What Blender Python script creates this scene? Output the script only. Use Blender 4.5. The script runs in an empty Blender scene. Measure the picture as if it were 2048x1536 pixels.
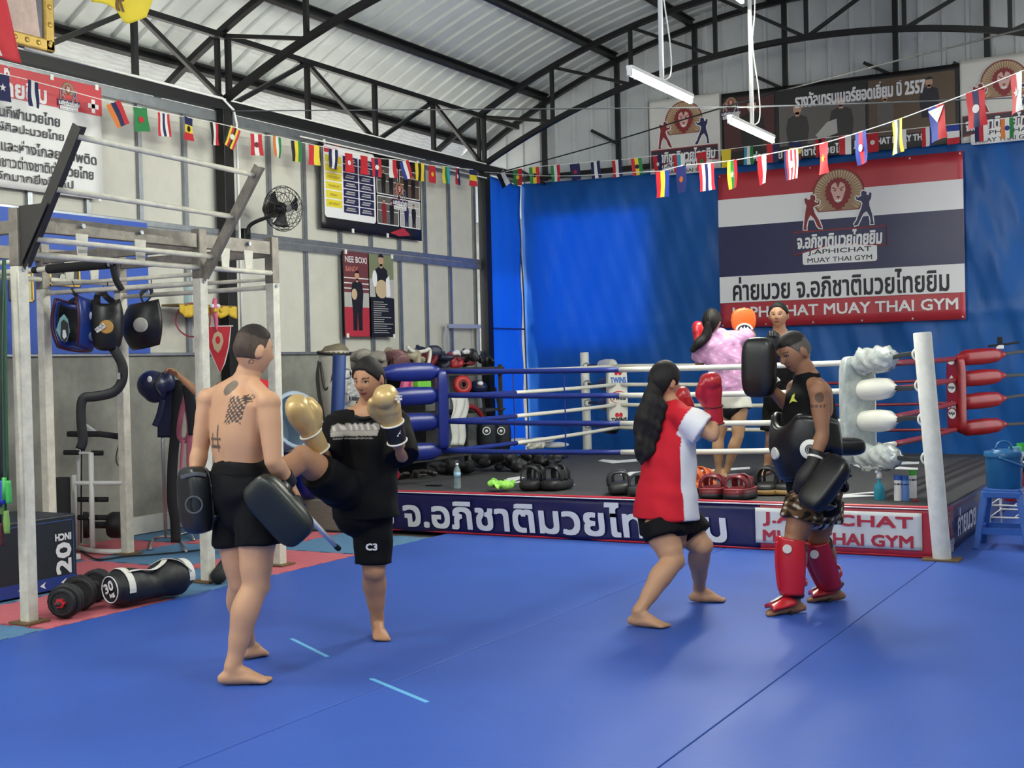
import bpy, bmesh, math, random
import numpy as np
from mathutils import Vector, Matrix, Quaternion
random.seed(7); np.random.seed(7)
sc = bpy.context.scene
col = sc.collection
# ------------------------------------------------------------------ camera
FPX, CAM_H = 2550.0, 1.5
ROLL, PITCH, YAW = (math.radians(a) for a in (1.35, 0.9, 29.25))
def cam_axes():
    fwd = Vector((-math.sin(YAW), math.cos(YAW), 0)); right = Vector((math.cos(YAW), math.sin(YAW), 0)); up = Vector((0, 0, 1))
    f2 = fwd*math.cos(PITCH) - up*math.sin(PITCH); u2 = up*math.cos(PITCH) + fwd*math.sin(PITCH)
    return right*math.cos(ROLL) - u2*math.sin(ROLL), u2*math.cos(ROLL) + right*math.sin(ROLL), f2
CR, CU, CW = cam_axes(); CO = Vector((0, 0, CAM_H))
cam = bpy.data.cameras.new('camera'); cam.sensor_width = 36; cam.lens = FPX/2048*36; cam.clip_start = 0.05; cam.clip_end = 200
cam_o = bpy.data.objects.new('camera', cam); col.objects.link(cam_o)
cam_o.matrix_world = Matrix(((CR.x, CU.x, -CW.x, CO.x), (CR.y, CU.y, -CW.y, CO.y), (CR.z, CU.z, -CW.z, CO.z), (0, 0, 0, 1)))
sc.camera = cam_o
# ------------------------------------------------------------------ daylight, exposure
sc.view_settings.view_transform = 'Standard'; sc.view_settings.look = 'None'
sc.view_settings.gamma = 1.0; sc.view_settings.use_curve_mapping = False
sc.view_settings.exposure = 0.52
world = bpy.data.worlds.new('daylight'); sc.world = world; world.use_nodes = True
bg = world.node_tree.nodes['Background']; bg.inputs[0].default_value = (0.93, 0.97, 1.0, 1); bg.inputs[1].default_value = 2.6
sun = bpy.data.lights.new('sun', 'SUN'); sun.energy = 5.0; sun.angle = math.radians(3); sun.color = (1, .96, .9)
sun_o = bpy.data.objects.new('sun', sun); col.objects.link(sun_o)
sun_o.rotation_euler = Vector((.62, .2, -.8)).to_track_quat('-Z', 'Y').to_euler()
TUBE_E = 400.0
sc.cycles.use_denoising = True
# ------------------------------------------------------------------ pixel (2048x1536) -> place
def ray(x, y): return CW + CR*((x-1024)/FPX) - CU*((y-768)/FPX)
def on_z(x, y, z=0.0):
    d = ray(x, y); return CO + d*((z-CAM_H)/d.z)
def on_x(x, y, X):
    d = ray(x, y); return CO + d*(X/d.x)
def on_y(x, y, Y):
    d = ray(x, y); return CO + d*(Y/d.y)
def at(x, y, D): return CO + ray(x, y)*D
def depth(P): return (Vector(P)-CO).dot(CW)
# ------------------------------------------------------------------ materials
MATS = {}
def lin(c):
    return tuple(((v/255.0)/12.92 if v/255.0 <= .04045 else (((v/255.0)+.055)/1.055)**2.4) for v in c)
def mat(name, c, rough=.6, metal=0, var=0.0, scale=6.0, bump=0.0, bscale=60.0, spec=.5, trans=0, alpha=1, emit=0, stretch=None, sheen=0, coat=0, transl=0):
    """procedural principled material; c is 0-255 sRGB"""
    if name in MATS: return MATS[name]
    m = bpy.data.materials.new(name); m.use_nodes = True; nt = m.node_tree; N = nt.nodes; L = nt.links
    b = N['Principled BSDF']; cc = lin(c)
    b.inputs['Base Color'].default_value = (*cc, 1); b.inputs['Roughness'].default_value = rough; b.inputs['Metallic'].default_value = metal
    b.inputs['Specular IOR Level'].default_value = spec
    if sheen: b.inputs['Sheen Weight'].default_value = sheen
    if coat: b.inputs['Coat Weight'].default_value = coat; b.inputs['Coat Roughness'].default_value = .15
    if trans: b.inputs['Transmission Weight'].default_value = trans; b.inputs['IOR'].default_value = 1.3
    if alpha < 1: b.inputs['Alpha'].default_value = alpha
    if emit: b.inputs['Emission Color'].default_value = (*cc, 1); b.inputs['Emission Strength'].default_value = emit
    if var or bump:
        tc = N.new('ShaderNodeTexCoord'); src = tc.outputs['Object']
        if stretch:
            mp = N.new('ShaderNodeMapping'); mp.inputs['Scale'].default_value = stretch; L.new(src, mp.inputs[0]); src = mp.outputs[0]
    if var:
        n = N.new('ShaderNodeTexNoise'); n.inputs['Scale'].default_value = scale; n.inputs['Detail'].default_value = 6; n.inputs['Roughness'].default_value = .65; L.new(src, n.inputs['Vector'])
        r = N.new('ShaderNodeValToRGB'); r.color_ramp.elements[0].position = .3; r.color_ramp.elements[1].position = .7
        r.color_ramp.elements[0].color = (*[v*(1-var) for v in cc], 1); r.color_ramp.elements[1].color = (*[min(1, v*(1+var*.6)+var*.01) for v in cc], 1)
        L.new(n.outputs['Fac'], r.inputs[0]); L.new(r.outputs[0], b.inputs['Base Color'])
    if bump:
        n2 = N.new('ShaderNodeTexNoise'); n2.inputs['Scale'].default_value = bscale; n2.inputs['Detail'].default_value = 3; L.new(src, n2.inputs['Vector'])
        bp = N.new('ShaderNodeBump'); bp.inputs['Strength'].default_value = bump; bp.inputs['Distance'].default_value = .01
        L.new(n2.outputs['Fac'], bp.inputs['Height']); L.new(bp.outputs[0], b.inputs['Normal'])
    if transl:
        t = N.new('ShaderNodeBsdfTranslucent'); t.inputs[0].default_value = (*cc, 1); mx = N.new('ShaderNodeMixShader'); mx.inputs[0].default_value = transl
        o = N['Material Output']; L.new(b.outputs[0], mx.inputs[1]); L.new(t.outputs[0], mx.inputs[2]); L.new(mx.outputs[0], o.inputs[0])
    MATS[name] = m
    return m
def mat_vcol(name, rough=.55, spec=.35, bump=.0, bscale=200, sheen=0, var=0, vscale=30, stretch=None):
    """colour comes from the mesh's own 'Col' attribute (skin tone, prints)"""
    if name in MATS: return MATS[name]
    m = bpy.data.materials.new(name); m.use_nodes = True; N = m.node_tree.nodes; L = m.node_tree.links; b = N['Principled BSDF']
    a = N.new('ShaderNodeAttribute'); a.attribute_name = 'Col'; src = a.outputs['Color']
    if var:
        n = N.new('ShaderNodeTexNoise'); n.inputs['Scale'].default_value = vscale; n.inputs['Detail'].default_value = 4
        tc0 = N.new('ShaderNodeTexCoord'); mp0 = N.new('ShaderNodeMapping'); mp0.inputs['Scale'].default_value = stretch or (1, 1, 1); L.new(tc0.outputs['Object'], mp0.inputs[0]); L.new(mp0.outputs[0], n.inputs['Vector'])
        mr = N.new('ShaderNodeMapRange'); mr.inputs[3].default_value = 1-var; mr.inputs[4].default_value = 1+var; L.new(n.outputs['Fac'], mr.inputs[0])
        vm = N.new('ShaderNodeVectorMath'); vm.operation = 'SCALE'; L.new(src, vm.inputs[0]); L.new(mr.outputs[0], vm.inputs['Scale']); src = vm.outputs[0]
    L.new(src, b.inputs['Base Color']); b.inputs['Roughness'].default_value = rough; b.inputs['Specular IOR Level'].default_value = spec
    if sheen: b.inputs['Sheen Weight'].default_value = sheen
    if bump:
        tc = N.new('ShaderNodeTexCoord'); n2 = N.new('ShaderNodeTexNoise'); n2.inputs['Scale'].default_value = bscale; mp = N.new('ShaderNodeMapping'); mp.inputs['Scale'].default_value = stretch or (1, 1, 1); L.new(tc.outputs['Object'], mp.inputs[0]); L.new(mp.outputs[0], n2.inputs['Vector'])
        bp = N.new('ShaderNodeBump'); bp.inputs['Strength'].default_value = bump; bp.inputs['Distance'].default_value = .004; L.new(n2.outputs['Fac'], bp.inputs['Height']); L.new(bp.outputs[0], b.inputs['Normal'])
    MATS[name] = m
    return m
# ------------------------------------------------------------------ objects
WM = {}   # world matrix of every object made here
def wm(o): return WM.get(o.name, Matrix.Identity(4))
def link(o, parent, M):
    col.objects.link(o)
    if parent is not None:
        o.parent = parent; L = wm(parent).inverted() @ M
    else: L = M
    loc, rot, scl = L.decompose(); o.location = loc; o.rotation_mode = 'XYZ'; o.rotation_euler = rot.to_euler(); o.scale = scl
    WM[o.name] = M.copy(); return o
def props(o, label=None, cat=None, group=None, kind=None):
    if label: o['label'] = label
    if cat: o['category'] = cat
    if group: o['group'] = group
    if kind: o['kind'] = kind
    return o
def thing(name, label, cat, loc=(0, 0, 0), rotz=0, group=None, M=None):
    o = bpy.data.objects.new(name, None); o.empty_display_size = .1
    link(o, None, M if M is not None else Matrix.Translation(Vector(loc)) @ Matrix.Rotation(rotz, 4, 'Z'))
    return props(o, label, cat, group)
def copy_tree(o, M, parent=None):
    c = o.copy(); L = M if parent is None else wm(parent).inverted() @ M
    col.objects.link(c); c.parent = parent
    loc, rot, scl = L.decompose(); c.location = loc; c.rotation_euler = rot.to_euler(); c.scale = scl; WM[c.name] = M.copy()
    for ch in [x for x in bpy.data.objects if x.parent == o]: copy_tree(ch, M @ (wm(o).inverted() @ wm(ch)), c)
    return c
def V(*a): return Vector(a)
def frame(z, x=None):
    """rotation with local Z along z, local X near x"""
    z = Vector(z).normalized(); x = Vector(x) if x is not None else (Vector((1, 0, 0)) if abs(z.x) < .9 else Vector((0, 1, 0)))
    x = (x - z*x.dot(z))
    if x.length < 1e-6: x = z.orthogonal()
    x.normalize(); y = z.cross(x); return Matrix(((x.x, y.x, z.x), (x.y, y.y, z.y), (x.z, y.z, z.z)))
def spline(pts, n):
    P = [Vector(p) for p in pts]
    if len(P) < 3: return [P[0].lerp(P[-1], i/n) for i in range(n+1)]
    out = []; k = len(P)-1
    for i in range(n+1):
        t = i/n*k; j = min(int(t), k-1); u = t-j
        p0 = P[j-1] if j > 0 else P[j]*2-P[j+1]; p1, p2 = P[j], P[j+1]; p3 = P[j+2] if j+2 <= k else P[j+1]*2-P[j]
        out.append(.5*((2*p1)+(p2-p0)*u+(2*p0-5*p1+4*p2-p3)*u*u+(3*p1-p0-3*p2+p3)*u**3))
    return out
def interp(vals, n):
    k = len(vals)-1; out = []
    for i in range(n+1):
        t = i/n*k; j = min(int(t), k-1); u = t-j; u = u*u*(3-2*u); out.append(vals[j]*(1-u)+vals[j+1]*u)
    return out
class MB:
    def __init__(s): s.v = []; s.f = []; s.m = []
    def add(s, vs, fs, mi=0):
        o = len(s.v); s.v += [tuple(v) for v in vs]; s.f += [tuple(i+o for i in f) for f in fs]; s.m += [mi]*len(fs); return s
    def box(s, c, size, R=None, mi=0, taper=1.0):
        hx, hy, hz = size[0]/2, size[1]/2, size[2]/2; c = Vector(c); vs = []
        for z in (-1, 1):
            t = taper if z > 0 else 1
            for x, y in ((-1, -1), (1, -1), (1, 1), (-1, 1)):
                p = Vector((x*hx*t, y*hy*t, z*hz)); vs.append(c + (R @ p if R else p))
        return s.add(vs, [(0, 3, 2, 1), (4, 5, 6, 7), (0, 1, 5, 4), (1, 2, 6, 5), (2, 3, 7, 6), (3, 0, 4, 7)], mi)
    def bar(s, a, b, w, h, side=None, mi=0):
        """rectangular bar a->b, w along 'side', h across"""
        a, b = Vector(a), Vector(b); R = frame(b-a, side); return s.box((a+b)/2, (w, h, (b-a).length), R, mi)
    def tube(s, pts, r, n=10, mi=0, steps=None, cap=True, ratio=1.0, side=None, round_caps=False, sup=2.0):
        """loft of rings along a path; r a number or list; ratio = second radius / first; side = direction of first radius"""
        P = [Vector(p) for p in pts]
        rl = r if isinstance(r, (list, tuple)) else [r]*len(P)
        rt = ratio if isinstance(ratio, (list, tuple)) else [ratio]*len(P)
        if steps: 
            P2 = spline(P, steps); rl = interp(rl, steps); rt = interp(rt, steps); P = P2
        k = len(P); vs = []; fs = []; T = []
        for i in range(k):
            t = (P[min(i+1, k-1)]-P[max(i-1, 0)]); T.append(t.normalized() if t.length > 1e-9 else (T[-1] if T else V(0, 0, 1)))
        x = Vector(side) if side is not None else T[0].orthogonal()
        rings = []
        for i in range(k):
            if side is not None and i == 0: x = Vector(side)
            x = x - T[i]*x.dot(T[i])
            if x.length < 1e-6: x = T[i].orthogonal()
            x.normalize(); y = T[i].cross(x); rings.append((P[i], x.copy(), y, rl[i], rl[i]*rt[i], T[i]))
        if round_caps:
            def capr(rg, sg):
                o = []
                for a in (20, 45, 70):
                    ca, sa = math.cos(math.radians(a)), math.sin(math.radians(a)); o.append((rg[0]+rg[5]*sg*min(rg[3], rg[4])*sa, rg[1], rg[2], rg[3]*ca, rg[4]*ca, rg[5]))
                return o
            rings = capr(rings[0], -1)[::-1] + rings + capr(rings[-1], 1)
        e = 2.0/sup
        for (p, x_, y_, ra, rb, t) in rings:
            for j in range(n):
                a = 2*math.pi*j/n; ca, sa = math.cos(a), math.sin(a)
                if sup != 2.0: ca = math.copysign(abs(ca)**e, ca); sa = math.copysign(abs(sa)**e, sa)
                vs.append(p+x_*(ra*ca)+y_*(rb*sa))
        kk = len(rings)
        for i in range(kk-1):
            for j in range(n):
                a, b = i*n+j, i*n+(j+1) % n; fs.append((a, b, b+n, a+n))
        if cap: fs.append(tuple(range(n-1, -1, -1))); fs.append(tuple(range((kk-1)*n, kk*n)))
        return s.add(vs, fs, mi)
    def cyl(s, a, b, r, n=16, mi=0, r2=None): return s.tube([a, b], [r, r if r2 is None else r2], n, mi)
    def ell(s, c, r, R=None, n=16, mi=0, sup=2.0):
        c = Vector(c); r = (r, r, r) if not hasattr(r, '__len__') else r; h = max(6, n//2); vs = []; fs = []; e = 2.0/sup
        def sp(v): return math.copysign(abs(v)**e, v) if sup != 2.0 else v
        for i in range(1, h):
            th = math.pi*i/h
            for j in range(n):
                ph = 2*math.pi*j/n; p = Vector((r[0]*sp(math.sin(th))*sp(math.cos(ph)), r[1]*sp(math.sin(th))*sp(math.sin(ph)), r[2]*sp(math.cos(th)))); vs.append(c+(R @ p if R else p))
        t = Vector((0, 0, r[2])); vs.append(c+(R @ t if R else t)); vs.append(c-(R @ t if R else t)); a, b = len(vs)-2, len(vs)-1
        for i in range(h-2):
            for j in range(n): q = i*n+j; q2 = i*n+(j+1) % n; fs.append((q, q+n, q2+n, q2))
        for j in range(n): fs.append((a, j, (j+1) % n)); fs.append((b, (h-2)*n+(j+1) % n, (h-2)*n+j))
        return s.add(vs, fs, mi)
    def lathe(s, prof, c=(0, 0, 0), R=None, n=24, mi=0, closed=True):
        """profile [(r,z)] round local Z"""
        c = Vector(c); vs = []; fs = []
        for (r, z) in prof:
            for j in range(n):
                a = 2*math.pi*j/n; p = Vector((r*math.cos(a), r*math.sin(a), z)); vs.append(c+(R @ p if R else p))
        k = len(prof)
        for i in range(k-1):
            for j in range(n): a, b = i*n+j, i*n+(j+1) % n; fs.append((a, b, b+n, a+n))
        if closed: fs.append(tuple(range(n-1, -1, -1))); fs.append(tuple(range((k-1)*n, k*n)))
        return s.add(vs, fs, mi)
    def torus(s, c, R, r, rot=None, n=24, m=8, mi=0, a0=0, a1=2*math.pi):
        full = abs(a1-a0-2*math.pi) < 1e-6; pts = []
        for i in range(n if full else n+1):
            a = a0+(a1-a0)*i/n; p = Vector((R*math.cos(a), R*math.sin(a), 0)); pts.append(Vector(c)+(rot @ p if rot else p))
        if full:
            vs = []; fs = []; nrm = (rot @ Vector((0, 0, 1))) if rot else Vector((0, 0, 1))
            for p in pts:
                d = (p-Vector(c)).normalized()
                for j in range(m): a = 2*math.pi*j/m; vs.append(p+d*(r*math.cos(a))+nrm*(r*math.sin(a)))
            for i in range(n):
                for j in range(m):
                    a = i*m+j; b = i*m+(j+1) % m; c2 = ((i+1) % n)*m+(j+1) % m; d2 = ((i+1) % n)*m+j; fs.append((a, d2, c2, b))
            return s.add(vs, fs, mi)
        return s.tube(pts, r, m, mi)
    def prism(s, poly, M, th, mi=0):
        """2-D polygon (local XY of M) given thickness th along local Z (centred)"""
        n = len(poly); vs = [M @ Vector((x, y, -th/2)) for x, y in poly]+[M @ Vector((x, y, th/2)) for x, y in poly]
        fs = [tuple(range(n-1, -1, -1)), tuple(range(n, 2*n))]+[(i, (i+1) % n, (i+1) % n+n, i+n) for i in range(n)]
        return s.add(vs, fs, mi)
    def strip(s, pts, w, th, mi=0, steps=None, n_up=None):
        """flat strap along a path; w along n_up side"""
        return s.tube(pts, w/2, 8, mi, steps, True, th/w, n_up, False, 4.0)
    def sheet(s, f, nu, nv, th=0.0, mi=0):
        """grid surface f(u,v); th>0 gives a closed slab"""
        g = [[Vector(f(i/nu, j/nv)) for j in range(nv+1)] for i in range(nu+1)]
        if th == 0:
            return s.add([p for r in g for p in r], [(i*(nv+1)+j, (i+1)*(nv+1)+j, (i+1)*(nv+1)+j+1, i*(nv+1)+j+1) for i in range(nu) for j in range(nv)], mi)
        A = []; B = []
        for i in range(nu+1):
            for j in range(nv+1):
                du = g[min(i+1, nu)][j]-g[max(i-1, 0)][j]; dv = g[i][min(j+1, nv)]-g[i][max(j-1, 0)]; nn = du.cross(dv); nn = nn.normalized() if nn.length > 1e-12 else V(0, 0, 1)
                A.append(g[i][j]+nn*th/2); B.append(g[i][j]-nn*th/2)
        W = nv+1; K = len(A); fs = []
        for i in range(nu):
            for j in range(nv): a = i*W+j; fs.append((a, a+W, a+W+1, a+1)); fs.append((a+K+1, a+W+1+K, a+W+K, a+K))
        for i in range(nu):
            a = i*W; fs.append((a, a+K, a+W+K, a+W)); a = i*W+nv; fs.append((a, a+W, a+W+K, a+K))
        for j in range(nv):
            a = j; fs.append((a, a+1, a+1+K, a+K)); a = nu*W+j; fs.append((a, a+K, a+1+K, a+1))
        return s.add(A+B, fs, mi)
    def mesh(s, name, Minv=None):
        me = bpy.data.meshes.new(name); vs = s.v if Minv is None else [tuple(Minv @ Vector(v)) for v in s.v]
        me.from_pydata(vs, [], s.f); return me
    def build(s, name, mats, parent=None, smooth=False, bevel=0, label=None, cat=None, group=None, kind=None, origin=None, angle=None, remesh=None, iters=4):
        mats = mats if isinstance(mats, (list, tuple)) else [mats]
        if parent is not None: M = wm(parent)
        else:
            if origin is None:
                a = np.array(s.v); origin = (float((a[:, 0].min()+a[:, 0].max())/2), float((a[:, 1].min()+a[:, 1].max())/2), float(a[:, 2].min()))
            M = Matrix.Translation(Vector(origin))
        me = s.mesh(name, M.inverted())
        if remesh:
            me = remeshed(me, remesh, iters); smooth = True
        else: me.polygons.foreach_set('material_index', s.m)
        for m in mats: me.materials.append(m)
        if smooth: me.polygons.foreach_set('use_smooth', [True]*len(me.polygons))
        if angle and not remesh: me.set_sharp_from_angle(angle=math.radians(angle))
        o = bpy.data.objects.new(name, me); link(o, parent, M)
        if bevel:
            b = o.modifiers.new('bevel', 'BEVEL'); b.width = bevel; b.segments = 2; b.limit_method = 'ANGLE'; b.angle_limit = math.radians(50)
        return props(o, label, cat, group, kind)
def remeshed(me, voxel, iters=4):
    o = bpy.data.objects.new('tmp', me); col.objects.link(o)
    r = o.modifiers.new('r', 'REMESH'); r.mode = 'VOXEL'; r.voxel_size = voxel; r.use_smooth_shade = True
    if iters: sm = o.modifiers.new('s', 'SMOOTH'); sm.factor = .5; sm.iterations = iters
    dg = bpy.context.evaluated_depsgraph_get(); out = bpy.data.meshes.new_from_object(o.evaluated_get(dg)); bpy.data.objects.remove(o); return out
def text(s, size, m, parent, M, width=None, align='CENTER', bold=0.0, ext=.0006, shear=0, name='lettering', label=None, spacing=1.0, height=None):
    """flat print: text in the local XY plane of M, facing local +Z; fitted to width / height when given"""
    cu = bpy.data.curves.new(name, 'FONT'); cu.body = s; cu.size = size; cu.align_x = align; cu.align_y = 'CENTER'; cu.shear = shear; cu.space_character = spacing; cu.resolution_u = 2
    o = bpy.data.objects.new('tmp', cu); col.objects.link(o)
    dg = bpy.context.evaluated_depsgraph_get(); me = bpy.data.meshes.new_from_object(o.evaluated_get(dg)); bpy.data.objects.remove(o)
    a = np.empty(len(me.vertices)*3); me.vertices.foreach_get('co', a); a = a.reshape(-1, 3)
    if len(a) == 0: return None
    lo, hi = a.min(0), a.max(0); kx = width/(hi[0]-lo[0]) if width else 1; ky = height/(hi[1]-lo[1]) if height else (kx if width else 1)
    if height and not width: kx = ky
    cx = {'CENTER': (lo[0]+hi[0])/2, 'LEFT': lo[0], 'RIGHT': hi[0]}[align]
    a[:, 0] = (a[:, 0]-cx)*kx; a[:, 1] = (a[:, 1]-(lo[1]+hi[1])/2)*ky
    if bold:   # heavier strokes: the outline repeated with small shifts
        fs = [tuple(p.vertices) for p in me.polygons]; n = len(a); bb = bold
        a = np.concatenate([a+np.array([dx*bb, dy*bb, 1e-5*k]) for k, (dx, dy) in enumerate(((-1, -1), (1, -1), (-1, 1), (1, 1)))])
        me = bpy.data.meshes.new(name); me.from_pydata([tuple(v) for v in a], [], [tuple(i+n*k for i in f) for k in range(4) for f in fs])
    L = wm(parent).inverted() @ M if parent is not None else Matrix.Identity(4)
    A = np.array(L); a = a @ A[:3, :3].T + A[:3, 3]
    me.vertices.foreach_set('co', np.ascontiguousarray(a).ravel()); me.materials.clear(); me.materials.append(m)
    o = bpy.data.objects.new(name, me); link(o, parent, wm(parent)); 
    return props(o, label)
def plane_M(origin, xdir, ydir):
    x = Vector(xdir).normalized(); z = x.cross(Vector(ydir)).normalized(); y = z.cross(x)
    return Matrix(((x.x, y.x, z.x, origin[0]), (x.y, y.y, z.y, origin[1]), (x.z, y.z, z.z, origin[2]), (0, 0, 0, 1)))
def circ(cx, cy, rx, ry=None, n=28, a0=0, a1=360):
    ry = rx if ry is None else ry; full = abs(a1-a0) >= 360
    k = n if full else n+1
    return [(cx+rx*math.cos(math.radians(a0+(a1-a0)*i/n)), cy+ry*math.sin(math.radians(a0+(a1-a0)*i/n))) for i in range(k)]
def rect(x0, y0, x1, y1): return [(x0, y0), (x1, y0), (x1, y1), (x0, y1)]
def rrect(x0, y0, x1, y1, r, n=5):
    o = []
    for cx, cy, a in ((x1-r, y1-r, 0), (x0+r, y1-r, 90), (x0+r, y0+r, 180), (x1-r, y0+r, 270)):
        for i in range(n+1): t = math.radians(a+90*i/n); o.append((cx+r*math.cos(t), cy+r*math.sin(t)))
    return o
def flat(polys, M, m, parent, name='print', dz=0.0, label=None, th=.0008):
    """printed flat shapes: polygons in local XY of M"""
    mb = MB(); Mz = M @ Matrix.Translation((0, 0, dz))
    for p in polys: mb.prism(p, Mz, th)
    o = mb.build(name, m, parent); return props(o, label)
# ------------------------------------------------------------------ setting
XW, YB, YC, Y1 = -8.85, 16.15, 15.04, 9.87
BLACK = mat('black_steel', (15, 15, 18), .45, .2, .2, 8)
GALV = mat('galvanised', (150, 155, 160), .38, .75, .18, 9)
m_conc = mat('concrete', (138, 138, 130), .85, 0, .42, 1.6, .25, 30)
m_board = mat('cement_board', (198, 196, 186), .8, 0, .07, 5, .05, 60)
m_floor = mat('floor_slab', (110, 108, 104), .8, 0, .2, 3)
m_blue = mat('blue_mat', (50, 86, 172), .5, 0, .12, .9, .05, 90, spec=.38)
m_pb = mat('puzzle_blue', (82, 124, 160), .85, 0, .10, 18, .4, 120); m_pr = mat('puzzle_red', (190, 98, 108), .85, 0, .10, 18, .4, 120)
m_roof = mat('roof_steel', (190, 195, 194), .42, .25, .08, 3)
m_eave = mat('eave_white', (172, 174, 174), .5, 0, .08, 4, transl=.08)
m_gable = mat('gable_steel', (184, 188, 190), .5, .1, .08, 3)
m_ground = mat('outside_ground', (205, 200, 190), .9, 0, .1, .5)
def zu(x): return 6.03-9.62+math.sqrt(9.62**2-(x+4.3)**2)
def zl(x): return 5.30-9.84+math.sqrt(9.84**2-(x+4.3)**2)
MB().box((0, 5, -.35), (90, 90, .1)).build('ground', m_ground, kind='structure')
MB().box((-4.1, 6.6, -.14), (12.2, 20.4, .2)).build('floor', m_floor, kind='structure')
# blue training mats
def mat_sheet(x0, x1, y0, y1, label):
    g = .0025
    return MB().box(((x0+x1)/2, (y0+y1)/2, -.02), (x1-x0-2*g, y1-y0-2*g, .04)).build('training_mat', m_blue, bevel=.004, label=label, cat='floor mat', group='blue training mats')
mat_sheet(-6.09, -3.48, -2.5, 9.63, 'blue training mat sheet beside the red and blue puzzle tiles')
mat_sheet(-3.48, -1.845, -2.5, 9.63, 'blue training mat sheet under the girl in red and white')
mat_sheet(-1.845, .8, -2.5, 13.5, 'blue training mat sheet in the right foreground, reaching under the plastic stool')
m_tape = mat('pale_blue_tape', (104, 176, 222), .5)
for a, b, l in (((583, 1278), (655, 1314), 'pale blue tape mark on the mat nearer the two left fighters'), ((742, 1358), (855, 1405), 'pale blue tape mark on the mat nearer the camera')):
    A, B = on_z(*a), on_z(*b); MB().bar(A+V(0, 0, .0015), B+V(0, 0, .0015), .022, .003, V(B.y-A.y, A.x-B.x, 0)).build('tape_strip', m_tape, label=l, cat='tape', group='tape marks on the blue mat')
# puzzle mats
gx = [-8.83, -8.05, -7.05, -6.095]; gy = [3.12, 4.16, 5.2, 6.24, 7.28, 8.32, 9.36, 10.4, 11.44]
def jig(x0, y0, x1, y1):
    """rectangle with jigsaw teeth on all four sides, slot depth .025"""
    pts = []; C = [(x0, y0), (x1, y0), (x1, y1), (x0, y1)]
    for k in range(4):
        a, b = Vector(C[k]), Vector(C[(k+1) % 4]); d = b-a; n = max(2, int(d.length/.2)); nn = Vector((-d.y, d.x)).normalized()*.018
        for i in range(n):
            p0 = a+d*(i/n); 
            for t, s in ((0, 0), (.3, 0), (.25, 1), (.75, 1), (.7, 0)):
                q = p0+d*(t/n)+(nn if s else Vector((0, 0))); pts.append((q.x, q.y))
    return pts
k = 0
for i in range(3):
    for j in range(8):
        if i == 2 and j >= 6: continue
        red = (i+j) % 2 == 0
        if gy[j+1] > 9.5 and gx[i+1] > -7.5: continue
        MB().prism(jig(gx[i]+.004, gy[j]+.004, gx[i+1]-.004, gy[j+1]-.004), Matrix.Translation((0, 0, -.02)), .034).build('puzzle_mat', m_pr if red else m_pb, group='red and blue puzzle floor tiles', cat='floor tile',
            label=('red' if red else 'grey-blue')+' puzzle tile '+['by the concrete wall', 'in the middle strip', 'along the blue mat'][i]+', '+['farthest before the rack', 'second before the rack', 'just before the near rack post', 'beside the dumbbells', 'beside the sandbag', 'past the middle rack post', 'past the far rack post', 'nearest the ring'][j])
# left wall: concrete base, boards, galvanised frame
wl = MB().box((XW-.10, 7.4, .79), (.2, 15.2, 1.76)).build('wall_left', m_conc, kind='structure')
studs = [6.2, 6.84, 7.48, 8.12, 8.76, 9.36, 9.98, 10.62, 11.21, 11.85, 12.45, 13.05, 13.64, 14.22, 14.86]
ys = [-.2+.64*i for i in range(10)]+studs+[15.5, 16.12]
ys = sorted(set(round(y, 3) for y in ys if y < 6.0))+[y for y in studs]+[15.5, 16.1]
for z0, z1 in ((1.67, 2.82), (2.88, 4.05)):
    for a, b in zip(ys[:-1], ys[1:]):
        if b > 15.0: continue
        MB().box((XW-.045, (a+b)/2, (z0+z1)/2), (.016, b-a-.004, z1-z0-.004)).build('panel', m_board, wl)
    for y in ys:
        if y > 14.95: continue
        mb = MB(); mb.box((XW-.018, y, (z0+z1)/2), (.034, .014, z1-z0)); mb.box((XW-.002, y+.018, (z0+z1)/2), (.006, .05, z1-z0)); mb.build('stud', GALV, wl)
for z, h in ((2.83, .075), (2.90, .055), (4.06, .10), (1.672, .03)):
    MB().box((XW+.006, 7.5, z), (.05, 15.0, h)).build('rail', GALV, wl, bevel=.004)
MB().box((XW+.03, 9.25, .085), (.05, 1.5, .16)).build('floor_plank', mat('white_board', (205, 203, 195), .6, 0, .1, 6), label='long white painted plank on its edge along the concrete wall base', cat='plank')
# back wall
wbm = MB()   # end wall with one unglazed window opening behind the tarpaulin
for x0, x1, z0, z1 in ((-9.95, -8.62, -.1, 4.0), (-6.9, 1.3, -.1, 4.0), (-8.62, -6.9, -.1, 1.75), (-8.62, -6.9, 3.86, 4.0)):
    wbm.box(((x0+x1)/2, YB+.2, (z0+z1)/2), (x1-x0, .1, z1-z0))
wb = wbm.build('wall_back', m_conc, kind='structure')
x = -9.9
while x < 1.3:
    prof = []
    for i in range(3):
        b = x+i*.28; prof += [(b, 0), (b+.20, 0), (b+.215, -.028), (b+.255, -.028), (b+.27, 0)]
    prof.append((x+.84, 0)); mb = MB(); n = len(prof)
    vs = [(px_, YB+.08+dy, 3.6) for px_, dy in prof]+[(px_, YB+.08+dy, max(3.7, zu(px_)+.34)) for px_, dy in prof]
    mb.add(vs, [(i, i+1, i+1+n, i+n) for i in range(n-1)]).build('wall_sheet', m_gable, wb); x += .84
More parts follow.
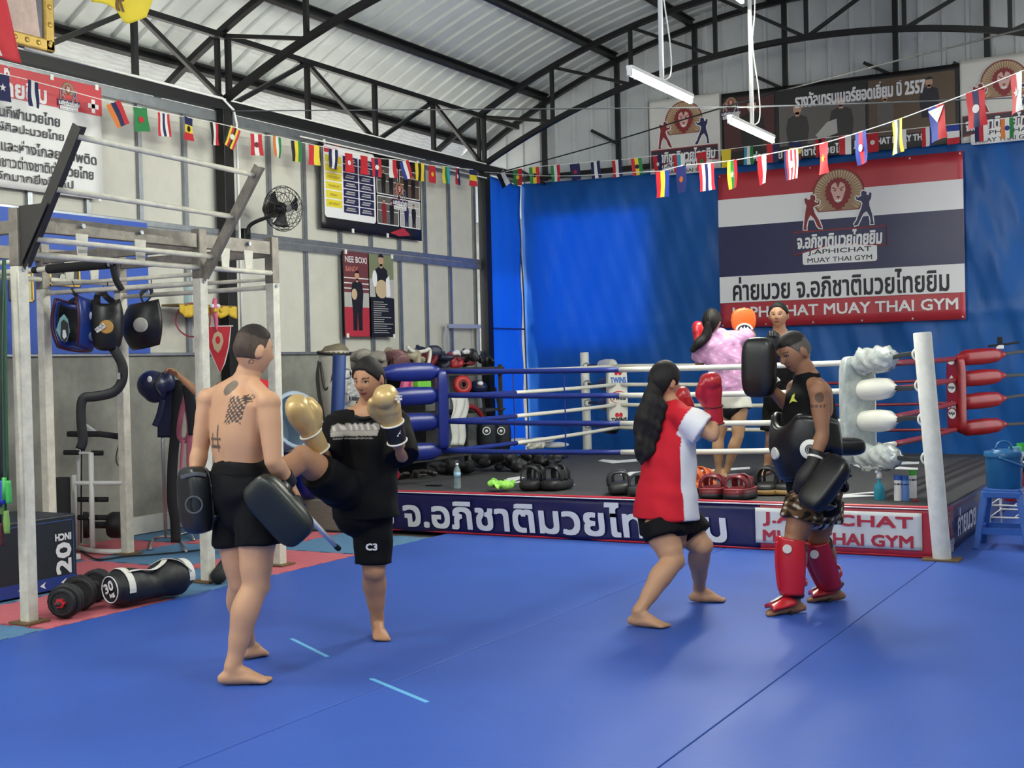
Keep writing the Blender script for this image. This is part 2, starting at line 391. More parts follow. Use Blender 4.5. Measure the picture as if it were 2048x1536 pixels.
# roof
ce = MB()
def bull(u, v):
    a = u*math.radians(92); y = -1+v*17.6; q = .0045*math.sin(a*62)+(.028 if (y+1) % .28 > .2 else 0)
    return (-9.5-(.46+q)*math.sin(a), y, 4.27+(.52+q)*math.cos(a))
rib = lambda y: .022 if (y % .3) > .22 else 0.0
ce.sheet(bull, 110, 380); 
ceil_o = ce.build('ceiling', m_eave, smooth=True, kind='structure')
y = -1.0; prof0 = [(0, 0), (.19, 0), (.21, .035), (.25, .035), (.27, 0)]
while y < 16.6:
    prof = [(y+k*.28+a, b) for k in range(3) for a, b in prof0]+[(y+.84, 0)]; n = len(prof); xs = [-9.52+10.5*i/30 for i in range(31)]; vs = []
    for x_ in xs:
        sl = (x_+4.3)/9.62
        for (yy, dz) in prof: vs.append((x_+sl*dz, yy, zu(x_)+.245+dz))
    MB().add(vs, [(i*n+j, i*n+j+1, (i+1)*n+j+1, (i+1)*n+j) for i in range(30) for j in range(n-1)]).build('roof_sheet', m_roof, ceil_o); y += .84
for xp in (-9.47, -8.42, -7.33, -6.2, -5.1, -4.0, -2.9, -1.8, -.7, .4):
    R = Matrix.Rotation(math.asin((xp+4.3)/9.62), 3, 'Y'); mb = MB(); zc = zu(xp)+.175
    mb.box((xp, 7.6, zc), (.05, 17.3, .11), R); mb.box(Vector((xp, 7.6, zc+.03))+R @ V(.03, 0, 0), (.05, 17.3, .015), R); mb.build('purlin', BLACK, ceil_o)
# arched trusses across the hall
for yt, lab in ((4.72, 'black steel arched roof truss over the near mat'), (Y1, 'black steel arched roof truss at the middle column'), (YC, 'black steel arched roof truss over the far side of the ring')):
    t = thing('roof_truss', lab, 'truss', (-4.3, yt, 4.2), group='arched roof trusses')
    xs = [-8.85+9.1*i/32 for i in range(33)]
    MB().tube([V(x_, yt, zl(x_)) for x_ in xs], .045, 4, side=V(0, 1, 1)).build('lower_chord', BLACK, t)
    xs = [-9.7+10.8*i/36 for i in range(37)]
    MB().tube([V(x_, yt, zu(x_)) for x_ in xs], .045, 4, side=V(0, 1, 1)).build('upper_chord', BLACK, t)
    vx = [-8.85+9.1*i/8 for i in range(9)]
    for i, x_ in enumerate(vx):
        MB().bar((x_, yt, zl(x_)), (x_, yt, zu(x_)), .045, .045, (0, 1, 0)).build('web_post', BLACK, t)
        if i < 4: a, b = x_, vx[i+1]
        elif i > 4: a, b = x_, vx[i-1]
        else: continue
        MB().bar((a, yt, zu(a)), (b, yt, zl(b)), .04, .04, (0, 1, 0)).build('diagonal', BLACK, t)
# truss along the top of the left wall
t = thing('eave_truss', 'long black steel girder truss along the top of the board wall', 'truss', (XW, 8.6, 4.17))
MB().box((XW+.08, 7.2, 4.165), (.09, 17.6, .10)).build('lower_chord', BLACK, t)
MB().box((XW+.08, 7.2, 4.87), (.06, 17.6, .06)).build('upper_chord', BLACK, t)
vy = [15.04-1.275*i for i in range(13)]
for i, y_ in enumerate(vy):
    MB().bar((XW+.08, y_, 4.16), (XW+.08, y_, 4.87), .05, .05, (0, 1, 0)).build('web_post', BLACK, t)
    if i < 12:
        lo, hi = (y_, vy[i+1]) if i % 2 == 0 else (vy[i+1], y_)
        MB().bar((XW+.08, lo, 4.18), (XW+.08, hi, 4.86), .045, .045, (1, 0, 0)).build('diagonal', BLACK, t)
MB().box((XW+.115, 7.2, 4.222), (.03, 17.4, .014)).build('white_conduit', mat('white_pvc', (232, 232, 228), .4), t)
# columns
m_pipe = mat('white_pvc', (232, 232, 228), .4)
for y_, lab in ((4.72, 'black steel wall column at the near end of the board wall'), (Y1, 'black steel wall column behind the pull-up rack'), (YC, 'black steel wall column in the far corner by the blue tarpaulin')):
    MB().box((XW+.06, y_, 2.05), (.12, .14, 4.18)).build('column', BLACK, bevel=.004, label=lab, cat='column', group='black wall columns')
pipe = MB(); pipe.tube([V(XW+.14, Y1+.10, 1.2), V(XW+.14, Y1+.10, 4.0), V(XW+.14, Y1+.06, 4.13), V(XW+.14, Y1-.1, 4.22), V(XW+.14, Y1-2.5, 4.23)], .014, 8); pipe.build('conduit_pipe', m_pipe, smooth=True, label='thin white conduit pipe running up beside the middle black column', cat='pipe')
# gable frame
t = thing('gable_frame', 'black steel frame of posts against the grey corrugated end wall', 'frame', (-4.3, YB-.05, 3.6))
MB().tube([V(x_, YB-.02, zu(x_)+.08) for x_ in [-9.4+10.2*i/32 for i in range(33)]], .045, 4, side=V(0, 1, 1)).build('upper_chord', BLACK, t)
for xpix in (1085, 1233, 1390, 1570, 1792, 1975, 2200):
    X_ = on_y(xpix, 200, YB-.03).x; MB().bar((X_, YB-.0, 4.1), (X_, YB-.0, zu(X_)+.08), .06, .06, (1, 0, 0)).build('post', BLACK, t)
    MB().bar((X_+.02, YB-.05, zl(X_)-.35), (X_-.38, YB-.05, zl(X_)-.12), .04, .04, (0, 1, 0)).build('knee_brace', BLACK, t)
MB().box((-4.4, YB-.0, 4.15), (9.2, .05, .07)).build('rail', BLACK, t)
# other side of the hall: unseen right wall raised to hold back sky fill, wall behind the camera (never in view, bounces light)
MB().box((.95, 3.0, 2.0), (.15, 20, 4.0)).build('unseen_wall_right', m_conc, kind='structure')
MB().box((-4.0, -2.7, 2.2), (10.5, .15, 4.4)).build('wall_front', m_board, kind='structure')
# ceiling lamps on poles
m_tube = mat('lit_tube', (250, 252, 238), .5, emit=TUBE_E)
def lamp(X_, Y_, Z_, lab, pole_top=None, pole_off=0.0):
    t = thing('tube_lamp', lab, 'lamp', (X_, Y_, Z_), group='fluorescent tube lamps on poles')
    mb = MB(); mb.cyl((X_, Y_-.58, Z_), (X_, Y_+.58, Z_), .016, 10); o = mb.build('tube', m_tube, t, smooth=True)
    mb = MB(); mb.box((X_, Y_, Z_+.045), (.05, 1.22, .03)); mb.box((X_, Y_-.6, Z_+.015), (.035, .03, .06)); mb.box((X_, Y_+.6, Z_+.015), (.035, .03, .06)); mb.build('batten', m_pipe, t, bevel=.004)
    mb = MB(); mb.cyl((X_, Y_+pole_off, Z_+.05), (X_, Y_+pole_off, zu(X_)+.2), .02, 8); mb.build('pole', m_pipe, t, smooth=True)
    mb = MB(); mb.tube([V(X_+.03, Y_+pole_off, zu(X_)), V(X_+.05, Y_+pole_off, Z_+1.2), V(X_+.02, Y_+pole_off, Z_+.8), V(X_+.06, Y_+pole_off+.03, Z_+.35), V(X_+.05, Y_+pole_off+.06, Z_+.12), V(X_, Y_+pole_off+.02, Z_+.06)], .006, 6, steps=24); mb.build('cable', m_pipe, t, smooth=True)
lamp(-3.7, 9.04, 3.56, 'lit white tube lamp on a pole, upper left of the pair over the ring front')
lamp(-3.7, 11.15, 3.54, 'lit white tube lamp on a pole, lower right of the pair over the ring')
lamp(-3.7, 10.35, 4.66, 'lit white tube lamp high up under the roof at the top edge', pole_off=.5)
for i, (a, b) in enumerate(((-6.2, 3.4), (-1.0, 4.6), (-3.9, 1.0))):  # last two are unseen lamps added to light the people and foreground
    lamp(a, b, 4.05 if a < -6 else 3.9, 'lit white tube lamp on a pole, '+['at the near left of the mat', 'added out of view over the right side of the mat', 'added out of view near the camera to fill the foreground'][i])
# ------------------------------------------------------------------ tarpaulin
m_tarp = mat('blue_tarpaulin', (44, 126, 212), .38, 0, .10, 2.0, .35, 7, spec=.5, stretch=(1.2, 1.2, .35), transl=.55)
def tarp_back(u, v):
    x = -8.80+u*8.3; z = .12+v*3.96; d = .012*math.sin(x*5+z*1.3)+.008*math.sin(x*13-z*3.7)+.006*math.sin(x*29+z*9)+.012*math.sin((x+z*.6)*9)*max(0, min(1, (x+6.5)/2))
    if abs(z-2.0) < .05: d -= .01
    return (x, YB-.02+d, z-.03*math.sin(u*math.pi*3)**2*(v > .98))
MB().sheet(tarp_back, 150, 60, .003).build('tarpaulin', m_tarp, smooth=True, label='blue plastic tarpaulin hung across the end wall behind the ring', cat='tarpaulin', group='blue tarpaulins')
def tarp_left(u, v):
    y = 15.14+u*.93; z = .14+v*(3.90+.06*(1-u)); return (XW+.05+.012*math.sin(y*17+z)+.01*math.sin(z*7+y*3), y, z)
MB().sheet(tarp_left, 20, 60, .003).build('tarpaulin', m_tarp, smooth=True, label='narrow bright backlit blue tarpaulin strip beside the far corner column', cat='tarpaulin', group='blue tarpaulins')
MB().tube([V(XW+.12, YB-.10, .2), V(XW+.10, YB-.11, 1.8), V(XW+.07, YB-.09, 2.8), V(XW+.0, YB-.14, 4.1)], .011, 6, steps=20).build('corner_rope', mat('grey_rope', (60, 66, 76), .8), smooth=True, label='grey rope hanging down the corner between the two tarpaulins', cat='rope')
MB().cyl((XW+.075, 15.15, 1.995), (XW+.075, 16.05, 1.995), .012, 6).build('tie_rope', mat('navy_rope', (20, 50, 130), .8), label='dark blue cord stretched across the bright tarpaulin strip', cat='rope')
# ------------------------------------------------------------------ banners
WHITE = mat('print_white', (226, 226, 228), .45); RED = mat('print_red', (176, 48, 60), .4, 0, .06, 5); NAVY = mat('print_navy', (34, 34, 78), .4, 0, .06, 5)
INK = mat('print_ink', (28, 26, 40), .5); TAN = mat('print_tan', (150, 120, 92), .45); TANL = mat('print_tan_light', (196, 172, 140), .45); PINK = mat('print_pink', (206, 168, 158), .5)
DRED = mat('print_dark_red', (128, 34, 40), .5); PBLACK = mat('print_black', (24, 22, 24), .4); PGREY = mat('print_grey', (96, 92, 88), .5); PBROWN = mat('print_brown', (92, 74, 58), .5); YEL = mat('print_yellow', (222, 204, 52), .5)
SKINP = mat('print_skin', (188, 148, 122), .5); PBLUE = mat('print_blue', (42, 70, 150), .45); GREYL = mat('print_light_grey', (176, 174, 170), .5)
def crop7(pts): return [on_y(1420+u/3.793, 280+v/3.793, YB-.1) for u, v in pts]
B1 = [(775,415),(800,425),(803,450),(795,468),(820,480),(828,455),(835,462),(832,490),(800,500),(785,515),(800,560),(830,610),(850,660),(855,672),(830,668),(815,650),(795,600),(765,570),(745,610),(735,660),(738,682),(712,682),(716,650),(722,590),(728,540),(735,500),(725,480),(718,450),(735,440),(745,455),(765,450),(765,425)]
B2 = [(1165,385),(1150,395),(1150,425),(1120,440),(1112,425),(1105,432),(1115,455),(1150,465),(1160,480),(1150,520),(1130,570),(1115,610),(1095,640),(1100,652),(1125,645),(1140,610),(1165,560),(1190,540),(1215,580),(1222,620),(1218,640),(1245,640),(1240,610),(1232,560),(1212,500),(1210,470),(1225,440),(1228,405),(1215,395),(1205,420),(1190,415),(1190,395)]
_c = crop7([(975, 415)])[0]; _r = (crop7([(1165, 405)])[0].x-_c.x)
def enorm(pts): return [((p.x-_c.x)/_r, (p.z-_c.z)/_r) for p in crop7(pts)]
E1, E2 = enorm(B1), enorm(B2)
def grow(poly, d):
    n = len(poly); o = []; A = sum(poly[i][0]*poly[(i+1) % n][1]-poly[(i+1) % n][0]*poly[i][1] for i in range(n)); sg = 1 if A > 0 else -1
    for i in range(n):
        a, b, c = Vector(poly[i-1]), Vector(poly[i]), Vector(poly[(i+1) % n]); e = (c-a); nn = Vector((e.y, -e.x)); nn = nn.normalized()*d*sg if nn.length else nn; o.append((b.x+nn.x, b.y+nn.y))
    return o
def S(polys, k, cx=0, cy=0): return [[(cx+x*k, cy+y*k) for x, y in p] for p in polys]
MANE = []
for i in range(44):
    a = math.radians(90+360*i/44); f = (1.0 if i % 2 == 0 else .88); lower = max(0, -math.sin(a)); MANE.append((.56*f*math.cos(a)*(1-.35*lower**3), .10+f*(.62+.16*lower**2)*math.sin(a)))
FACE = [(-.26, .40), (-.12, .50), (0, .42), (.12, .50), (.26, .40), (.30, .18), (.24, .02), (.20, -.12), (.14, -.26), (0, -.33), (-.14, -.26), (-.20, -.12), (-.24, .02), (-.30, .18)]
def emblem(M, parent, r, plate=True, ribbon=NAVY, boxers=True, rays=True, dz=.002, textcol=WHITE, ptext=INK):
    arch = circ(0, 0, 1.0, n=40, a0=-38, a1=218)
    flat(S([circ(0, 0, 1.05, n=40, a0=-38, a1=218)], r), M, DRED if r > .2 else INK, parent, 'emblem_rim', dz)
    flat(S([arch], r), M, TAN, parent, 'emblem_disc', dz+.001)
    if rays: flat(S([[(.60*math.cos(a), .60*math.sin(a)), (.97*math.cos(a-.03), .97*math.sin(a-.03)), (.97*math.cos(a+.03), .97*math.sin(a+.03))] for a in [math.radians(-36+i*7.2) for i in range(36)]], r), M, TANL, parent, 'emblem_rays', dz+.002)
    flat(S([MANE], r), M, DRED, parent, 'lion_mane', dz+.003)
    flat(S([FACE], r), M, PINK, parent, 'lion_face', dz+.004)
    flat(S([circ(-.13, .17, .055, .03, 10), circ(.13, .17, .055, .03, 10), [(-.09, -.06), (.09, -.06), (0, -.16)], [(-.012, -.14), (.012, -.14), (.012, -.22), (-.012, -.22)], [(-.15, -.2), (0, -.22), (.15, -.2), (0, -.26)], [(-.24, .27), (-.05, .2), (-.05, .23), (-.22, .32)], [(.24, .27), (.22, .32), (.05, .23), (.05, .2)], [(-.07, .46), (0, .25), (.07, .46)]], r), M, DRED, parent, 'lion_features', dz+.005)
    flat(S([[(-.12, -.2), (.12, -.2), (.09, -.27), (-.09, -.27)]], r), M, WHITE, parent, 'lion_muzzle', dz+.0055)
    if boxers:
        flat(S([grow(E1, .045)], r), M, WHITE, parent, 'boxer_outline', dz+.006); flat(S([grow(E2, .045)], r), M, WHITE, parent, 'boxer_outline', dz+.006)
        flat(S([E1], r), M, DRED, parent, 'boxer_figure', dz+.007); flat(S([E2], r), M, NAVY, parent, 'boxer_figure', dz+.007)
    rb = [(-1.85, -1.42), (1.85, -1.42), (1.85, -2.12), (.6, -1.98), (0, -1.96), (-.6, -2.0), (-1.85, -2.3)]
    if plate:
        flat(S([rrect(-1.5, -2.75, 1.5, -1.8, .1)], r), M, WHITE, parent, 'plate', dz+.0072)
        text('J.APHICHAT', .3*r, ptext, parent, M @ Matrix.Translation((0, -2.27*r, dz+.0082)), width=2.55*r, height=.24*r, bold=.004*r)
        text('MUAY THAI GYM', .3*r, ptext, parent, M @ Matrix.Translation((0, -2.58*r, dz+.0082)), width=2.6*r, height=.19*r, bold=.003*r)
    flat(S([grow(rb, .06)], r), M, DRED, parent, 'ribbon_edge', dz+.0085)
    flat(S([rb], r), M, ribbon, parent, 'ribbon', dz+.0092)
    text('จ.อภิชาติมวยไทยยิม', .5*r, textcol, parent, M @ Matrix.Translation((0, -1.76*r, dz+.010)), width=3.4*r, height=.62*r, bold=.018*r, shear=.1)
def cloth_banner(name, x0, x1, z0, z1, m, label, group=None, Y=YB-.095, cat='banner', sag=.004):
    """hanging banner on the end wall, slightly wavy"""
    t = thing(name, label, cat, ((x0+x1)/2, Y, z0), group=group)
    MB().sheet(lambda u, v: (x0+u*(x1-x0), Y+sag*math.sin(u*9+v*2)*math.sin(v*5+1)+.004, z0+v*(z1-z0)), 40, 16, .003).build('cloth', m, t, smooth=True)
    return t, plane_M(((x0+x1)/2, Y-.008, (z0+z1)/2), (1, 0, 0), (0, 0, 1))
# flag banner
x0, x1, z0, z1 = -5.81, -2.72, 1.91, 3.93; Hh = z1-z0; hw = (x1-x0)/2
t, M = cloth_banner('flag_banner', x0, x1, z0, z1, RED, 'large red, white and navy striped banner with lion emblem on the blue tarpaulin')
def stripe(f0, f1, m): flat([rect(-hw, Hh/2-f1*Hh, hw, Hh/2-f0*Hh)], M, m, t, 'stripe', .002)
stripe(.167, .344, WHITE); stripe(.344, .669, NAVY); stripe(.669, .839, WHITE)
Me = plane_M((_c.x, YB-.110, _c.z), (1, 0, 0), (0, 0, 1)); emblem(Me, t, _r)
text('ค่ายมวย จ.อภิชาติมวยไทยยิม', .3, INK, t, M @ Matrix.Translation((.0, Hh*(.5-.752), .004)), width=2.72, height=.30, bold=.006)
text('J.APHICHAT MUAY THAI GYM', .2, WHITE, t, M @ Matrix.Translation((.03, Hh*(.5-.915), .004)), width=2.86, height=.175, bold=.004)
mb = MB()
for fx in (-.98, -.6, -.2, .2, .6, .98):
    for fz in (-.97, .97): mb.cyl(M @ V(hw*fx, Hh/2*fz, .001), M @ V(hw*fx, Hh/2*fz, .007), .012, 8)
mb.build('grommet', GALV, t)
# two lion posters
def poster(xc, lab):
    t, M = cloth_banner('lion_poster', xc-.5, xc+.5, 4.02, 5.01, mat('poster_cloth', (206, 204, 200), .5, 0, .04, 6), lab, 'white lion emblem posters', Y=YB-.085)
    emblem(M @ Matrix.Translation((0, .17, 0)), t, .255, ribbon=mat('ribbon_plum', (52, 34, 50), .5))
poster(-6.27, 'white lion emblem poster on the grey end wall, left one'); poster(-2.24, 'white lion emblem poster on the grey end wall, at the right edge')
# long dark award banner
t, M = cloth_banner('award_banner', -5.74, -2.75, 4.03, 4.98, PBLACK, 'long black award banner with photos and Thai title on the grey end wall', Y=YB-.09)
M2 = M @ Matrix.Translation((0, 0, .003))
def figure(M, parent, x, y, h, shirt, skin=SKINP, legs=None, dz=0, arms=True):
    """small printed figure of a standing person"""
    k = h
    flat([[(x-.13*k, y+.30*k), (x-.17*k, y+.62*k), (x-.14*k, y+.78*k), (x-.05*k, y+.82*k), (x+.05*k, y+.82*k), (x+.14*k, y+.78*k), (x+.17*k, y+.62*k), (x+.13*k, y+.30*k)]], M, shirt, parent, 'print_torso', dz+.0006)
    flat([circ(x, y+.905*k, .062*k, .08*k, 14), [(x-.03*k, y+.8*k), (x+.03*k, y+.8*k), (x+.03*k, y+.86*k), (x-.03*k, y+.86*k)]], M, skin, parent, 'print_head', dz+.0012)
    flat([circ(x, y+.95*k, .066*k, .05*k, 12, 0, 180)], M, PBLACK, parent, 'print_hair', dz+.0018)
    if legs is not False: flat([[(x-.13*k, y), (x-.02*k, y), (x, y+.31*k), (x-.13*k, y+.33*k)], [(x+.02*k, y), (x+.13*k, y), (x+.13*k, y+.33*k), (x, y+.31*k)]], M, legs or shirt, parent, 'print_legs', dz+.0004)
flat([rect(-.72, -.40, .38, .22)], M2, PGREY, t, 'photo', 0); flat([rect(.42, -.40, 1.45, .40)], M2, PBROWN, t, 'photo', 0)
flat([rect(-1.46, -.45, -.78, .40)], M2, mat('print_maroon', (70, 34, 34), .5), t, 'photo', 0)
figure(M2, t, -1.08, -.62, .98, PBLACK, dz=.001, legs=False); figure(M2, t, -.48, -.64, .88, mat('print_char', (52, 50, 50), .5), dz=.001, legs=False); figure(M2, t, .08, -.62, .90, mat('print_char', (52, 50, 50), .5), dz=.001, legs=False)
figure(M2, t, .62, -.38, .62, PGREY, dz=.001, legs=False); figure(M2, t, 1.15, -.34, .70, INK, dz=.001, legs=False)
flat([[(-.25, -.2), (-.1, -.05), (.02, -.02), (.03, -.2), (-.2, -.26)]], M2, GREYL, t, 'trophy', .003)
flat([rect(-1.45, -.475, 1.45, -.30)], M2, PBLACK, t, 'dark_strip', .0035)
text('รางวัลเทรนเนอร์ยอดเยี่ยม ปี 2557', .2, WHITE, t, M2 @ Matrix.Translation((.30, .27, .004)) @ Matrix.Rotation(.0, 4, 'Z'), width=1.6, height=.19, bold=.006)
text('ค่ายมวย จ.อภิชาติมวยไทย', .2, WHITE, t, M2 @ Matrix.Translation((-.45, -.385, .005)), width=1.25, height=.12, bold=.004); text('J.APHICHAT MUAY THAI GYM', .2, WHITE, t, M2 @ Matrix.Translation((.78, -.37, .005)), width=1.1, height=.10, bold=.004)
emblem(M2 @ Matrix.Translation((-1.36, .34, 0)), t, .075, plate=True, rays=False, dz=.004)
# ---- left wall
XP = XW+.06
def wall_poster(name, y0, y1, z0, z1, m, label, cat='poster'):
    t = thing(name, label, cat, (XP, (y0+y1)/2, z0))
    MB().sheet(lambda u, v: (XP-.006+.004*math.sin(u*7+v*3), y0+u*(y1-y0), z0+v*(z1-z0)), 20, 12, .003).build('sheet', m, t, smooth=True)
    return t, plane_M((XP+.004, (y0+y1)/2, (z0+z1)/2), (0, 1, 0), (0, 0, 1))
# mission banner
t, M = wall_poster('mission_banner', 5.9, 8.26, 3.06, 4.07, mat('banner_white', (222, 222, 220), .5, 0, .04, 4), 'red-headed white banner of Thai text lines high on the left wall', 'banner')
T_miss = t; flat([rect(-1.18, .245, 1.18, .505)], M, mat('banner_red', (196, 52, 62), .45, 0, .06, 5), t, 'header', .002)
text('จ.อภิชาติมวยไทยยิม', .2, WHITE, t, M @ Matrix.Translation((.56, .335, .004)), width=1.5, height=.16, bold=.006, align='RIGHT')
text('ที่', .12, WHITE, t, M @ Matrix.Translation((.16, .45, .004)), height=.09, bold=.004)
flat([rect(1.02, .30, 1.14, .34), rect(1.06, .26, 1.10, .38)], M, WHITE, t, 'cross', .004)
emblem(M @ Matrix.Translation((.80, .415, 0)), t, .066, rays=False, dz=.003)
for s_, yr, zz in (('ส่งเสริมเยาวชนด้านกีฬามวยไทย', .70, .13), ('สืบสานและอนุรักษ์ศิลปะมวยไทย', .74, -.01), ('ใช้เวลาให้เกิดประโยชน์ และห่างไกลยาเสพติด', 1.10, -.15), ('ส่งเสริมมวยไทย และทัศนคติชาวต่างชาติต่อมวยไทย', 1.06, -.285), ('เผยแพร่มวยไทยให้เป็นที่รู้จักมากยิ่งขึ้นไป', .83, -.415)):
    text(s_, .105, INK, t, M @ Matrix.Translation((yr, zz, .003)), align='RIGHT', height=.105, bold=.0015, width=min(2.2, .052*len(s_)))
# timetable poster
t, M = wall_poster('timetable_poster', 11.44, 13.47, 3.07, 4.05, PBLACK, 'black poster with yellow and navy class timetable and fight photos on left wall')
T_time = t; flat([rrect(-.97, -.36, .02, .46, .05)], M, WHITE, t, 'table_panel', .002); flat([rrect(-.96, .37, -.70, .43, .01)], M, RED, t, 'title_box', .0035)
for i in range(6): 
    flat([rect(-.94, .26-i*.1, -.64, .345-i*.1)], M, YEL, t, 'day_cell', .003)
    text(('MONDAY', 'TUESDAY', 'WEDNESDAY', 'THURSDAY', 'FRIDAY', 'SATURDAY')[i], .03, INK, t, M @ Matrix.Translation((-.79, .30-i*.1, .004)), height=.028)
for c_ in range(2):
    for i in range(7):
        x_ = -.61+c_*.31; z_ = .32-i*.094; flat([rect(x_, z_-.036, x_+.285, z_+.048)], M, NAVY, t, 'class_cell', .003)
        flat([rect(x_+.06+.01*((i*3) % 3), z_+.012, x_+.22, z_+.026), rect(x_+.04, z_-.012, x_+.24-.02*(i % 3), z_+.002)], M, GREYL, t, 'small_print', .0042)
for x_, z_, c1, c2 in ((.06, .02, PGREY, PBLACK), (.54, .02, PBROWN, PBLACK), (.06, -.34, PGREY, DRED), (.54, -.34, GREYL, NAVY)):
    flat([rrect(x_-.012, z_-.012, x_+.44, z_+.332, .015)], M, WHITE, t, 'photo_frame', .002); flat([rrect(x_, z_, x_+.428, z_+.32, .012)], M, c1, t, 'photo', .003)
    figure(M, t, x_+.13, z_+.0, .30, c2, dz=.004); figure(M, t, x_+.29, z_+.0, .29, PBLACK, dz=.004); flat([rect(x_, z_+.03*k_, x_+.428, z_+.03*k_+.008) for k_ in (5, 8)], M, WHITE, t, 'photo_ropes', .0036)
flat([[(.3, -.44), (.6, -.36), (.75, -.44), (.5, -.47)]], M, RED, t, 'red_smear', .002); flat([[(-.8, .49), (-.6, .49), (-.65, .46), (-.75, .46)]], M, RED, t, 'red_smear', .002)
emblem(M @ Matrix.Translation((.52, .10, 0)), t, .09, rays=False, dz=.006)
# fighter poster
t, M = wall_poster('fighter_poster', 11.81, 12.81, 1.86, 2.84, PBLACK, 'tall poster with two men posing below the timetable on the left wall')
T_fight = t; flat([rect(-.5, -.2, -.02, .49)], M, mat('print_wine', (104, 52, 54), .5), t, 'photo', .002); flat([rect(-.5, -.49, -.02, -.15)], M, RED, t, 'red_floor', .0025); flat([rect(-.5, -.15, -.02, .02)], M, GREYL, t, 'ring_side', .0025)
flat([rect(-.5, z_, -.02, z_+.012) for z_ in (.06, .12, .18)], M, WHITE, t, 'ropes', .0027)
figure(M, t, -.25, -.42, .70, PBLACK, dz=.003); flat([circ(-.31, -.0, .055, .065, 14)], M, TANL, t, 'plaque', .006)
text('NEE BOXI', .1, WHITE, t, M @ Matrix.Translation((-.26, .40, .003)), width=.42, height=.07, bold=.001); text('BANGK', .08, mat('print_rose', (214, 130, 120), .5), t, M @ Matrix.Translation((-.34, .29, .003)), width=.24, height=.06)
flat([rect(0, -.02, .5, .49)], M, mat('print_olive', (120, 126, 96), .5), t, 'photo', .002); flat([rect(.0, -.02, .5, .2)], M, GREYL, t, 'photo', .0022)
figure(M, t, .24, -.36, .86, PBLACK, dz=.003); flat([circ(.24, .08, .13, .11, 18)], M, TANL, t, 'belt_plate', .007); flat([circ(.10, .20, .05, .1, 14)], M, WHITE, t, 'belt_strap', .0072); flat([[(.33, -.02), (.42, .0), (.40, .25), (.33, .2)]], M, WHITE, t, 'belt_strap', .0072)
flat([rect(.01, -.49, .495, -.03)], M, PBLACK, t, 'text_panel', .0075)
random.seed(3)
flat([rect(.06, -.08-.026*i, .06+random.uniform(.15, .40), -.072-.026*i) for i in range(15)], M, GREYL, t, 'small_print', .009)
# white clips holding posters
for tp_, y_, z_ in ((T_time, 11.5, 4.04), (T_time, 12.0, 3.08), (T_time, 12.7, 3.08), (T_time, 13.4, 4.04), (T_miss, 7.1, 3.07), (T_miss, 8.2, 4.06), (T_miss, 7.7, 4.06), (T_miss, 8.2, 3.07), (T_fight, 11.85, 1.87), (T_fight, 12.78, 1.87), (T_fight, 11.85, 2.83), (T_fight, 12.78, 2.83)):
    MB().box((XP+.012, y_, z_), (.012, .035, .05)).build('clip', m_pipe, tp_)
# blue board with frames
MB().box((XW+.042, 6.9, 2.29), (.012, 3.78, 1.22)).build('blue_board', mat('board_blue', (40, 82, 178), .55, 0, .05, 4), label='blue painted board panel on the left wall behind the rack', cat='board')
GOLD = mat('gilt', (190, 158, 84), .38, .55, .2, 20)
def framed(name, c, w, h, pic, label, x=XW+.055, fr=.02, fm=None):
    t = thing(name, label, 'picture frame', (x, c[0], c[1]-h/2), group='framed pictures on the left wall')
    mb = MB(); fm = fm or GOLD
    mb.box((x, c[0]-w/2, c[1]), (.025, fr, h+fr)); mb.box((x, c[0]+w/2, c[1]), (.025, fr, h+fr)); mb.box((x, c[0], c[1]-h/2), (.025, w+fr, fr)); mb.box((x, c[0], c[1]+h/2), (.025, w+fr, fr)); mb.build('frame', fm, t, bevel=.004)
    MB().box((x-.003, c[0], c[1]), (.01, w, h)).build('picture', pic, t); return t
P = on_x(52, 573, XW+.05); framed('certificate', (P.y-.05, P.z), .22, .24, mat('paper_cream', (218, 216, 170), .7, 0, .08, 12), 'small cream certificate in a gold frame on the blue board')
P = on_x(128, 548, XW+.05); t = framed('photo_frame', (P.y, P.z), .32, .20, PBLACK, 'dark photograph in a thin gold frame on the blue board'); flat([circ(.02, 0, .03, .04, 10), circ(-.03, -.03, .03, .03, 10)], plane_M((XW+.066, P.y, P.z), (0, 1, 0), (0, 0, 1)), GREYL, t, 'figure', 0)
# ------------------------------------------------------------------ boxing ring
RX0, RX1, RY0, RY1, RZ = -7.28, -1.85, 9.66, 15.1, .36
ring = thing('boxing_ring', 'low boxing ring with black canvas and blue, white and red corners', 'boxing ring', ((RX0+RX1)/2, (RY0+RY1)/2, 0))
m_canvas = mat('canvas_black', (56, 56, 58), .75, 0, .14, 3, .08, 80); m_apb = mat('apron_navy', (22, 22, 78), .35, 0, .12, 4, .15, 12); m_apr = mat('apron_red', (180, 44, 62), .4, 0, .08, 5, .1, 12); m_apw = mat('apron_white', (214, 216, 214), .42, 0, .05, 6, .1, 14)
m_rb = mat('rope_blue', (30, 48, 128), .42, 0, .08, 10); m_rw = mat('rope_white', (220, 218, 206), .45, 0, .08, 12); m_rr = mat('rope_red', (132, 32, 46), .45, 0, .1, 12)
cv = MB().box(((RX0+RX1)/2, (RY0+RY1)/2, RZ/2), (RX1-RX0, RY1-RY0-.04, RZ)).build('platform', m_canvas, ring, bevel=.015)
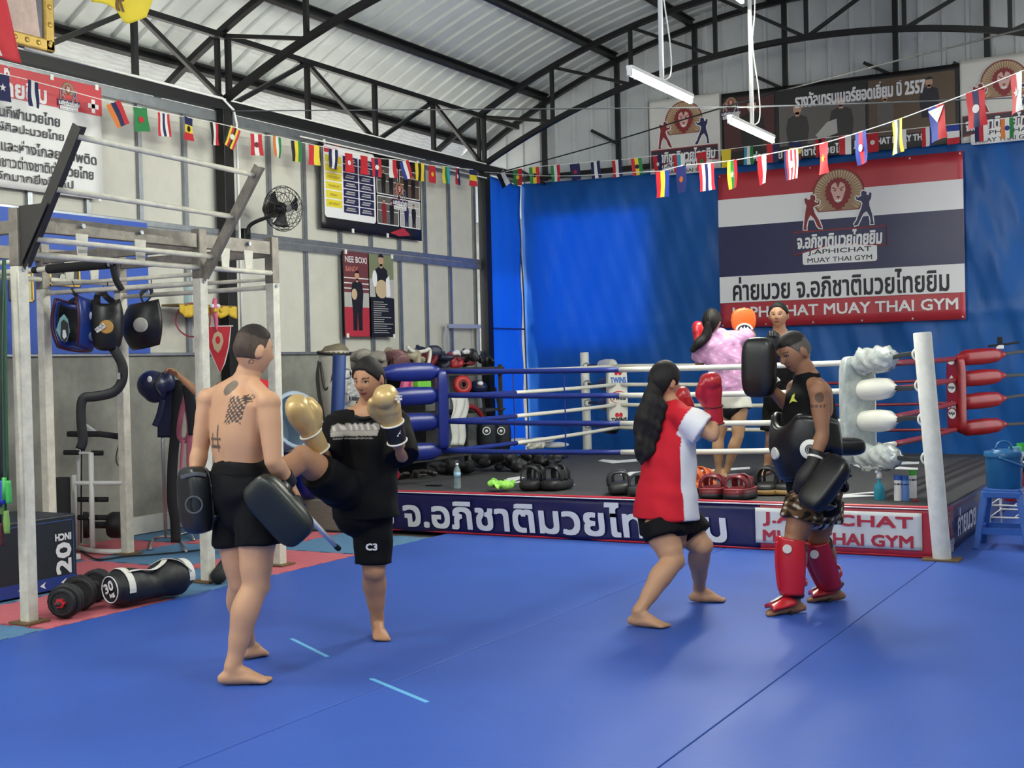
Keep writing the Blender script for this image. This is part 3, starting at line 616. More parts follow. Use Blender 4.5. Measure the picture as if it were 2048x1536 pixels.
# printed marks on the canvas
def cpoly(pts): return [(on_z(u, v, RZ).x, on_z(u, v, RZ).y) for u, v in pts]
Mz = Matrix.Translation((0, 0, RZ+.002))
for k_, pl in enumerate(([(1196, 922), (1225, 927), (1330, 918), (1328, 914), (1235, 921), (1205, 919)], [(1240, 950), (1262, 944), (1330, 941), (1330, 945), (1275, 949), (1330, 955), (1330, 958)], [(1014, 957), (1038, 953), (1050, 955), (1020, 966), (1040, 962), (1042, 965), (1010, 970)], [(1120, 965), (1152, 970), (1120, 973)],
        [(1392, 941), (1500, 934), (1500, 938), (1400, 946)], [(1398, 953), (1490, 946), (1492, 949), (1400, 957)], [(1705, 930), (1838, 922), (1838, 928), (1760, 931), (1836, 936), (1836, 940), (1720, 936)], [(1672, 990), (1755, 983), (1760, 986), (1700, 989), (1765, 992), (1680, 996)])):
    flat([cpoly(pl)], Mz, WHITE, ring, 'canvas_print')
# aprons
def apron_front(name, x0, x1, z0, z1, m, off, amp=.006):
    return MB().sheet(lambda u, v: (x0+u*(x1-x0), RY0-off-.006*(1-v)+amp*math.sin(u*23+v*5)*math.sin(v*3+u*7), z0+v*(z1-z0)), 60, 8, .003).build(name, m, ring, smooth=True)
apron_front('apron', RX0+.02, -3.2, .0, RZ-.012, m_apb, .012); apron_front('apron', -3.22, RX1-.04, -.0, RZ+.01, m_apr, .012, .0015)
MB().sheet(lambda u, v: (-3.235+u*1.27, RY0-.030+.002*math.sin(u*19+v*6), .055+v*.275), 30, 8, .002).build('apron_plate', m_apw, ring, smooth=True)
Mf = plane_M((0, RY0-.040, 0), (1, 0, 0), (0, 0, 1))
def fx(px_, py_): return on_y(px_, py_, RY0-.034)
a, b = fx(808, 1040), fx(1452, 1060); text('จ.อภิชาติมวยไทยยิม', .3, mat('apron_letter', (216, 218, 220), .4), ring, Mf @ Matrix.Translation(((a.x+b.x)/2, .185, 0)), width=b.x-a.x, height=.27, bold=.009, shear=-.08)
text('J.APHICHAT', .15, m_apr, ring, Mf @ Matrix.Translation((-2.60, .245, .0)), width=1.14, height=.105, bold=.004)
text('MUAY THAI GYM', .15, m_apr, ring, Mf @ Matrix.Translation((-2.60, .115, .0)), width=1.14, height=.085, bold=.004)
flat([rrect(-6.80, .06, -6.66, .19, .02)], Mf, WHITE, ring, 'corner_mark', 0); flat([rrect(-6.79, .07, -6.67, .18, .015)], Mf, m_apb, ring, 'corner_mark', .001)
flat([circ(-6.73, .1, .03, .03, 14)], Mf, WHITE, ring, 'corner_mark', .002)
MB().tube([V(RX0, RY0-.014, RZ+.0), V(RX1, RY0-.014, RZ+.012)], .012, 6).build('edge_cord', mat('edge_red', (190, 40, 58), .4), ring)
MB().tube([V(RX0, RY0-.026, RZ-.008), V(RX1, RY0-.026, RZ+.0)], .005, 6).build('edge_piping', WHITE, ring)
MB().tube([V(RX0, RY0-.016, .008), V(RX1, RY0-.016, .008)], .008, 6).build('edge_cord', mat('edge_red', (190, 40, 58), .4), ring)
MB().sheet(lambda u, v: (RX1+.012+.006*math.sin(u*20+v*4), RY0+.02+u*(RY1-RY0-.04), .0+v*(RZ-.01)), 60, 6, .003).build('apron', m_apb, ring, smooth=True)
Mr = plane_M((RX1+.024, RY0, 0), (0, 1, 0), (0, 0, 1))
flat([rect(.03, .0, .42, .35)], Mr, m_apr, ring, 'apron_panel', 0); emblem(Mr @ Matrix.Translation((.24, .24, .002)), ring, .085, rays=False)
text('ค่ายมวย', .2, WHITE, ring, Mr @ Matrix.Translation((1.0, .19, .004)), width=.8, height=.2, bold=.006)
MB().sheet(lambda u, v: (RX0-.012, RY0+.02+u*(RY1-RY0-.04), .0+v*(RZ-.01)), 10, 2, .003).build('apron', m_apb, ring)
# posts
m_pw = mat('post_white', (222, 222, 214), .5, 0, .12, 14); m_pb = mat('post_blue', (30, 62, 122), .45, 0, .1, 8); m_rust = mat('rusty_plate', (120, 96, 66), .7, .2, .3, 20)
tp = on_y(1849, 668, RY0+.02)
POST = {'nr': (V(-1.82, RY0-.06, 0), V(tp.x, RY0-.06, 1.66), m_pw, .066), 'nl': (V(-7.31, RY0-.09, 0), V(-7.19, RY0-.09, 1.62), m_pb, .062), 'fl': (V(-7.36, RY1+.05, 0), V(-7.38, RY1+.05, 1.63), m_pw, .058), 'fr': (V(-1.77, RY1+.05, 0), V(-1.77, RY1+.05, 1.63), m_pw, .06)}
COR = {'nr': V(-2.62, 10.43, 0), 'nl': V(-6.58, 10.36, 0), 'fl': V(-6.58, 14.4, 0), 'fr': V(-2.55, 14.4, 0)}
LEV = (1.445, 1.215, .965, .68); m_hook = mat('hook_steel', (150, 152, 156), .35, .7); m_strap = mat('strap_dark', (40, 42, 46), .6)
for k_, (a, b, m_, r_) in POST.items():
    po = MB().lathe([(r_, 0), (r_, (b-a).length-.01), (r_*.93, (b-a).length)], a, frame(b-a), 20).build('corner_post', m_, ring, smooth=True, angle=40)
    MB().box(a+V(0, 0, .006), (.26, .20, .012)).build('base_plate', m_rust, po)
# ropes
def rope(p, q, ma, mb_, ra=.026, rb=.026, sag=.02, split=.5):
    m_ = p.lerp(q, split)-V(0, 0, sag)
    MB().tube([p, p.lerp(m_, .5)-V(0, 0, sag*.3), m_], ra, 8, steps=10).build('rope', ma, ring, smooth=True)
    MB().tube([m_, m_.lerp(q, .5)-V(0, 0, sag*.3), q], rb, 8, steps=10).build('rope', mb_, ring, smooth=True)
for i, z in enumerate(LEV):
    A = {k_: COR[k_]+V(0, 0, z+(.06 if k_ == 'nr' and i == 3 else 0)) for k_ in COR}
    rope(A['nl'], A['nr'], m_rb, m_rw, .024, .024, split=.47); rope(A['nl'], A['fl'], m_rb, m_rw, .024, .022, split=.36)
    rope(A['fl'], A['fr'], m_rw, m_rr, .024, .016, split=.62); rope(A['nr'], A['fr'], m_rw, m_rr, .026, .026, split=.30)
for (a, b, f) in (('nl', 'fl', .35), ('nl', 'nr', .33), ('fl', 'fr', .33), ('nr', 'fr', .6)):
    p = COR[a].lerp(COR[b], f); MB().tube([p+V(0, 0, LEV[3]-.05), p+V(.01, 0, 1.0), p+V(0, 0, LEV[0])], .007, 6).build('rope_tie', m_rb, ring)
# corner pads and turnbuckle cushions
m_vb = mat('vinyl_blue', (26, 40, 118), .32, 0, .06, 8, .1, 20); m_vw = mat('vinyl_white', (222, 221, 210), .35, 0, .05, 9, .08, 20); m_vr = mat('vinyl_red', (140, 22, 30), .28, 0, .1, 8, .12, 20); m_vk = mat('vinyl_black', (30, 30, 33), .38, 0, .06, 8, .1, 20)
m_wrap = mat('plastic_wrap', (190, 198, 194), .2, .15, .3, 9, .8, 16, coat=.6)
for k_, mp, z0, z1, w in (('nl', m_vb, .70, 1.46, .16), ('nr', m_wrap, .62, 1.50, .30), ('fl', m_vw, .72, 1.44, .26), ('fr', m_vr, .66, 1.46, .24)):
    c = COR[k_]; ctr = V((RX0+RX1)/2, (RY0+RY1)/2, 0); nrm = (ctr-c).normalized(); tan = V(-nrm.y, nrm.x, 0); R = Matrix((tan, nrm, V(0, 0, 1))).transposed()
    pad = MB().ell(c+V(0, 0, (z0+z1)/2)-nrm*.0, (w/2, .055, (z1-z0)/2), R, 32, sup=6.0).build('corner_pad', mp, ring, smooth=True)
    if k_ in ('fl', 'fr'):
        sgn = 1 if tan.dot(CR) > 0 else -1
        Mp = plane_M(c+nrm*.058+V(0, 0, 0), tan*sgn, (0, 0, 1))
        if k_ == 'fl':
            text('TWINS', .1, mat('logo_blue', (60, 110, 190), .4), pad, Mp @ Matrix.Translation((0, 1.27, 0)), width=.2, height=.07, bold=.003)
            for z_ in (1.36, .84): flat([circ(-.025, z_, .025, .03, 12), circ(.025, z_, .025, .03, 12)], Mp, mat('logo_red', (196, 34, 46), .4), pad, 'logo_mark', .001)
            flat([circ(0, 1.06, .115, .075, 28)], Mp, mat('logo_red', (196, 34, 46), .4), pad, 'logo_ring', .0); flat([circ(.012, 1.055, .11, .068, 28)], Mp, m_vw, pad, 'logo_ring', .001)
            text('Twins', .1, INK, pad, Mp @ Matrix.Translation((0.01, 1.055, .003)), width=.17, height=.06, bold=.003, shear=.25)
            text('TWINS', .1, INK, pad, Mp @ Matrix.Translation((0, .78, 0)), width=.2, height=.05, bold=.003)
        else:
            for z_ in (1.16, .88):
                flat([circ(0, z_-.03, .07, .055, 20)], Mp, WHITE, pad, 'logo_disc', 0); flat([[(-.07, z_+.02), (-.055, z_+.02), (-.03, z_+.045), (-.008, z_+.03), (0, z_+.08), (.008, z_+.03), (.03, z_+.045), (.055, z_+.02), (.07, z_+.02), (.07, z_+.06), (.04, z_+.07), (0, z_+.11), (-.04, z_+.07), (-.07, z_+.06)]], Mp, WHITE, pad, 'logo_crown', 0)
                text('RAJA', .05, INK, pad, Mp @ Matrix.Translation((0, z_-.03, .002)), width=.11, height=.035, bold=.002)
            flat([circ(0, 1.41, .06, .03, 16)], Mp, WHITE, pad, 'logo_disc', 0)
    pb, pt, _, pr_ = POST[k_]
    for i, z in enumerate(LEV):
        p = pb.lerp(pt, (z+.05)/1.62)+V(0, 0, 0); p.z = z+.06 if k_ in ('nr', 'fr') else z; c0 = c+V(0, 0, z); d = (p-c0); L_ = d.length; d.normalize()
        a, b = c0+d*.04, c0+d*(.60 if k_ != 'nr' else .62); mid = (a+b)/2; up = V(0, 0, 1)
        mm = {'nl': m_vb, 'nr': (m_wrap, m_vw, m_vw, m_wrap)[i], 'fl': (m_vw, m_vk, m_vk, m_vk)[i], 'fr': m_vr}[k_]
        sd = d.cross(up)
        if k_ == 'nr' and i in (0, 3):   # crumpled plastic-wrapped cushions
            mb = MB(); q0 = len(mb.v); mb.tube([a, a.lerp(b, .12), a.lerp(b, .35), a.lerp(b, .6), a.lerp(b, .85), b], [.06, .10, .085, .095, .085, .05], 34, steps=22, side=up, ratio=.8); random.seed(i+5); ph = [random.uniform(0, 6) for _ in range(6)]; nv = []
            for v_ in mb.v:
                v_ = Vector(v_); t_ = (v_-a).dot(d); c_ = a+d*t_; r_v = v_-c_; an = math.atan2(r_v.dot(up), r_v.dot(sd)); k2 = 1+.16*abs(math.sin(2.5*an+t_*19+ph[0]))+.14*abs(math.sin(4*an-t_*33+ph[1]))-.12*abs(math.sin(3*an+t_*55+ph[2])); nv.append(tuple(c_+r_v*k2+d*(.012*math.sin(an*3+ph[3]))))
            mb.v = nv; cu_ = mb.build('turnbuckle_pad', mm, ring, smooth=True)
        else:
            cu_ = MB().tube([a, a.lerp(b, .15), mid, a.lerp(b, .8), b], [.05, .085, .09, .08, .03], 18, steps=14, side=up, ratio=.75, round_caps=True).build('turnbuckle_pad', mm, ring, smooth=True)
            if k_ == 'nr': MB().tube([a-sd*.0+up*-.015+CR*-.0, mid-up*.02-CW*.072, b-up*.01-CW*.04], .004, 6, steps=10).build('seam', m_strap, cu_)
            if k_ == 'nl': MB().tube([a+up*.03, mid+up*.065, b+up*.01], .005, 6, steps=8).build('seam', m_vk, cu_)
        MB().strip([b-d*.05, b.lerp(p, .45)+V(0, 0, .012*(-1)**i), p-d*(pr_+.04)], .035, .012, steps=8, n_up=up).build('turnbuckle_strap', m_strap, ring)
        hk = p-d*(pr_+.012); MB().torus(hk, .045, .008, frame(CW, up), 18, 8).build('hook_ring', m_pw if k_ == 'nr' else m_hook, ring, smooth=True)
# ------------------------------------------------------------------ pull-up rack
m_rk = mat('rack_white', (212, 208, 192), .5, 0, .24, 9, .1, 40); m_bare = mat('bare_steel', (132, 126, 116), .5, .35, .35, 14, .15, 40); m_dark = mat('dark_steel', (60, 58, 56), .5, .4, .2, 10)
m_foam = mat('black_foam', (22, 22, 24), .8); m_rub = mat('black_rubber', (26, 26, 28), .6, 0, .1, 20)
FX, BX = -6.36, -7.97; RYS = (5.29, 6.85, 7.64)
rack = thing('pull_up_rack', 'white and bare steel pull-up rack with leaning ladder bars on the puzzle tiles', 'exercise rack', (-7.1, 6.5, 0))
for X_ in (FX, BX):
    for Y_ in RYS:
        po = MB().box((X_, Y_, 1.08), (.075, .075, 2.16)).build('post', m_rk, rack, bevel=.004)
        MB().box((X_, Y_, 2.335), (.077, .077, .35)).build('post_head', m_bare, po, bevel=.004)
        MB().box((X_, Y_, .006), (.17, .17, .012)).build('foot_plate', m_rust, po)
        MB().tube([V(X_+.04, Y_, 2.14), V(X_+.05, Y_, 2.14)], .014, 8).build('bolt', GALV, po)
for X_ in (FX, BX):
    for a, b in zip(RYS[:-1], RYS[1:]):
        MB().box((X_, (a+b)/2, 2.425), (.05, b-a-.078, .10)).build('beam', m_bare, rack, bevel=.004)
        MB().cyl((X_+.03, a+.05, 2.235), (X_+.03, b-.05, 2.235), .019, 10).build('pull_up_bar', m_rk, rack, smooth=True)
        for f in (.3, .62):
            Y_ = a+(b-a)*f; MB().prism([(-.05, .06), (.05, .06), (.035, -.09), (-.035, -.09)], plane_M((X_+.028, Y_, 2.33), (0, 1, 0), (0, 0, 1)), .008).build('bracket', m_rk, rack)
            MB().cyl((X_+.025, Y_+.0, 2.44), (X_+.05, Y_, 2.44), .016, 8).build('bolt', GALV, rack)
for Y_ in RYS:
    MB().box(((FX+BX)/2, Y_, 2.40), (FX-BX-.078, .05, .08)).build('beam', m_bare, rack, bevel=.004)
    MB().cyl((FX-.04, Y_, 2.13), (BX+.04, Y_, 2.13), .019, 10).build('pull_up_bar', m_rk, rack, smooth=True)
    MB().cyl((FX-.04, Y_+.07, 2.2), (BX+.04, Y_+.07, 2.2), .016, 10).build('pull_up_bar', m_rk, rack, smooth=True)
# black padded grip bar
b_ = MB().cyl((FX, 6.05, 2.22), (BX, 6.05, 2.22), .019, 10).build('grip_bar', m_rk, rack, smooth=True)
MB().cyl((FX-.05, 6.05, 2.22), (FX-.62, 6.05, 2.22), .032, 12).build('foam_grip', m_foam, b_, smooth=True, angle=40)
for dx in (.72, .86, 1.0): MB().cyl((FX-dx, 6.05, 2.22), (FX-dx-.05, 6.05, 2.22), .023, 10).build('tape_band', m_foam, b_)
MB().tube([V(FX-.02, 6.05, 2.25), V(FX+.0, 6.06, 2.12), V(FX+.01, 6.1, 2.05)], .022, 8, steps=8).build('hanging_strap', m_foam, rack)
# leaning ladder
for Y_, xt, zt in ((5.29, -5.83, 2.95), (6.85, -5.80, 2.90)):
    a, b = V(FX+.02, Y_, 2.16), V(xt, Y_, zt); mb = MB(); mb.bar(a, b, .075, .008, V(1, 0, -.6)); mb.bar(a+V(0, .034, 0), b+V(0, .034, 0), .008, .07, V(1, 0, -.6)); mb.build('ladder_rail', m_dark if Y_ < 6 else m_bare, rack)
MB().prism([(0, -.30), (.25, .06), (0, .06)], plane_M((FX+.04, 5.27, 2.46), (1, 0, 0), (0, 0, 1)), .006).build('gusset', m_dark, rack)
for f in (.93, .56, .20):
    MB().cyl(V(FX+.02, 5.3, 2.16).lerp(V(-5.83, 5.3, 2.95), f), V(FX+.02, 6.84, 2.16).lerp(V(-5.80, 6.84, 2.90), f), .018, 10).build('rung', m_rk, rack, smooth=True)
# ------------------------------------------------------------------ hanging belly pads
def belly_pad(name, label, c, n, r, h, mo, mi_, deco, strap_to, half=105, taper=.75):
    t = thing(name, label, 'belly pad', c, group='belly pads hung on the rack')
    n = Vector(n); n.z = 0; n.normalize(); s = V(-n.y, n.x, 0); C_ = Vector(c)
    def f(u, v, rr=r):
        a = math.radians(half)*(2*u-1); z = (v-.5)*h; k = 1-.30*(2*v-1)**2*(1 if v < .5 else taper)
        zz = z+.12*h*(abs(2*u-1)**2)
        return C_+(n*math.cos(a)*rr*(.75+.25*k)+s*math.sin(a)*rr)*(k if True else 1)+V(0, 0, zz)
    sh = MB().sheet(lambda u, v: f(u, v), 26, 12, .05).build('shell', mo, t, smooth=True)
    MB().sheet(lambda u, v: f(.03+u*.94, .04+v*.92, r-.028), 24, 10, .006).build('lining', mi_, t, smooth=True)
    rim = [f(0, v/8) for v in range(9)]+[f(u/20, 1) for u in range(1, 21)]+[f(1, 1-v/8) for v in range(1, 9)]+[f(1-u/20, 0) for u in range(1, 21)]
    MB().tube(rim+[rim[0]], .014, 8).build('piping', MATS.get('pad_maroon') or mat('pad_maroon', (72, 24, 40), .4), t, smooth=True) if 'blue' in label else None
    for (u, v, ru, m_) in deco:
        P_ = f(u, v, r+.028); N_ = (f(u, v, r+.1)-f(u, v, r)); N_.z = 0; N_.normalize(); Rr = frame(N_, V(0, 0, 1))
        MB().lathe([(ru, -.006), (ru, .006), (ru*.9, .012), (0.001, .014)], P_, Rr, 22).build('disc', m_, t, smooth=True, angle=40)
    for dx in (0.2, .8):
        top = Vector(strap_to); p0 = f(dx, 1.0); MB().strip([p0, p0.lerp(top, .5)+(p0-top).cross(V(0, 0, 1)).normalized()*.05, top], .05, .012, steps=10, n_up=s).build('strap', mi_, t)
    MB().tube([Vector(strap_to)-V(0, 0, .03), Vector(strap_to)+V(.02, 0, .03), Vector(strap_to)+V(.0, 0, .075)], .004, 6, steps=6).build('hook', m_dark, t)
    return t, f
Yb = 6.85; m_pblue = mat('pad_blue', (30, 56, 132), .3, 0, .1, 8); m_pblk = mat('pad_black', (22, 22, 25), .4, 0, .1, 10)
c = on_y(143, 655, Yb); t, f = belly_pad('belly_pad', 'blue and black round belly pad hanging leftmost on the rack', c, CR*.62+CW*.78, .185, .36, m_pblue, m_pblk, [(.16, .66, .045, mat('disc_silver', (172, 184, 200), .35)), (.16, .25, .045, mat('disc_steel', (74, 92, 128), .35))], c+V(0.02, 0, .28))
Mt = plane_M(c+CR*-.045-CW*.03, CR, V(0, 0, 1)); 
MB().prism([(-.06, -.02), (-.03, .07), (.0, .10), (.03, .06), (.045, -.03), (.02, -.11), (-.02, -.1)], Mt, .012).build('teal_patch', mat('patch_teal', (120, 170, 172), .5), t); MB().prism([(-.025, -.08), (-.02, .04), (0, .06), (.03, .03), (.035, -.05), (.01, -.12)], Mt @ Matrix.Translation((0, 0, .008)), .01).build('patch_figure', PBLACK, t)
MB().prism([(-.012, -.07), (-.01, -.02), (.01, -.02), (.02, -.07), (0, -.09)], Mt @ Matrix.Translation((.005, 0, .015)), .008).build('patch_figure', WHITE, t)
c = on_y(214, 655, Yb+.12); t, f = belly_pad('belly_pad', 'black belly pad with a gold disc and long dangling belt on the rack', c, -CW*.9+CR*.2, .105, .34, m_pblk, m_pblk, [(.52, .5, .052, mat('disc_gold', (190, 142, 70), .4))], c+V(0, 0, .30), 80)
Mt = plane_M(c-CW*.160+V(0, 0, -.01), CR, V(0, 0, 1)) @ Matrix.Rotation(math.radians(35), 4, 'Z'); flat([rect(-.04, -.018, .04, .018)], Mt, WHITE, t, 'disc_label'); text('RAJA', .03, INK, t, Mt @ Matrix.Translation((0, 0, .002)), width=.07)
D_ = depth(c)-.05; P_ = lambda x, y: at(x, y, D_)
MB().strip([P_(222, 690), P_(236, 712), P_(246, 735), P_(243, 765), P_(225, 785), P_(190, 793), P_(168, 796), P_(162, 815), P_(163, 850), P_(166, 880), P_(160, 899)], .075, .012, steps=40, n_up=CR+V(0, 0, .3)).build('belt', m_pblk, t, smooth=True)
flat([rect(-.012, -.025, .012, .025)], plane_M(P_(239, 752)-CW*.02, CR, V(.3, 0, 1)), GREYL, t, 'belt_label', th=.004)
c = on_y(302, 655, RYS[2]-.06); t, f = belly_pad('belly_pad', 'black belly pad with a round white disc hanging rightmost on the rack', c, -CR*.85-CW*.30, .20, .34, m_pblk, mat('lining_grey', (44, 44, 46), .6), [(.80, .5, .058, mat('disc_ivory', (206, 203, 188), .5))], c+V(.0, 0, .34), 110)
# ------------------------------------------------------------------ box, dumbbells, sandbag
m_bx = mat('box_cover', (24, 30, 38), .5, 0, .1, 8); m_bxb = mat('box_blue', (26, 52, 128), .5)
bx = thing('jump_box', 'black 20 inch jump box with blue bottom band behind the near rack post', 'jump box', (-7.38, 5.95, .01))
MB().box((-7.38, 5.93, .265), (.58, .78, .51)).build('body', m_bx, bx, bevel=.012)
Mb = plane_M((-7.088, 5.93, .265), (0, 1, 0), (0, 0, 1))
flat([rect(-.385, -.25, .385, -.165)], Mb, m_bxb, bx, 'band', .001); flat([rect(-.36, .215, .36, .222), rect(.355, -.16, .362, .222)], Mb, mat('box_line', (52, 80, 130), .5), bx, 'line', .001)
for y_ in (-.12, .06, .24): flat([[(y_, -.21), (y_+.05, -.185), (y_+.035, -.21), (y_+.05, -.235)]], Mb, WHITE, bx, 'arrow', .002)
text('20', .2, WHITE, bx, Mb @ Matrix.Translation((.27, -.045, .002)) @ Matrix.Rotation(math.pi/2, 4, 'Z'), width=.21, height=.125, bold=.006)
text('INCH', .08, WHITE, bx, Mb @ Matrix.Translation((.27, .105, .002)) @ Matrix.Rotation(math.pi, 4, 'Z'), width=.135, height=.045, bold=.003)
def dumbbell(c, ang, label):
    d = V(math.cos(ang), math.sin(ang), 0); M = Matrix.Translation(Vector(c)) @ frame(d, V(0, 0, 1)).to_4x4()
    t = thing('dumbbell', label, 'dumbbell', M=M, group='black dumbbells')
    mb = MB(); mb.cyl(M @ V(0, 0, -.26), M @ V(0, 0, .26), .014, 12); mb.build('bar', m_dark, t, smooth=True)
    MB().cyl(M @ V(0, 0, -.07), M @ V(0, 0, .07), .018, 12).build('grip', m_rub, t, smooth=True)
    for s_ in (-1, 1):
        for k_, (z_, r_) in enumerate(((.10, .105), (.145, .105), (.185, .085))):
            R_ = frame(d, V(0, 0, 1)); pr_ = [(r_*.25, -.018), (r_*.9, -.018), (r_, -.010), (r_, .010), (r_*.9, .018), (r_*.78, .018), (r_*.74, .010), (r_*.35, .010), (r_*.25, .018)]
            MB().lathe(pr_, M @ V(0, 0, s_*z_), R_, 16).build('plate', m_rub, t, smooth=True, angle=35)
        MB().prism([(.032*math.cos(a)*(1 if i % 2 else .72), .032*math.sin(a)*(1 if i % 2 else .72)) for i, a in enumerate([math.pi*2*k/12 for k in range(12)])], M @ Matrix.Translation((0, 0, s_*.218)), .028).build('star_nut', mat('nut_red', (196, 36, 40), .4), t)
p = on_z(122, 1240, 0); dumbbell(V(p.x-.08, p.y+.17, .107), math.radians(-62), 'black plate dumbbell with red star nut nearest the rack post')
p = on_z(178, 1222, 0); dumbbell(V(p.x-.18, p.y+.16, .107), math.radians(-70), 'black plate dumbbell lying between the first dumbbell and the sandbag')
# sandbag
a, b = on_z(240, 1222), on_z(385, 1190); a = V(a.x-.1, a.y+.02, .125); b = V(b.x-.05, b.y, .135); d = (b-a).normalized()
sb = thing('sandbag', 'black 30 kg training sandbag with white cross straps lying by the mat edge', 'sandbag', (a.x, a.y, 0)); m_sb = mat('sandbag_black', (24, 24, 27), .55, 0, .15, 14, .4, 25)
up = V(0, 0, 1); sdv = d.cross(up)
MB().tube([a, a+d*.08, a.lerp(b, .25), a.lerp(b, .48)-V(0, 0, .02), a.lerp(b, .66), a.lerp(b, .85), b], [.10, .128, .122, .098, .12, .13, .08], 22, steps=30, side=sdv, ratio=.95, round_caps=False).build('bag', m_sb, sb, smooth=True)
Me2 = plane_M(a-d*.004, d.cross(up)*-1 if (d.cross(up)*-1).dot(CR) > 0 else d.cross(up), up); nz = (Me2.to_3x3() @ V(0, 0, 1)); 
if nz.dot(d) > 0: Me2 = plane_M(a-d*.004, sdv, up)
Rt = Matrix.Rotation(math.radians(28), 4, 'Z')
mb = MB(); mb.torus(Me2.translation, .084, .004, frame(d, up), 30, 6); mb.build('end_ring', WHITE, sb)
text('30', .07, WHITE, sb, Me2 @ Rt @ Matrix.Translation((0, .018, .004)), width=.095, height=.06, bold=.003); text('kg', .04, WHITE, sb, Me2 @ Rt @ Matrix.Translation((.01, -.042, .004)), width=.05, height=.035, bold=.002)
def around(f, r_, a0, a1): 
    P0 = a.lerp(b, f); return [P0+sdv*(r_*math.cos(math.radians(q)))+up*(r_*.95*math.sin(math.radians(q))) for q in range(a0, a1, 12)]
sN = -1 if sdv.dot(CW) > 0 else 1
A0, A1 = (60, 200) if sN < 0 else (-20, 120)
m_ws = mat('webbing_white', (212, 210, 200), .6)
MB().strip(around(.13, .131, -10, 190), .05, .006, n_up=d).build('strap', m_ws, sb); MB().strip(around(.93, .118, -10, 190), .05, .006, n_up=d).build('strap', m_ws, sb)
q0 = 25 if sN > 0 else 155
def lp(f, r_, q): P0 = a.lerp(b, f); return P0+sdv*(r_*math.cos(math.radians(q)))+up*(r_*.95*math.sin(math.radians(q)))
MB().strip([lp(.14, .130, 60), lp(.30, .124, 62), lp(.48, .106, 60), lp(.62, .122, 72), lp(.75, .134, 100), lp(.9, .128, 130)], .042, .006, steps=24, n_up=sdv).build('strap', m_ws, sb)
MB().strip([lp(.62, .122, 130), lp(.72, .134, 95), lp(.82, .137, 60), lp(.93, .122, 20)], .042, .006, steps=16, n_up=d).build('strap', m_ws, sb)
# skipping ropes at the left edge
m_hg = mat('handle_green', (64, 168, 84), .4); m_hb = mat('handle_blue', (48, 62, 190), .4); m_hl = mat('handle_lime', (120, 160, 80), .4); m_cord = mat('cord_dark', (34, 32, 44), .5); m_cg = mat('cord_green', (34, 74, 52), .5)
for k_, (x_, y_, m_, mc, lab) in enumerate(((17, 985, m_hg, m_cg, 'skipping rope with bright green handle at the left edge'), (5, 985, m_hb, m_cord, 'skipping rope with blue handle at the left edge'), (13, 1045, m_hl, m_cg, 'skipping rope with dull lime handle hanging lowest at the left edge'), (2, 1070, mat('handle_maroon', (70, 22, 30), .5), m_cord, 'skipping rope with dark red handle at the left edge'))):
    D_ = 7.55+.03*k_; t = thing('skipping_rope', lab, 'skipping rope', at(x_, y_+20, D_), group='skipping ropes hung on the rack')
    MB().tube([at(x_-1, y_-24, D_), at(x_, y_, D_), at(x_+1, y_+22, D_)], [.016, .02, .017], 12, steps=8).build('handle', m_, t, smooth=True)
    MB().tube([at(x_-1, y_-24, D_), at(x_-4, 800, D_), at(x_-5, 640, D_+.02), at(x_-7, 520, D_+.04)], .006, 6, steps=20).build('cord', mc, t, smooth=True)
    MB().tube([at(x_-7, 520, D_+.04), at(x_-12, 700, D_), at(x_-9, 900, D_), at(x_-8, 960+14*k_, D_)], .006, 6, steps=20).build('cord', mc, t, smooth=True)
    MB().tube([at(x_-8, 955+14*k_, D_), at(x_-8, 1000+14*k_, D_)], .016, 10).build('handle', m_, t, smooth=True)
# ------------------------------------------------------------------ dip stand behind the rack
def PP(x, y, D): return at(x, y, D)
Ds = 10.72; ds = thing('dip_stand', 'white dip and knee-raise stand with black arm pads against the concrete wall', 'exercise stand', on_z(200, 1098))
m_wst = mat('stand_white', (208, 208, 204), .4)
for x_, y0, y1, r_, D0 in ((158, 870, 1090, .022, 10.72), (252, 862, 1090, .028, 10.72), (182, 905, 1095, .022, 10.55), (246, 940, 1088, .026, 10.80), (148, 950, 1092, .02, 10.80)):
    MB().tube([PP(x_, y0, D0), PP(x_+3, y1, D0)], r_, 8).build('upright', m_wst, ds, smooth=True)
MB().tube([on_z(148, 1092, .022), on_z(165, 1098, .022), on_z(200, 1103, .022), on_z(240, 1103, .022), on_z(258, 1096, .022)], .022, 8, steps=14).build('base_rail', m_wst, ds, smooth=True)
MB().tube([PP(150, 966, 10.55), PP(245, 966, 10.55)], .018, 8).build('crossbar', m_wst, ds)
MB().strip([PP(140, 868, 10.65), PP(200, 868, 10.55), PP(246, 874, 10.65)], .09, .05, n_up=CW).build('arm_pad', m_foam, ds); MB().strip([PP(165, 850, 10.80), PP(190, 868, 10.65)], .06, .03, n_up=CU).build('back_pad', m_wst, ds)
for x0_, x1_, y_ in ((128, 158, 905), (184, 206, 906), (156, 178, 999), (188, 216, 999), (156, 178, 1035), (188, 216, 1035)):
    MB().tube([PP(x0_, y_, 10.6), PP(x1_, y_, 10.6)], .022, 10).build('foam_roller', m_foam, ds, smooth=True)
MB().tube([PP(150, 906, 10.6), PP(186, 906, 10.6)], .01, 8).build('handle_rod', m_wst, ds); MB().tube([PP(156, 1000, 10.6), PP(190, 1000, 10.6)], .01, 8).build('handle_rod', m_wst, ds); MB().tube([PP(156, 1036, 10.6), PP(190, 1036, 10.6)], .01, 8).build('handle_rod', m_wst, ds)
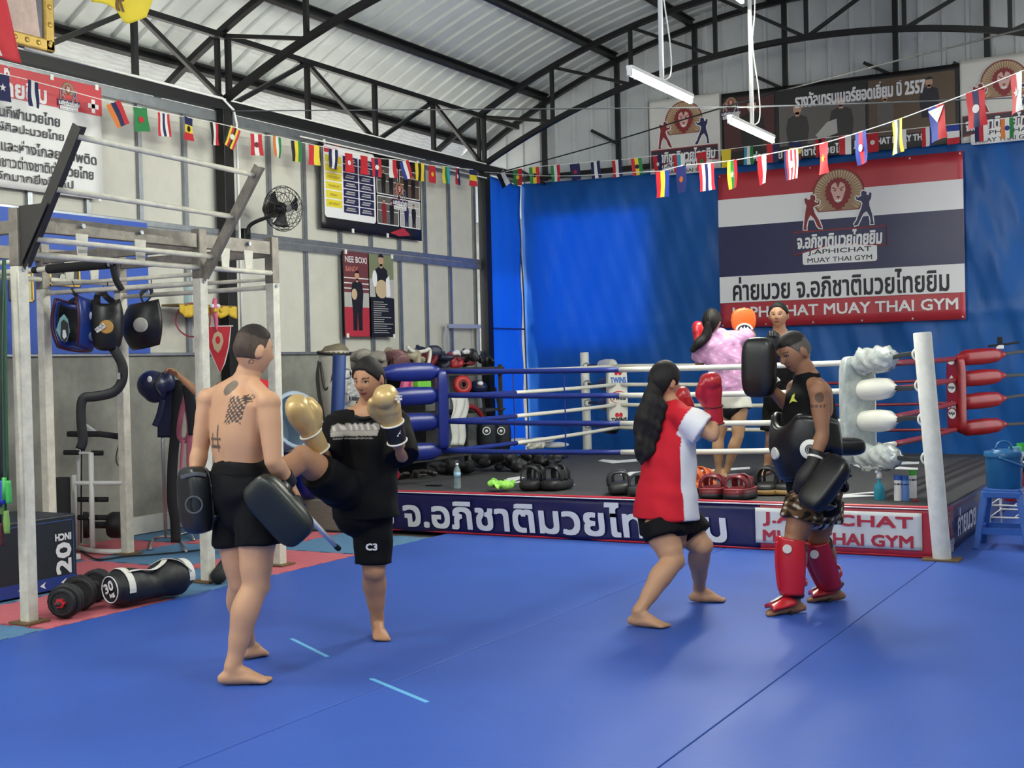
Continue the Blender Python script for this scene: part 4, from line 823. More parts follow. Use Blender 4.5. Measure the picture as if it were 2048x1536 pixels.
MB().tube([PP(240, 880, 10.65), PP(232, 915, 10.65), PP(238, 932, 10.65), PP(243, 910, 10.65), PP(242, 880, 10.65)], .005, 6, steps=16).build('wire_loop', m_dark, ds)
MB().tube([PP(163, 870, 10.68), PP(162, 1085, 10.68)], .006, 6).build('cable', m_foam, ds)
# black dumbbell lying under the stand
t = thing('dumbbell', 'large black dumbbell resting under the dip stand by the wall', 'dumbbell', on_z(205, 1075), group='black dumbbells')
for x_ in (168, 232): MB().lathe([(.02, -.06), (.1, -.06), (.115, -.03), (.115, .03), (.1, .06), (.02, .06)], PP(x_, 1050, 11.05), frame(CR, V(0, 0, 1)), 16).build('head', m_rub, t, smooth=True, angle=40)
MB().cyl(PP(170, 1050, 11.05), PP(230, 1050, 11.05), .03, 10).build('grip', m_rub, t, smooth=True)
# foam roller upright behind the box
p = on_z(127, 1112); MB().lathe([(.0, 0), (.068, 0), (.07, .01), (.07, .64), (.066, .65), (.03, .65), (.03, .60), (0, .60)], V(p.x, p.y, 0.0), None, 20).build('foam_roll', m_foam, smooth=True, angle=40, label='tall black foam roll standing behind the jump box', cat='foam roll')
a, b = on_z(437, 1168), on_z(458, 1140); MB().tube([V(a.x, a.y, .055), V(b.x, b.y, .055)], [.055, .06], 14, round_caps=True).build('foam_roll', m_foam, smooth=True, label='short black foam roll lying by the far rack post', cat='foam roll')
# black cable on the floor
MB().tube([on_z(160, 1100, .008), on_z(178, 1112, .008), on_z(200, 1119, .008), on_z(250, 1113, .008), on_z(320, 1108, .008), on_z(400, 1100, .008)], .007, 6, steps=24).build('power_cable', m_foam, smooth=True, label='thin black power cable lying across the puzzle tiles', cat='cable')
MB().box(on_z(146, 1122)+V(0, 0, .03), (.05, .12, .045)).build('power_block', m_wst, bevel=.006, label='small white power block on the red tile beside the jump box', cat='power block')
# garment stand with hanging belts
p = on_z(337, 1082); gs = thing('garment_stand', 'thin chrome garment stand hung with belts and ropes', 'stand', (p.x, p.y, 0)); m_chr = mat('chrome', (190, 192, 194), .25, .8)
Dg = depth(V(p.x, p.y, .5))
MB().tube([PP(322, 770, Dg), PP(326, 900, Dg), PP(332, 1076, Dg)], .016, 10).build('pole', m_chr, gs, smooth=True)
MB().tube([on_z(300, 1098, .014), PP(307, 1080, Dg), PP(318, 1074, Dg), PP(352, 1074, Dg), PP(360, 1082, Dg), on_z(373, 1103, .014)], .014, 8, steps=22).build('foot', m_chr, gs, smooth=True)
MB().tube([PP(340, 1074, Dg), PP(382, 1064, Dg+.3), on_z(388, 1080, .012)], .012, 8).build('foot', m_chr, gs, smooth=True)
MB().tube([PP(322, 775, Dg), PP(410, 770, Dg)], .012, 8).build('top_bar', m_chr, gs, smooth=True)
for k_, (m_, w_, pts, lab) in enumerate(((mat('belt_navy', (18, 24, 64), .6), .16, [(345, 765), (340, 800), (334, 840), (333, 875)], 'wide navy fabric strap hanging on the garment stand'), (mat('belt_black', (16, 17, 22), .6), .09, [(358, 760), (352, 850), (345, 930), (344, 1000), (350, 1040), (352, 1090)], 'long black belt hanging down to the floor'),
        (mat('rope_pink', (176, 96, 116), .6), .05, [(372, 790), (362, 830), (358, 870), (368, 882), (378, 870), (378, 840), (372, 800)], 'loop of pink elastic band on the garment stand'), (MATS['rope_pink'], .06, [(383, 830), (380, 880), (380, 930), (383, 965)], 'straight pink elastic band hanging behind the fighter'), (MATS['rope_pink'], .03, [(366, 880), (363, 920), (362, 945)], 'thin pink elastic strip below the loop'), (mat('belt_ink', (24, 26, 34), .6), .10, [(375, 770), (380, 800), (386, 840), (388, 870)], 'short black belt nearest the fighter on the stand'), (MATS['belt_navy'], .05, [(325, 800), (318, 830), (309, 852)], 'short navy strap end dangling left of the pole'))):
    MB().strip([PP(x_, y_, Dg-.06-.025*k_) for x_, y_ in pts], w_, .008, steps=20, n_up=CR).build('hanging_band', m_, smooth=True, label=lab, cat='band', group='bands on the garment stand')
# blue head guard on the stand
hg = thing('head_guard', 'dark blue padded head guard held up beside the garment stand', 'head guard', PP(308, 790, Dg-.15)); c = PP(305, 770, Dg-.15); m_hgd = mat('guard_navy', (24, 30, 66), .35)
mb = MB(); mb.ell(c, (.15, .12, .13), None, 18); mb.ell(c+CR*.02-CU*.07, (.10, .10, .09)); mb.ell(c+CR*.13+CU*.03, (.07, .07, .10)); mb.build('shell', m_hgd, hg, remesh=.012)
MB().ell(c+CR*.01+CU*.05-CW*.125, (.022, .01, .028), frame(CU, CR), 12).build('badge', WHITE, hg, smooth=True); MB().tube([c+CR*.1-CW*.09+CU*.1, c+CR*.06-CW*.125, c+CR*.1-CW*.09-CU*.1], .012, 8, steps=8).build('rim', m_vk, hg, smooth=True)
# ------------------------------------------------------------------ wall fan
fp = on_x(500, 472, XW+.12); fan = thing('wall_fan', 'black wire cage wall fan on a bracket arm high on the left wall', 'fan', fp); m_fan = mat('fan_black', (20, 20, 22), .45)
hc = on_x(547, 418, XW+.34); cc = on_x(568, 424, XW+.52); ax = (CR*.80+CU*-.05-CW*.55).normalized(); ax = (V(.93, -.25, -.08)).normalized()
MB().box(V(XW+.06, fp.y, fp.z), (.06, .10, .16)).build('bracket', m_fan, fan, bevel=.006)
MB().tube([V(XW+.08, fp.y, fp.z), V(XW+.12, fp.y+.02, fp.z+.12), hc-V(0, 0, .06)], .02, 8, steps=10).build('arm', m_fan, fan, smooth=True)
MB().tube([hc-ax*.10, hc, hc+ax*.12], [.06, .09, .07], 16, steps=8, round_caps=True).build('motor', m_fan, fan, smooth=True)
Rf = frame(ax); cage = MB(); rc = .23; m_wire = mat('wire_dark', (52, 52, 54), .4, .6); c0 = hc+ax*.17
for z_, rr in ((-.08, .17), (-.04, .215), (0, rc), (.04, .215), (.07, .16), (.085, .07)): MB().torus(c0+ax*z_, rr, .0035, Rf, 32, 5).build('cage_ring', m_wire, fan)
for k_ in range(22):
    an = 2*math.pi*k_/22; e = Rf @ V(math.cos(an), math.sin(an), 0); e2 = Rf @ V(math.cos(an+.35), math.sin(an+.35), 0)
    MB().tube([c0-ax*.08+e*.06, c0-ax*.08+e*.17, c0+e2*rc, c0+ax*.07+e2*.16, c0+ax*.085+e*.03], .0025, 4, steps=10).build('cage_wire', m_wire, fan)
MB().lathe([(.0, -.01), (.035, -.01), (.035, .01), (0, .012)], c0+ax*.088, Rf, 16).build('badge', m_wire, fan)
for k_ in range(3):
    an = 2*math.pi*k_/3+.4; MB().sheet(lambda u, v: c0+Rf @ V((.03+.16*u)*math.cos(an+(v-.5)*.9*(.6+.4*u)), (.03+.16*u)*math.sin(an+(v-.5)*.9*(.6+.4*u)), (v-.5)*.06), 8, 8, .003).build('blade', m_fan, fan, smooth=True)
MB().tube([V(XW+.1, fp.y+.25, fp.z-.0), V(XW+.09, fp.y+.3, fp.z-.5), V(XW+.09, fp.y+.36, fp.z-1.1)], .005, 6).build('cable', m_fan, fan)
# ------------------------------------------------------------------ shrine shelf and pennant on the column
sh = thing('wall_shelf', 'small wall shelf draped with yellow cloth beside the middle column', 'shelf', on_x(400, 620, XW+.2)); Q = lambda x, y, dx=.2: on_x(x, y, XW+dx)
a, b = Q(348, 612), Q(462, 612); MB().box(((a+b)/2-V(.05, 0, 0)), (.22, (b-a).length, .02)).build('board', mat('shelf_wood', (120, 96, 60), .6, 0, .2, 10), sh)
mb = MB(); random.seed(11); n = 26
mb.sheet(lambda u, v: V(a.x+.065+.012*math.sin(u*40), a.y+u*(b.y-a.y), a.z+.012-v*(.07+.05*abs(math.sin(u*11)))), 60, 4, .004); mb.build('cloth', mat('cloth_yellow', (206, 170, 40), .6, 0, .15, 20), sh, smooth=True)
MB().lathe([(.0, 0), (.038, 0), (.04, .02), (.036, .12), (.04, .16), (.03, .20), (.013, .225), (.013, .25), (0, .25)], Q(376, 607, .15), None, 16).build('water_bottle', mat('bottle_clear', (196, 222, 226), .15, 0, 0, trans=.6, alpha=.85), smooth=True, label='clear water bottle standing on the yellow draped shelf', cat='bottle')
gr = thing('garland', 'pink and white ribbon garland hanging from the shelf', 'garland', Q(431, 660, .32)); MB().tube([Q(430, 598, .3), Q(428, 618, .32), Q(432, 640, .32), Q(433, 662, .32)], [.02, .028, .02, .01], 8, steps=10).build('ribbon', mat('ribbon_pink', (206, 96, 130), .6), gr, smooth=True)
for k_ in range(4): MB().ell(Q(424+6*k_, 612+9*(k_ % 2), .34), .022, None, 8).build('flower', MATS['cloth_yellow'] if k_ % 2 else WHITE, gr, smooth=True)
pn = thing('pennant', 'red triangular pennant with white emblem and white edging below the shelf', 'pennant', Q(438, 740, .33)); Mp = plane_M(Q(436, 654, .33), CR, V(0, 0, 1)); s_ = depth(Q(436, 654, .33))/FPX
pts = [(-22, 0), (25, 1), (20, -40), (12, -72), (4, -92), (-8, -64), (-18, -40)]
MB().prism([(x_*s_, y_*s_) for x_, y_ in grow([(x_, y_) for x_, y_ in pts], 2)], Mp @ Matrix.Translation((0, 0, -.004)), .004).build('edging', WHITE, pn); MB().prism([(x_*s_, y_*s_) for x_, y_ in pts], Mp, .004).build('cloth', mat('pennant_red', (190, 30, 44), .45), pn)
flat([[(x_*s_, y_*s_) for x_, y_ in p_] for p_ in ([(-8, -14), (0, -8), (8, -14), (11, -28), (6, -44), (0, -52), (-8, -44), (-12, -28)],)], Mp, TANL, pn, 'emblem', .003)
flat([[(x_*s_, y_*s_) for x_, y_ in circ(0, -26, 5, 8, 12)]], Mp, MATS['pennant_red'], pn, 'emblem', .0045)
MB().cyl(Mp @ V(-24*s_, 1*s_, 0), Mp @ V(30*s_, 2*s_, 0), .006, 6).build('stick', WHITE, pn)
MB().torus(Q(386, 640, .25), .16, .008, frame(V(.7, -.7, 0)), 24, 6).build('hoop', mat('hoop_red', (150, 60, 66), .5), label='thin red and white ring hanging behind the middle rack post', cat='ring', smooth=True)
MB().strip([Q(462, 540, .1), Q(464, 620, .1), Q(466, 700, .1)], .02, .006).build('white_strip', m_pipe, label='white cable cover running down the middle column', cat='cable cover')
# ------------------------------------------------------------------ heavy bags and tubs behind the girl
def Qd(x, y, D): return at(x, y, D)
Dh = 13.2; hb = thing('heavy_bag', 'worn whitish heavy bag leaning on the concrete wall with loose straps', 'heavy bag', on_z(700, 1000)); m_hbw = mat('canvas_worn', (186, 182, 170), .7, 0, .22, 7, .3, 14)
MB().tube([Qd(668, 706, Dh), Qd(674, 780, Dh-.05), Qd(690, 870, Dh-.15), Qd(705, 1028, Dh-.25)], [.16, .17, .17, .16], 20, steps=12).build('bag', m_hbw, hb, smooth=True)
MB().tube([Qd(666, 690, Dh), Qd(668, 700, Dh), Qd(668, 708, Dh)], [.09, .15, .168], 18, steps=4).build('crown', mat('bag_olive', (112, 104, 84), .7, 0, .2, 12), hb, smooth=True)
MB().torus(Qd(668, 706, Dh), .168, .014, frame(V(.1, -.05, 1)), 24, 6).build('crown_band', m_foam, hb)
MB().tube([Qd(668, 712, Dh-.17), Qd(668, 740, Dh-.19), Qd(660, 770, Dh-.19), Qd(650, 778, Dh-.19), Qd(644, 750, Dh-.18), Qd(640, 725, Dh-.1)], .014, 6, steps=24).build('chain', m_dark, hb, smooth=True)
MB().strip([Qd(640, 722, Dh), Qd(636, 760, Dh), Qd(644, 820, Dh), Qd(652, 850, Dh)], .05, .01, steps=14, n_up=CR).build('strap', mat('strap_grey', (92, 88, 80), .7), hb)
tb = thing('plastic_tub', 'large translucent bluish plastic tub tipped on its side behind the gloves', 'tub', on_z(585, 1020)); m_tub = mat('tub_plastic', (176, 196, 214), .3, 0, .06, 6, transl=.3)
axt = (CR*.65-CW*.7+CU*.25).normalized(); ct = Qd(573, 850, 11.6); Rt_ = frame(axt)
MB().lathe([(.0, -.30), (.19, -.30), (.20, -.28), (.245, .18), (.262, .18), (.262, .20), (.235, .20), (.19, -.27), (0, -.27)], ct, Rt_, 30, closed=False).build('wall', m_tub, tb, smooth=True, angle=50)
for z_ in (-.12, .08): MB().torus(ct+axt*z_, .222+.04*z_, .008, Rt_, 30, 6).build('ridge', m_tub, tb, smooth=True)
MB().torus(ct+axt*.19, .262, .01, Rt_, 30, 6).build('rim', m_tub, tb, smooth=True)
MB().box(V(ct.x, ct.y, .37)-CR*.12, (.28, .28, .74)).build('storage_crate', mat('crate_blue', (30, 46, 110), .5), bevel=.02, label='narrow dark blue storage crate under the plastic tub', cat='crate')
_p = on_z(640, 1060); MB().ell(V(_p.x-.14, _p.y+.02, .47), (.17, .17, .19), None, 20).build('blue_ball', mat('ball_blue', (24, 38, 120), .4, 0, .1, 6), smooth=True, label='dark blue leather ball behind the raised knee', cat='ball')
MB().box(V(_p.x, _p.y+.1, .14), (.62, .20, .28)).build('wooden_step', mat('grey_wood', (138, 134, 120), .8, 0, .25, 5, stretch=(1, 6, 14)), bevel=.01, label='weathered grey wooden plank step beside the blue ring post', cat='step')
st = thing('white_baton', 'white foam baton with black tip angled towards the floor below the trainer', 'baton', at(676, 1092, 7.0)); MB().cyl(at(612, 1028, 6.35), at(669, 1090, 6.9), .013, 10).build('stick', mat('baton_white', (226, 228, 226), .4), st, smooth=True); MB().cyl(at(669, 1090, 6.9), at(677, 1097, 6.97), .013, 10, r2=.016).build('tip', m_foam, st, smooth=True)
# ------------------------------------------------------------------ people
def nrm(v): v = Vector(v); return v.normalized()
M_SKIN = mat_vcol('skin', .5, .35, .05, 260, var=.06, vscale=14); M_PRINT = mat_vcol('fabric_print', .8, .2, .06, 300); M_HAIR = mat_vcol('hair', .62, .3, .7, 150, var=.55, vscale=120, stretch=(1, 1, .12))
def paint(o, fn):
    me = o.data; n = len(me.vertices); co = np.empty(n*3); me.vertices.foreach_get('co', co); co = co.reshape(-1, 3); no = np.empty(n*3); me.vertices.foreach_get('normal', no); no = no.reshape(-1, 3)
    A = np.array(wm(o)); P = co @ A[:3, :3].T+A[:3, 3]; N = no @ A[:3, :3].T
    c = np.ones((n, 4)); c[:, :3] = fn(P, N); at_ = me.color_attributes.new('Col', 'FLOAT_COLOR', 'POINT'); at_.data.foreach_set('color', c.ravel())
def base_col(P, c): return np.tile(np.array(lin(c)), (len(P), 1))
def put(C, mask, c): C[mask] = np.array(lin(c))
class Head:
    """head frame: x right, y forward, z up (origin at eye height)"""
    def __init__(s, c, fwd, up, k=1.0, wide=1.0):
        s.c = Vector(c); s.f = nrm(fwd); u = Vector(up); s.u = nrm(u-s.f*u.dot(s.f)); s.r = s.f.cross(s.u); s.k = k; s.w = wide
        s.R = Matrix((s.r, s.f, s.u)).transposed()
    def P(s, x, y, z): return s.c+s.R @ (V(x, y, z)*s.k)
    def loc(s, P): return ((P-np.array(s.c)) @ np.array(s.R))/s.k
    def surf(s, d, off=0.0):
        x, y, z = d; g = lambda cx, cy, cz, sx, sz: math.exp(-((x-cx)/sx)**2-((z-cz)/sz)**2)*(1 if y > 0 else 0)
        jaw = max(0, -z); px_ = x*.075*s.w*(1-.30*jaw**1.6)*(1-.10*max(0, z)**3); py_ = y*(.094 if y > 0 else .100); pz_ = z*(.112 if z > 0 else .125)
        if y < 0: py_ *= 1-.50*jaw**1.3
        else: py_ *= 1-.10*max(0, z)**2
        py_ += .024*g(0, 1, -.17, .13, .16)+.010*g(0, 1, .02, .10, .2)+.004*(g(.3, 1, .18, .22, .08)+g(-.3, 1, .18, .22, .08))-.012*(g(.36, 1, .02, .17, .10)+g(-.36, 1, .02, .17, .10))+.009*g(0, 1, -.47, .24, .055)+.006*g(0, 1, -.57, .2, .05)+.010*g(0, 1, -.80, .25, .14)+.004*(g(.5, 1, -.22, .2, .18)+g(-.5, 1, -.22, .2, .18))
        v = V(px_, py_, pz_); return s.c+s.R @ ((v+v.normalized()*off)*s.k)
    def grid(s, n, h, off, mask=None):
        vs = []; fs = []
        for i in range(1, h):
            th = math.pi*i/h
            for j in range(n):
                ph = 2*math.pi*j/n; d = (math.sin(th)*math.cos(ph), math.sin(th)*math.sin(ph), math.cos(th)); o_ = off if mask is None else mask(*d); vs.append(s.surf(d, o_))
        vs.append(s.surf((0, 0, 1), off if mask is None else mask(0, 0, 1))); vs.append(s.surf((0, 0, -1), off if mask is None else mask(0, 0, -1))); a, b = len(vs)-2, len(vs)-1
        for i in range(h-2):
            for j in range(n): q = i*n+j; q2 = i*n+(j+1) % n; fs.append((q, q+n, q2+n, q2))
        for j in range(n): fs.append((a, j, (j+1) % n)); fs.append((b, (h-2)*n+(j+1) % n, (h-2)*n+j))
        return vs, fs
    def into(s, mb):
        mb.add(*s.grid(72, 48, 0))
        for sg in (-1, 1): mb.ell(s.P(sg*.077*s.w, -.012, -.012), (.011*s.k, .023*s.k, .034*s.k), s.R @ Matrix.Rotation(sg*-.35, 3, 'Z') @ Matrix.Rotation(-.15, 3, 'X'), 12)
    def hair(s, parent, colr, mask, name='hair', col2=None, zsplit=.05, smooth_=0):
        vs, fs = s.grid(64, 44, 0, mask); o = MB().add(vs, fs).build(name, M_HAIR, parent, smooth=True)
        def fn(P, N):
            C = base_col(P, colr); l = s.loc(P)
            if col2 is not None: put(C, l[:, 2] > zsplit+.25*np.maximum(0, -l[:, 1]-.02), col2)
            return C
        paint(o, fn); return o
    def face(s, C, P, lip=(150, 84, 76), brow=(58, 44, 38)):
        l = s.loc(P); x, y, z = np.abs(l[:, 0]), l[:, 1], l[:, 2]; fr = y > .045
        put(C, fr & (np.abs(z-.0265-.06*(x-.03)*(x < .03)+.16*np.maximum(0, x-.036)) < .0036) & (x > .014) & (x < .050), brow)
        put(C, fr & (((x-.031)/.0160)**2+((z-.0045)/.0062)**2 < 1), (60, 42, 36))
        put(C, fr & (((x-.031)/.0125)**2+((z-.003)/.0040)**2 < 1), (206, 198, 190)); put(C, fr & (((x-.030)/.0058)**2+((z-.003)/.0050)**2 < 1), (24, 16, 14))
        put(C, fr & ((x/.025)**2+((z+.060)/.0095)**2 < 1), lip); put(C, fr & (x < .022) & (np.abs(z+.060) < .0018), (84, 40, 38))
        put(C, fr & (np.abs(x-.009) < .004) & (np.abs(z+.036) < .003), (84, 52, 42))
def H_cap(front=.45, side=.05, back=-.55, off=.012, edge=.12):
    """hair line by azimuth: forehead, temple, above the ear, nape"""
    K = ((0, front), (28, front-.04), (58, side+.12), (78, side-.22), (96, side), (118, back*.55), (150, back), (180, back))
    def m(x, y, z):
        az = math.degrees(math.atan2(abs(x), y)) if abs(x)+abs(y) > 1e-6 else 0; hl = K[-1][1]
        for (a0, h0), (a1, h1) in zip(K[:-1], K[1:]):
            if a0 <= az <= a1: hl = h0+(h1-h0)*(az-a0)/(a1-a0); break
        q = max(0, min(1, (z-hl)/edge+.5)); return -.010+(off+.010)*q
    return m
PROT = []
def soften(me, M, prot, it=14):
    n = len(me.vertices); co = np.empty(n*3); me.vertices.foreach_get('co', co); co = co.reshape(-1, 3); A = np.array(M); P = co @ A[:3, :3].T+A[:3, 3]
    e = np.empty(len(me.edges)*2, dtype=np.int64); me.edges.foreach_get('vertices', e); e = e.reshape(-1, 2); w = np.ones(n)
    for c, r in prot: w = np.minimum(w, np.clip((np.linalg.norm(P-np.array(c), axis=1)-r)/(.35*r), 0, 1))
    deg = np.bincount(e.ravel(), minlength=n).astype(float); deg[deg == 0] = 1
    for k in range(it):
        for f in (.55, -.50):
            acc = np.stack([np.bincount(e[:, 0], co[e[:, 1], i], n)+np.bincount(e[:, 1], co[e[:, 0], i], n) for i in range(3)], 1)/deg[:, None]; co = co+(acc-co)*(w*f)[:, None]
    me.vertices.foreach_set('co', co.ravel()); me.update()
def limb(mb, pts, rads, n=16, steps=None, ratio=1.0, side=None): return mb.tube(pts, rads, n, 0, steps or 8*(len(pts)-1), True, ratio, side, True)
def arm(mb, sh, el, wr, k=1.0):
    sh, el, wr = Vector(sh), Vector(el), Vector(wr)
    limb(mb, [sh, sh.lerp(el, .3), sh.lerp(el, .6), el], [.052*k, .051*k, .046*k, .039*k]); limb(mb, [el, el.lerp(wr, .25), el.lerp(wr, .6), wr], [.039*k, .042*k, .035*k, .027*k]); mb.ell(sh, .058*k)
def leg(mb, hp, kn, an, k=1.0, calf=None):
    hp, kn, an = Vector(hp), Vector(kn), Vector(an); ax = (an-hp).normalized(); back = calf if calf is not None else V(0, 0, 0)
    limb(mb, [hp, hp.lerp(kn, .3), hp.lerp(kn, .7), kn], [.088*k, .085*k, .068*k, .055*k]); limb(mb, [kn, kn.lerp(an, .28)+Vector(back)*.018, kn.lerp(an, .6)+Vector(back)*.008, kn.lerp(an, .85), an], [.053*k, .058*k, .045*k, .034*k, .034*k]); mb.ell(kn-Vector(back)*.012, .052*k)
def foot(mb, heel, toe, an, k=1.0, z0=0.0, lift=0.0):
    heel, toe, an = Vector(heel), Vector(toe), Vector(an); d = toe-heel; L = d.length; d.normalize(); up = V(0, 0, 1); sd = d.cross(up).normalized(); hz_ = lambda p, h: V(p.x, p.y, p.z+h); PROT.append((heel+d*L*.78, .10))
    mb.tube([hz_(heel+d*.01, .03*k), hz_(heel+d*L*.12, .034*k), hz_(heel+d*L*.38, .034*k), hz_(heel+d*L*.65, .026*k), hz_(heel+d*L*.80, .018*k), hz_(heel+d*L*.9, .013*k)], [.024*k, .032*k, .034*k, .043*k, .046*k, .040*k], 16, 0, 20, True, [1.0, 1.0, 1.0, .60, .40, .30], sd, True)
    limb(mb, [an, an.lerp(hz_(heel+d*L*.22, .035*k), .6), hz_(heel+d*L*.22, .035*k)], [.034*k, .034*k, .033*k]); limb(mb, [an-V(0, 0, .01), hz_(heel+d*L*.5, .045*k), hz_(heel+d*L*.72, .026*k)], [.034*k, .030*k, .022*k])
    for i, (o, l, r) in enumerate(((-.034, 1.0, .0125), (-.015, .985, .0095), (.001, .96, .009), (.016, .925, .0085), (.030, .88, .008))):
        limb(mb, [hz_(heel+d*L*.80+sd*o*k, .013*k), hz_(heel+d*L*(l-.03)+sd*o*1.05*k, .010*k)], [r*k*1.1, r*k], 8, 3)
def hand(mb, wr, d, pn, k=1.0, curl=.6, thumb=1, spread=.0):
    """palm and five fingers; d along the hand, pn palm normal, thumb side +1/-1 along d x pn"""
    wr, d, pn = Vector(wr), nrm(d), Vector(pn); pn = nrm(pn-d*pn.dot(d)); sd = d.cross(pn)*thumb; PROT.append((wr+d*.1*k, .11*k))
    mb.tube([wr, wr+d*.03*k, wr+d*.065*k, wr+d*.09*k], [.024*k, .034*k, .042*k, .040*k], 14, 0, 10, True, [.9, .55, .40, .38], sd, True)
    for i, (o, L) in enumerate(((.030, .072), (.010, .080), (-.010, .075), (-.029, .060))):
        p = wr+d*.085*k+sd*o*k; dd = d+sd*o*spread*8; pts = [p-d*.02*k, p]; ang = 0
        for q, f in enumerate((.45, .32, .23)):
            ang += curl*(.7, 1.0, .8)[q]; p = p+(dd*math.cos(ang)+pn*math.sin(ang)).normalized()*L*f*k; pts.append(p)
        mb.tube(pts, [.0095*k, .0095*k, .009*k, .0085*k, .0075*k], 8, 0, 10, True, 1, None, True)
    p = wr+d*.03*k+sd*.025*k; t1 = p+(d*.6+sd*.6+pn*.4*curl).normalized()*.04*k; t2 = t1+(d*.8+sd*.1+pn*.6*curl).normalized()*.03*k; mb.tube([p, t1, t2], [.013*k, .0105*k, .0085*k], 8, 0, 8, True, 1, None, True)
def torso(mb, pel, wai, che, upc, nek, right, w=(.125, .165, .140, .165, .170, .085), r=(.85, .70, .70, .70, .58, .75), k=1.0, hem=None):
    pel, wai, che, upc, nek = (Vector(p) for p in (pel, wai, che, upc, nek)); low = pel+(pel-wai).normalized()*.10 if hem is None else Vector(hem)
    mb.tube([low, pel, wai, che, upc, nek], [x*k for x in w], 28, 0, 30, True, list(r), right, hem is None, 2.3)
def body(parent, mb, col_, head=None, extra=None, voxel=.0058, lip=(150, 84, 76)):
    o = mb.build('body', M_SKIN, parent, remesh=voxel, iters=3)
    soften(o.data, wm(o), PROT+([(head.c, .15*head.k)] if head is not None else []), 40); PROT.clear()
    def fn(P, N):
        C = base_col(P, col_)
        if head is not None: head.face(C, P, lip)
        if extra: extra(C, P, N)
        return C
    paint(o, fn); return o
def cloth(parent, mb, name, col_, fn=None, voxel=.008, iters=3, wr=.0, m=None, seed=0.0):
    o = mb.build(name, m or M_PRINT, parent, remesh=voxel, iters=iters); me = o.data; soften(me, wm(o), [], 14)
    if wr:
        n = len(me.vertices); co = np.empty(n*3); me.vertices.foreach_get('co', co); co = co.reshape(-1, 3); no = np.empty(n*3); me.vertices.foreach_get('normal', no); no = no.reshape(-1, 3)
        w = np.sin(co[:, 2]*38+co[:, 0]*21+4*np.sin(co[:, 1]*9+seed)+seed)*.5+np.sin(co[:, 2]*17-co[:, 1]*31+3*np.sin(co[:, 0]*13))*.5; co += no*(w*wr)[:, None]; me.vertices.foreach_set('co', co.ravel()); me.update()
    if m is None:
        def f2(P, N):
            C = base_col(P, col_)
            if fn: fn(C, P, N)
            return C
        paint(o, f2)
    return o
def glove(parent, wr, d, th, m, mc, k=1.0, trim=None, pn=None):
    """boxing glove: fist, thumb, cuff; d = direction of the fist, th = thumb side"""
    wr, d = Vector(wr), nrm(d); th = Vector(th); th = nrm(th-d*th.dot(d)); pn = d.cross(th); R = Matrix((th, pn, d)).transposed()
    mb = MB(); mb.ell(wr+d*.165*k, (.062*k, .064*k, .085*k), R, 20, sup=2.6); mb.ell(wr+d*.20*k+pn*.025*k, (.060*k, .058*k, .055*k), R, 18); limb(mb, [wr+d*.0, wr+d*.06*k, wr+d*.12*k], [.046*k, .050*k, .058*k], 16)
    limb(mb, [wr+d*.08*k+th*.045*k, wr+d*.14*k+th*.070*k+pn*.015*k, wr+d*.19*k+th*.062*k+pn*.03*k], [.026*k, .030*k, .024*k], 12)
    g = mb.build('boxing_glove', m, parent, remesh=.007, iters=4)
    MB().tube([wr-d*.045*k, wr+d*.0, wr+d*.055*k], [.045*k, .049*k, .053*k], 20, steps=6).build('cuff', mc, g, smooth=True, angle=50)
    if trim:
        for z_ in (-.045, .055): MB().torus(wr+d*z_*k, (.047 if z_ < 0 else .054)*k, .005*k, frame(d), 22, 6).build('trim', trim, g, smooth=True)
    return g
def kick_pad(name, label, M, L, W, T, m, ms, group=None, straps=True, cat='kick pad', edge=None, hgt=.075):
    """thai pad: thick cushion (local X width, Y length, Z thickness), forearm straps on the back (+Z)"""
    t = thing(name, label, cat, M=M, group=group)
    MB().ell(M @ V(0, 0, 0), (W/2, L/2, T/2), M.to_3x3(), 36, sup=3.6).build('cushion', m, t, smooth=True)
    if edge: MB().tube([M @ V(W/2*.93*math.copysign(abs(math.cos(a))**.55, math.cos(a)), L/2*.93*math.copysign(abs(math.sin(a))**.55, math.sin(a)), T*.36) for a in [2*math.pi*i/32 for i in range(33)]], .007, 6).build('piping', edge, t, smooth=True)
    if straps:
        for y_, tilt in ((-L*.22, .03), (L*.14, -.03)):
            pts = [M @ V(W*.42, y_+tilt, T*.35), M @ V(W*.40, y_+tilt*.6, T*.5+hgt*.55), M @ V(W*.2, y_, T*.5+hgt), M @ V(-W*.2, y_, T*.5+hgt), M @ V(-W*.40, y_-tilt*.6, T*.5+hgt*.55), M @ V(-W*.42, y_-tilt, T*.35)]
            MB().strip(pts, .058, .016, steps=22, n_up=M.to_3x3() @ V(0, 1, 0)).build('strap', ms, t, smooth=True)
        MB().tube([M @ V(-W*.25, L*.34, T*.4), M @ V(-W*.2, L*.35, T*.5+hgt*.7), M @ V(W*.2, L*.35, T*.5+hgt*.7), M @ V(W*.25, L*.34, T*.4)], .014, 8, steps=14).build('handle', ms, t, smooth=True)
    return t
PG = 'people training in the gym'
UPV = V(0, 0, 1)
def person(label, P): return thing('person', label, 'person', (P[0], P[1], 0 if len(P) < 3 else P[2]), group=PG)
SHORTS = mat('shorts_black', (8, 8, 10), .8, 0, .1, 20, .1, 120, spec=.2); TEE = mat('tee_black', (10, 10, 11), .9, 0, .1, 10, .1, 200)
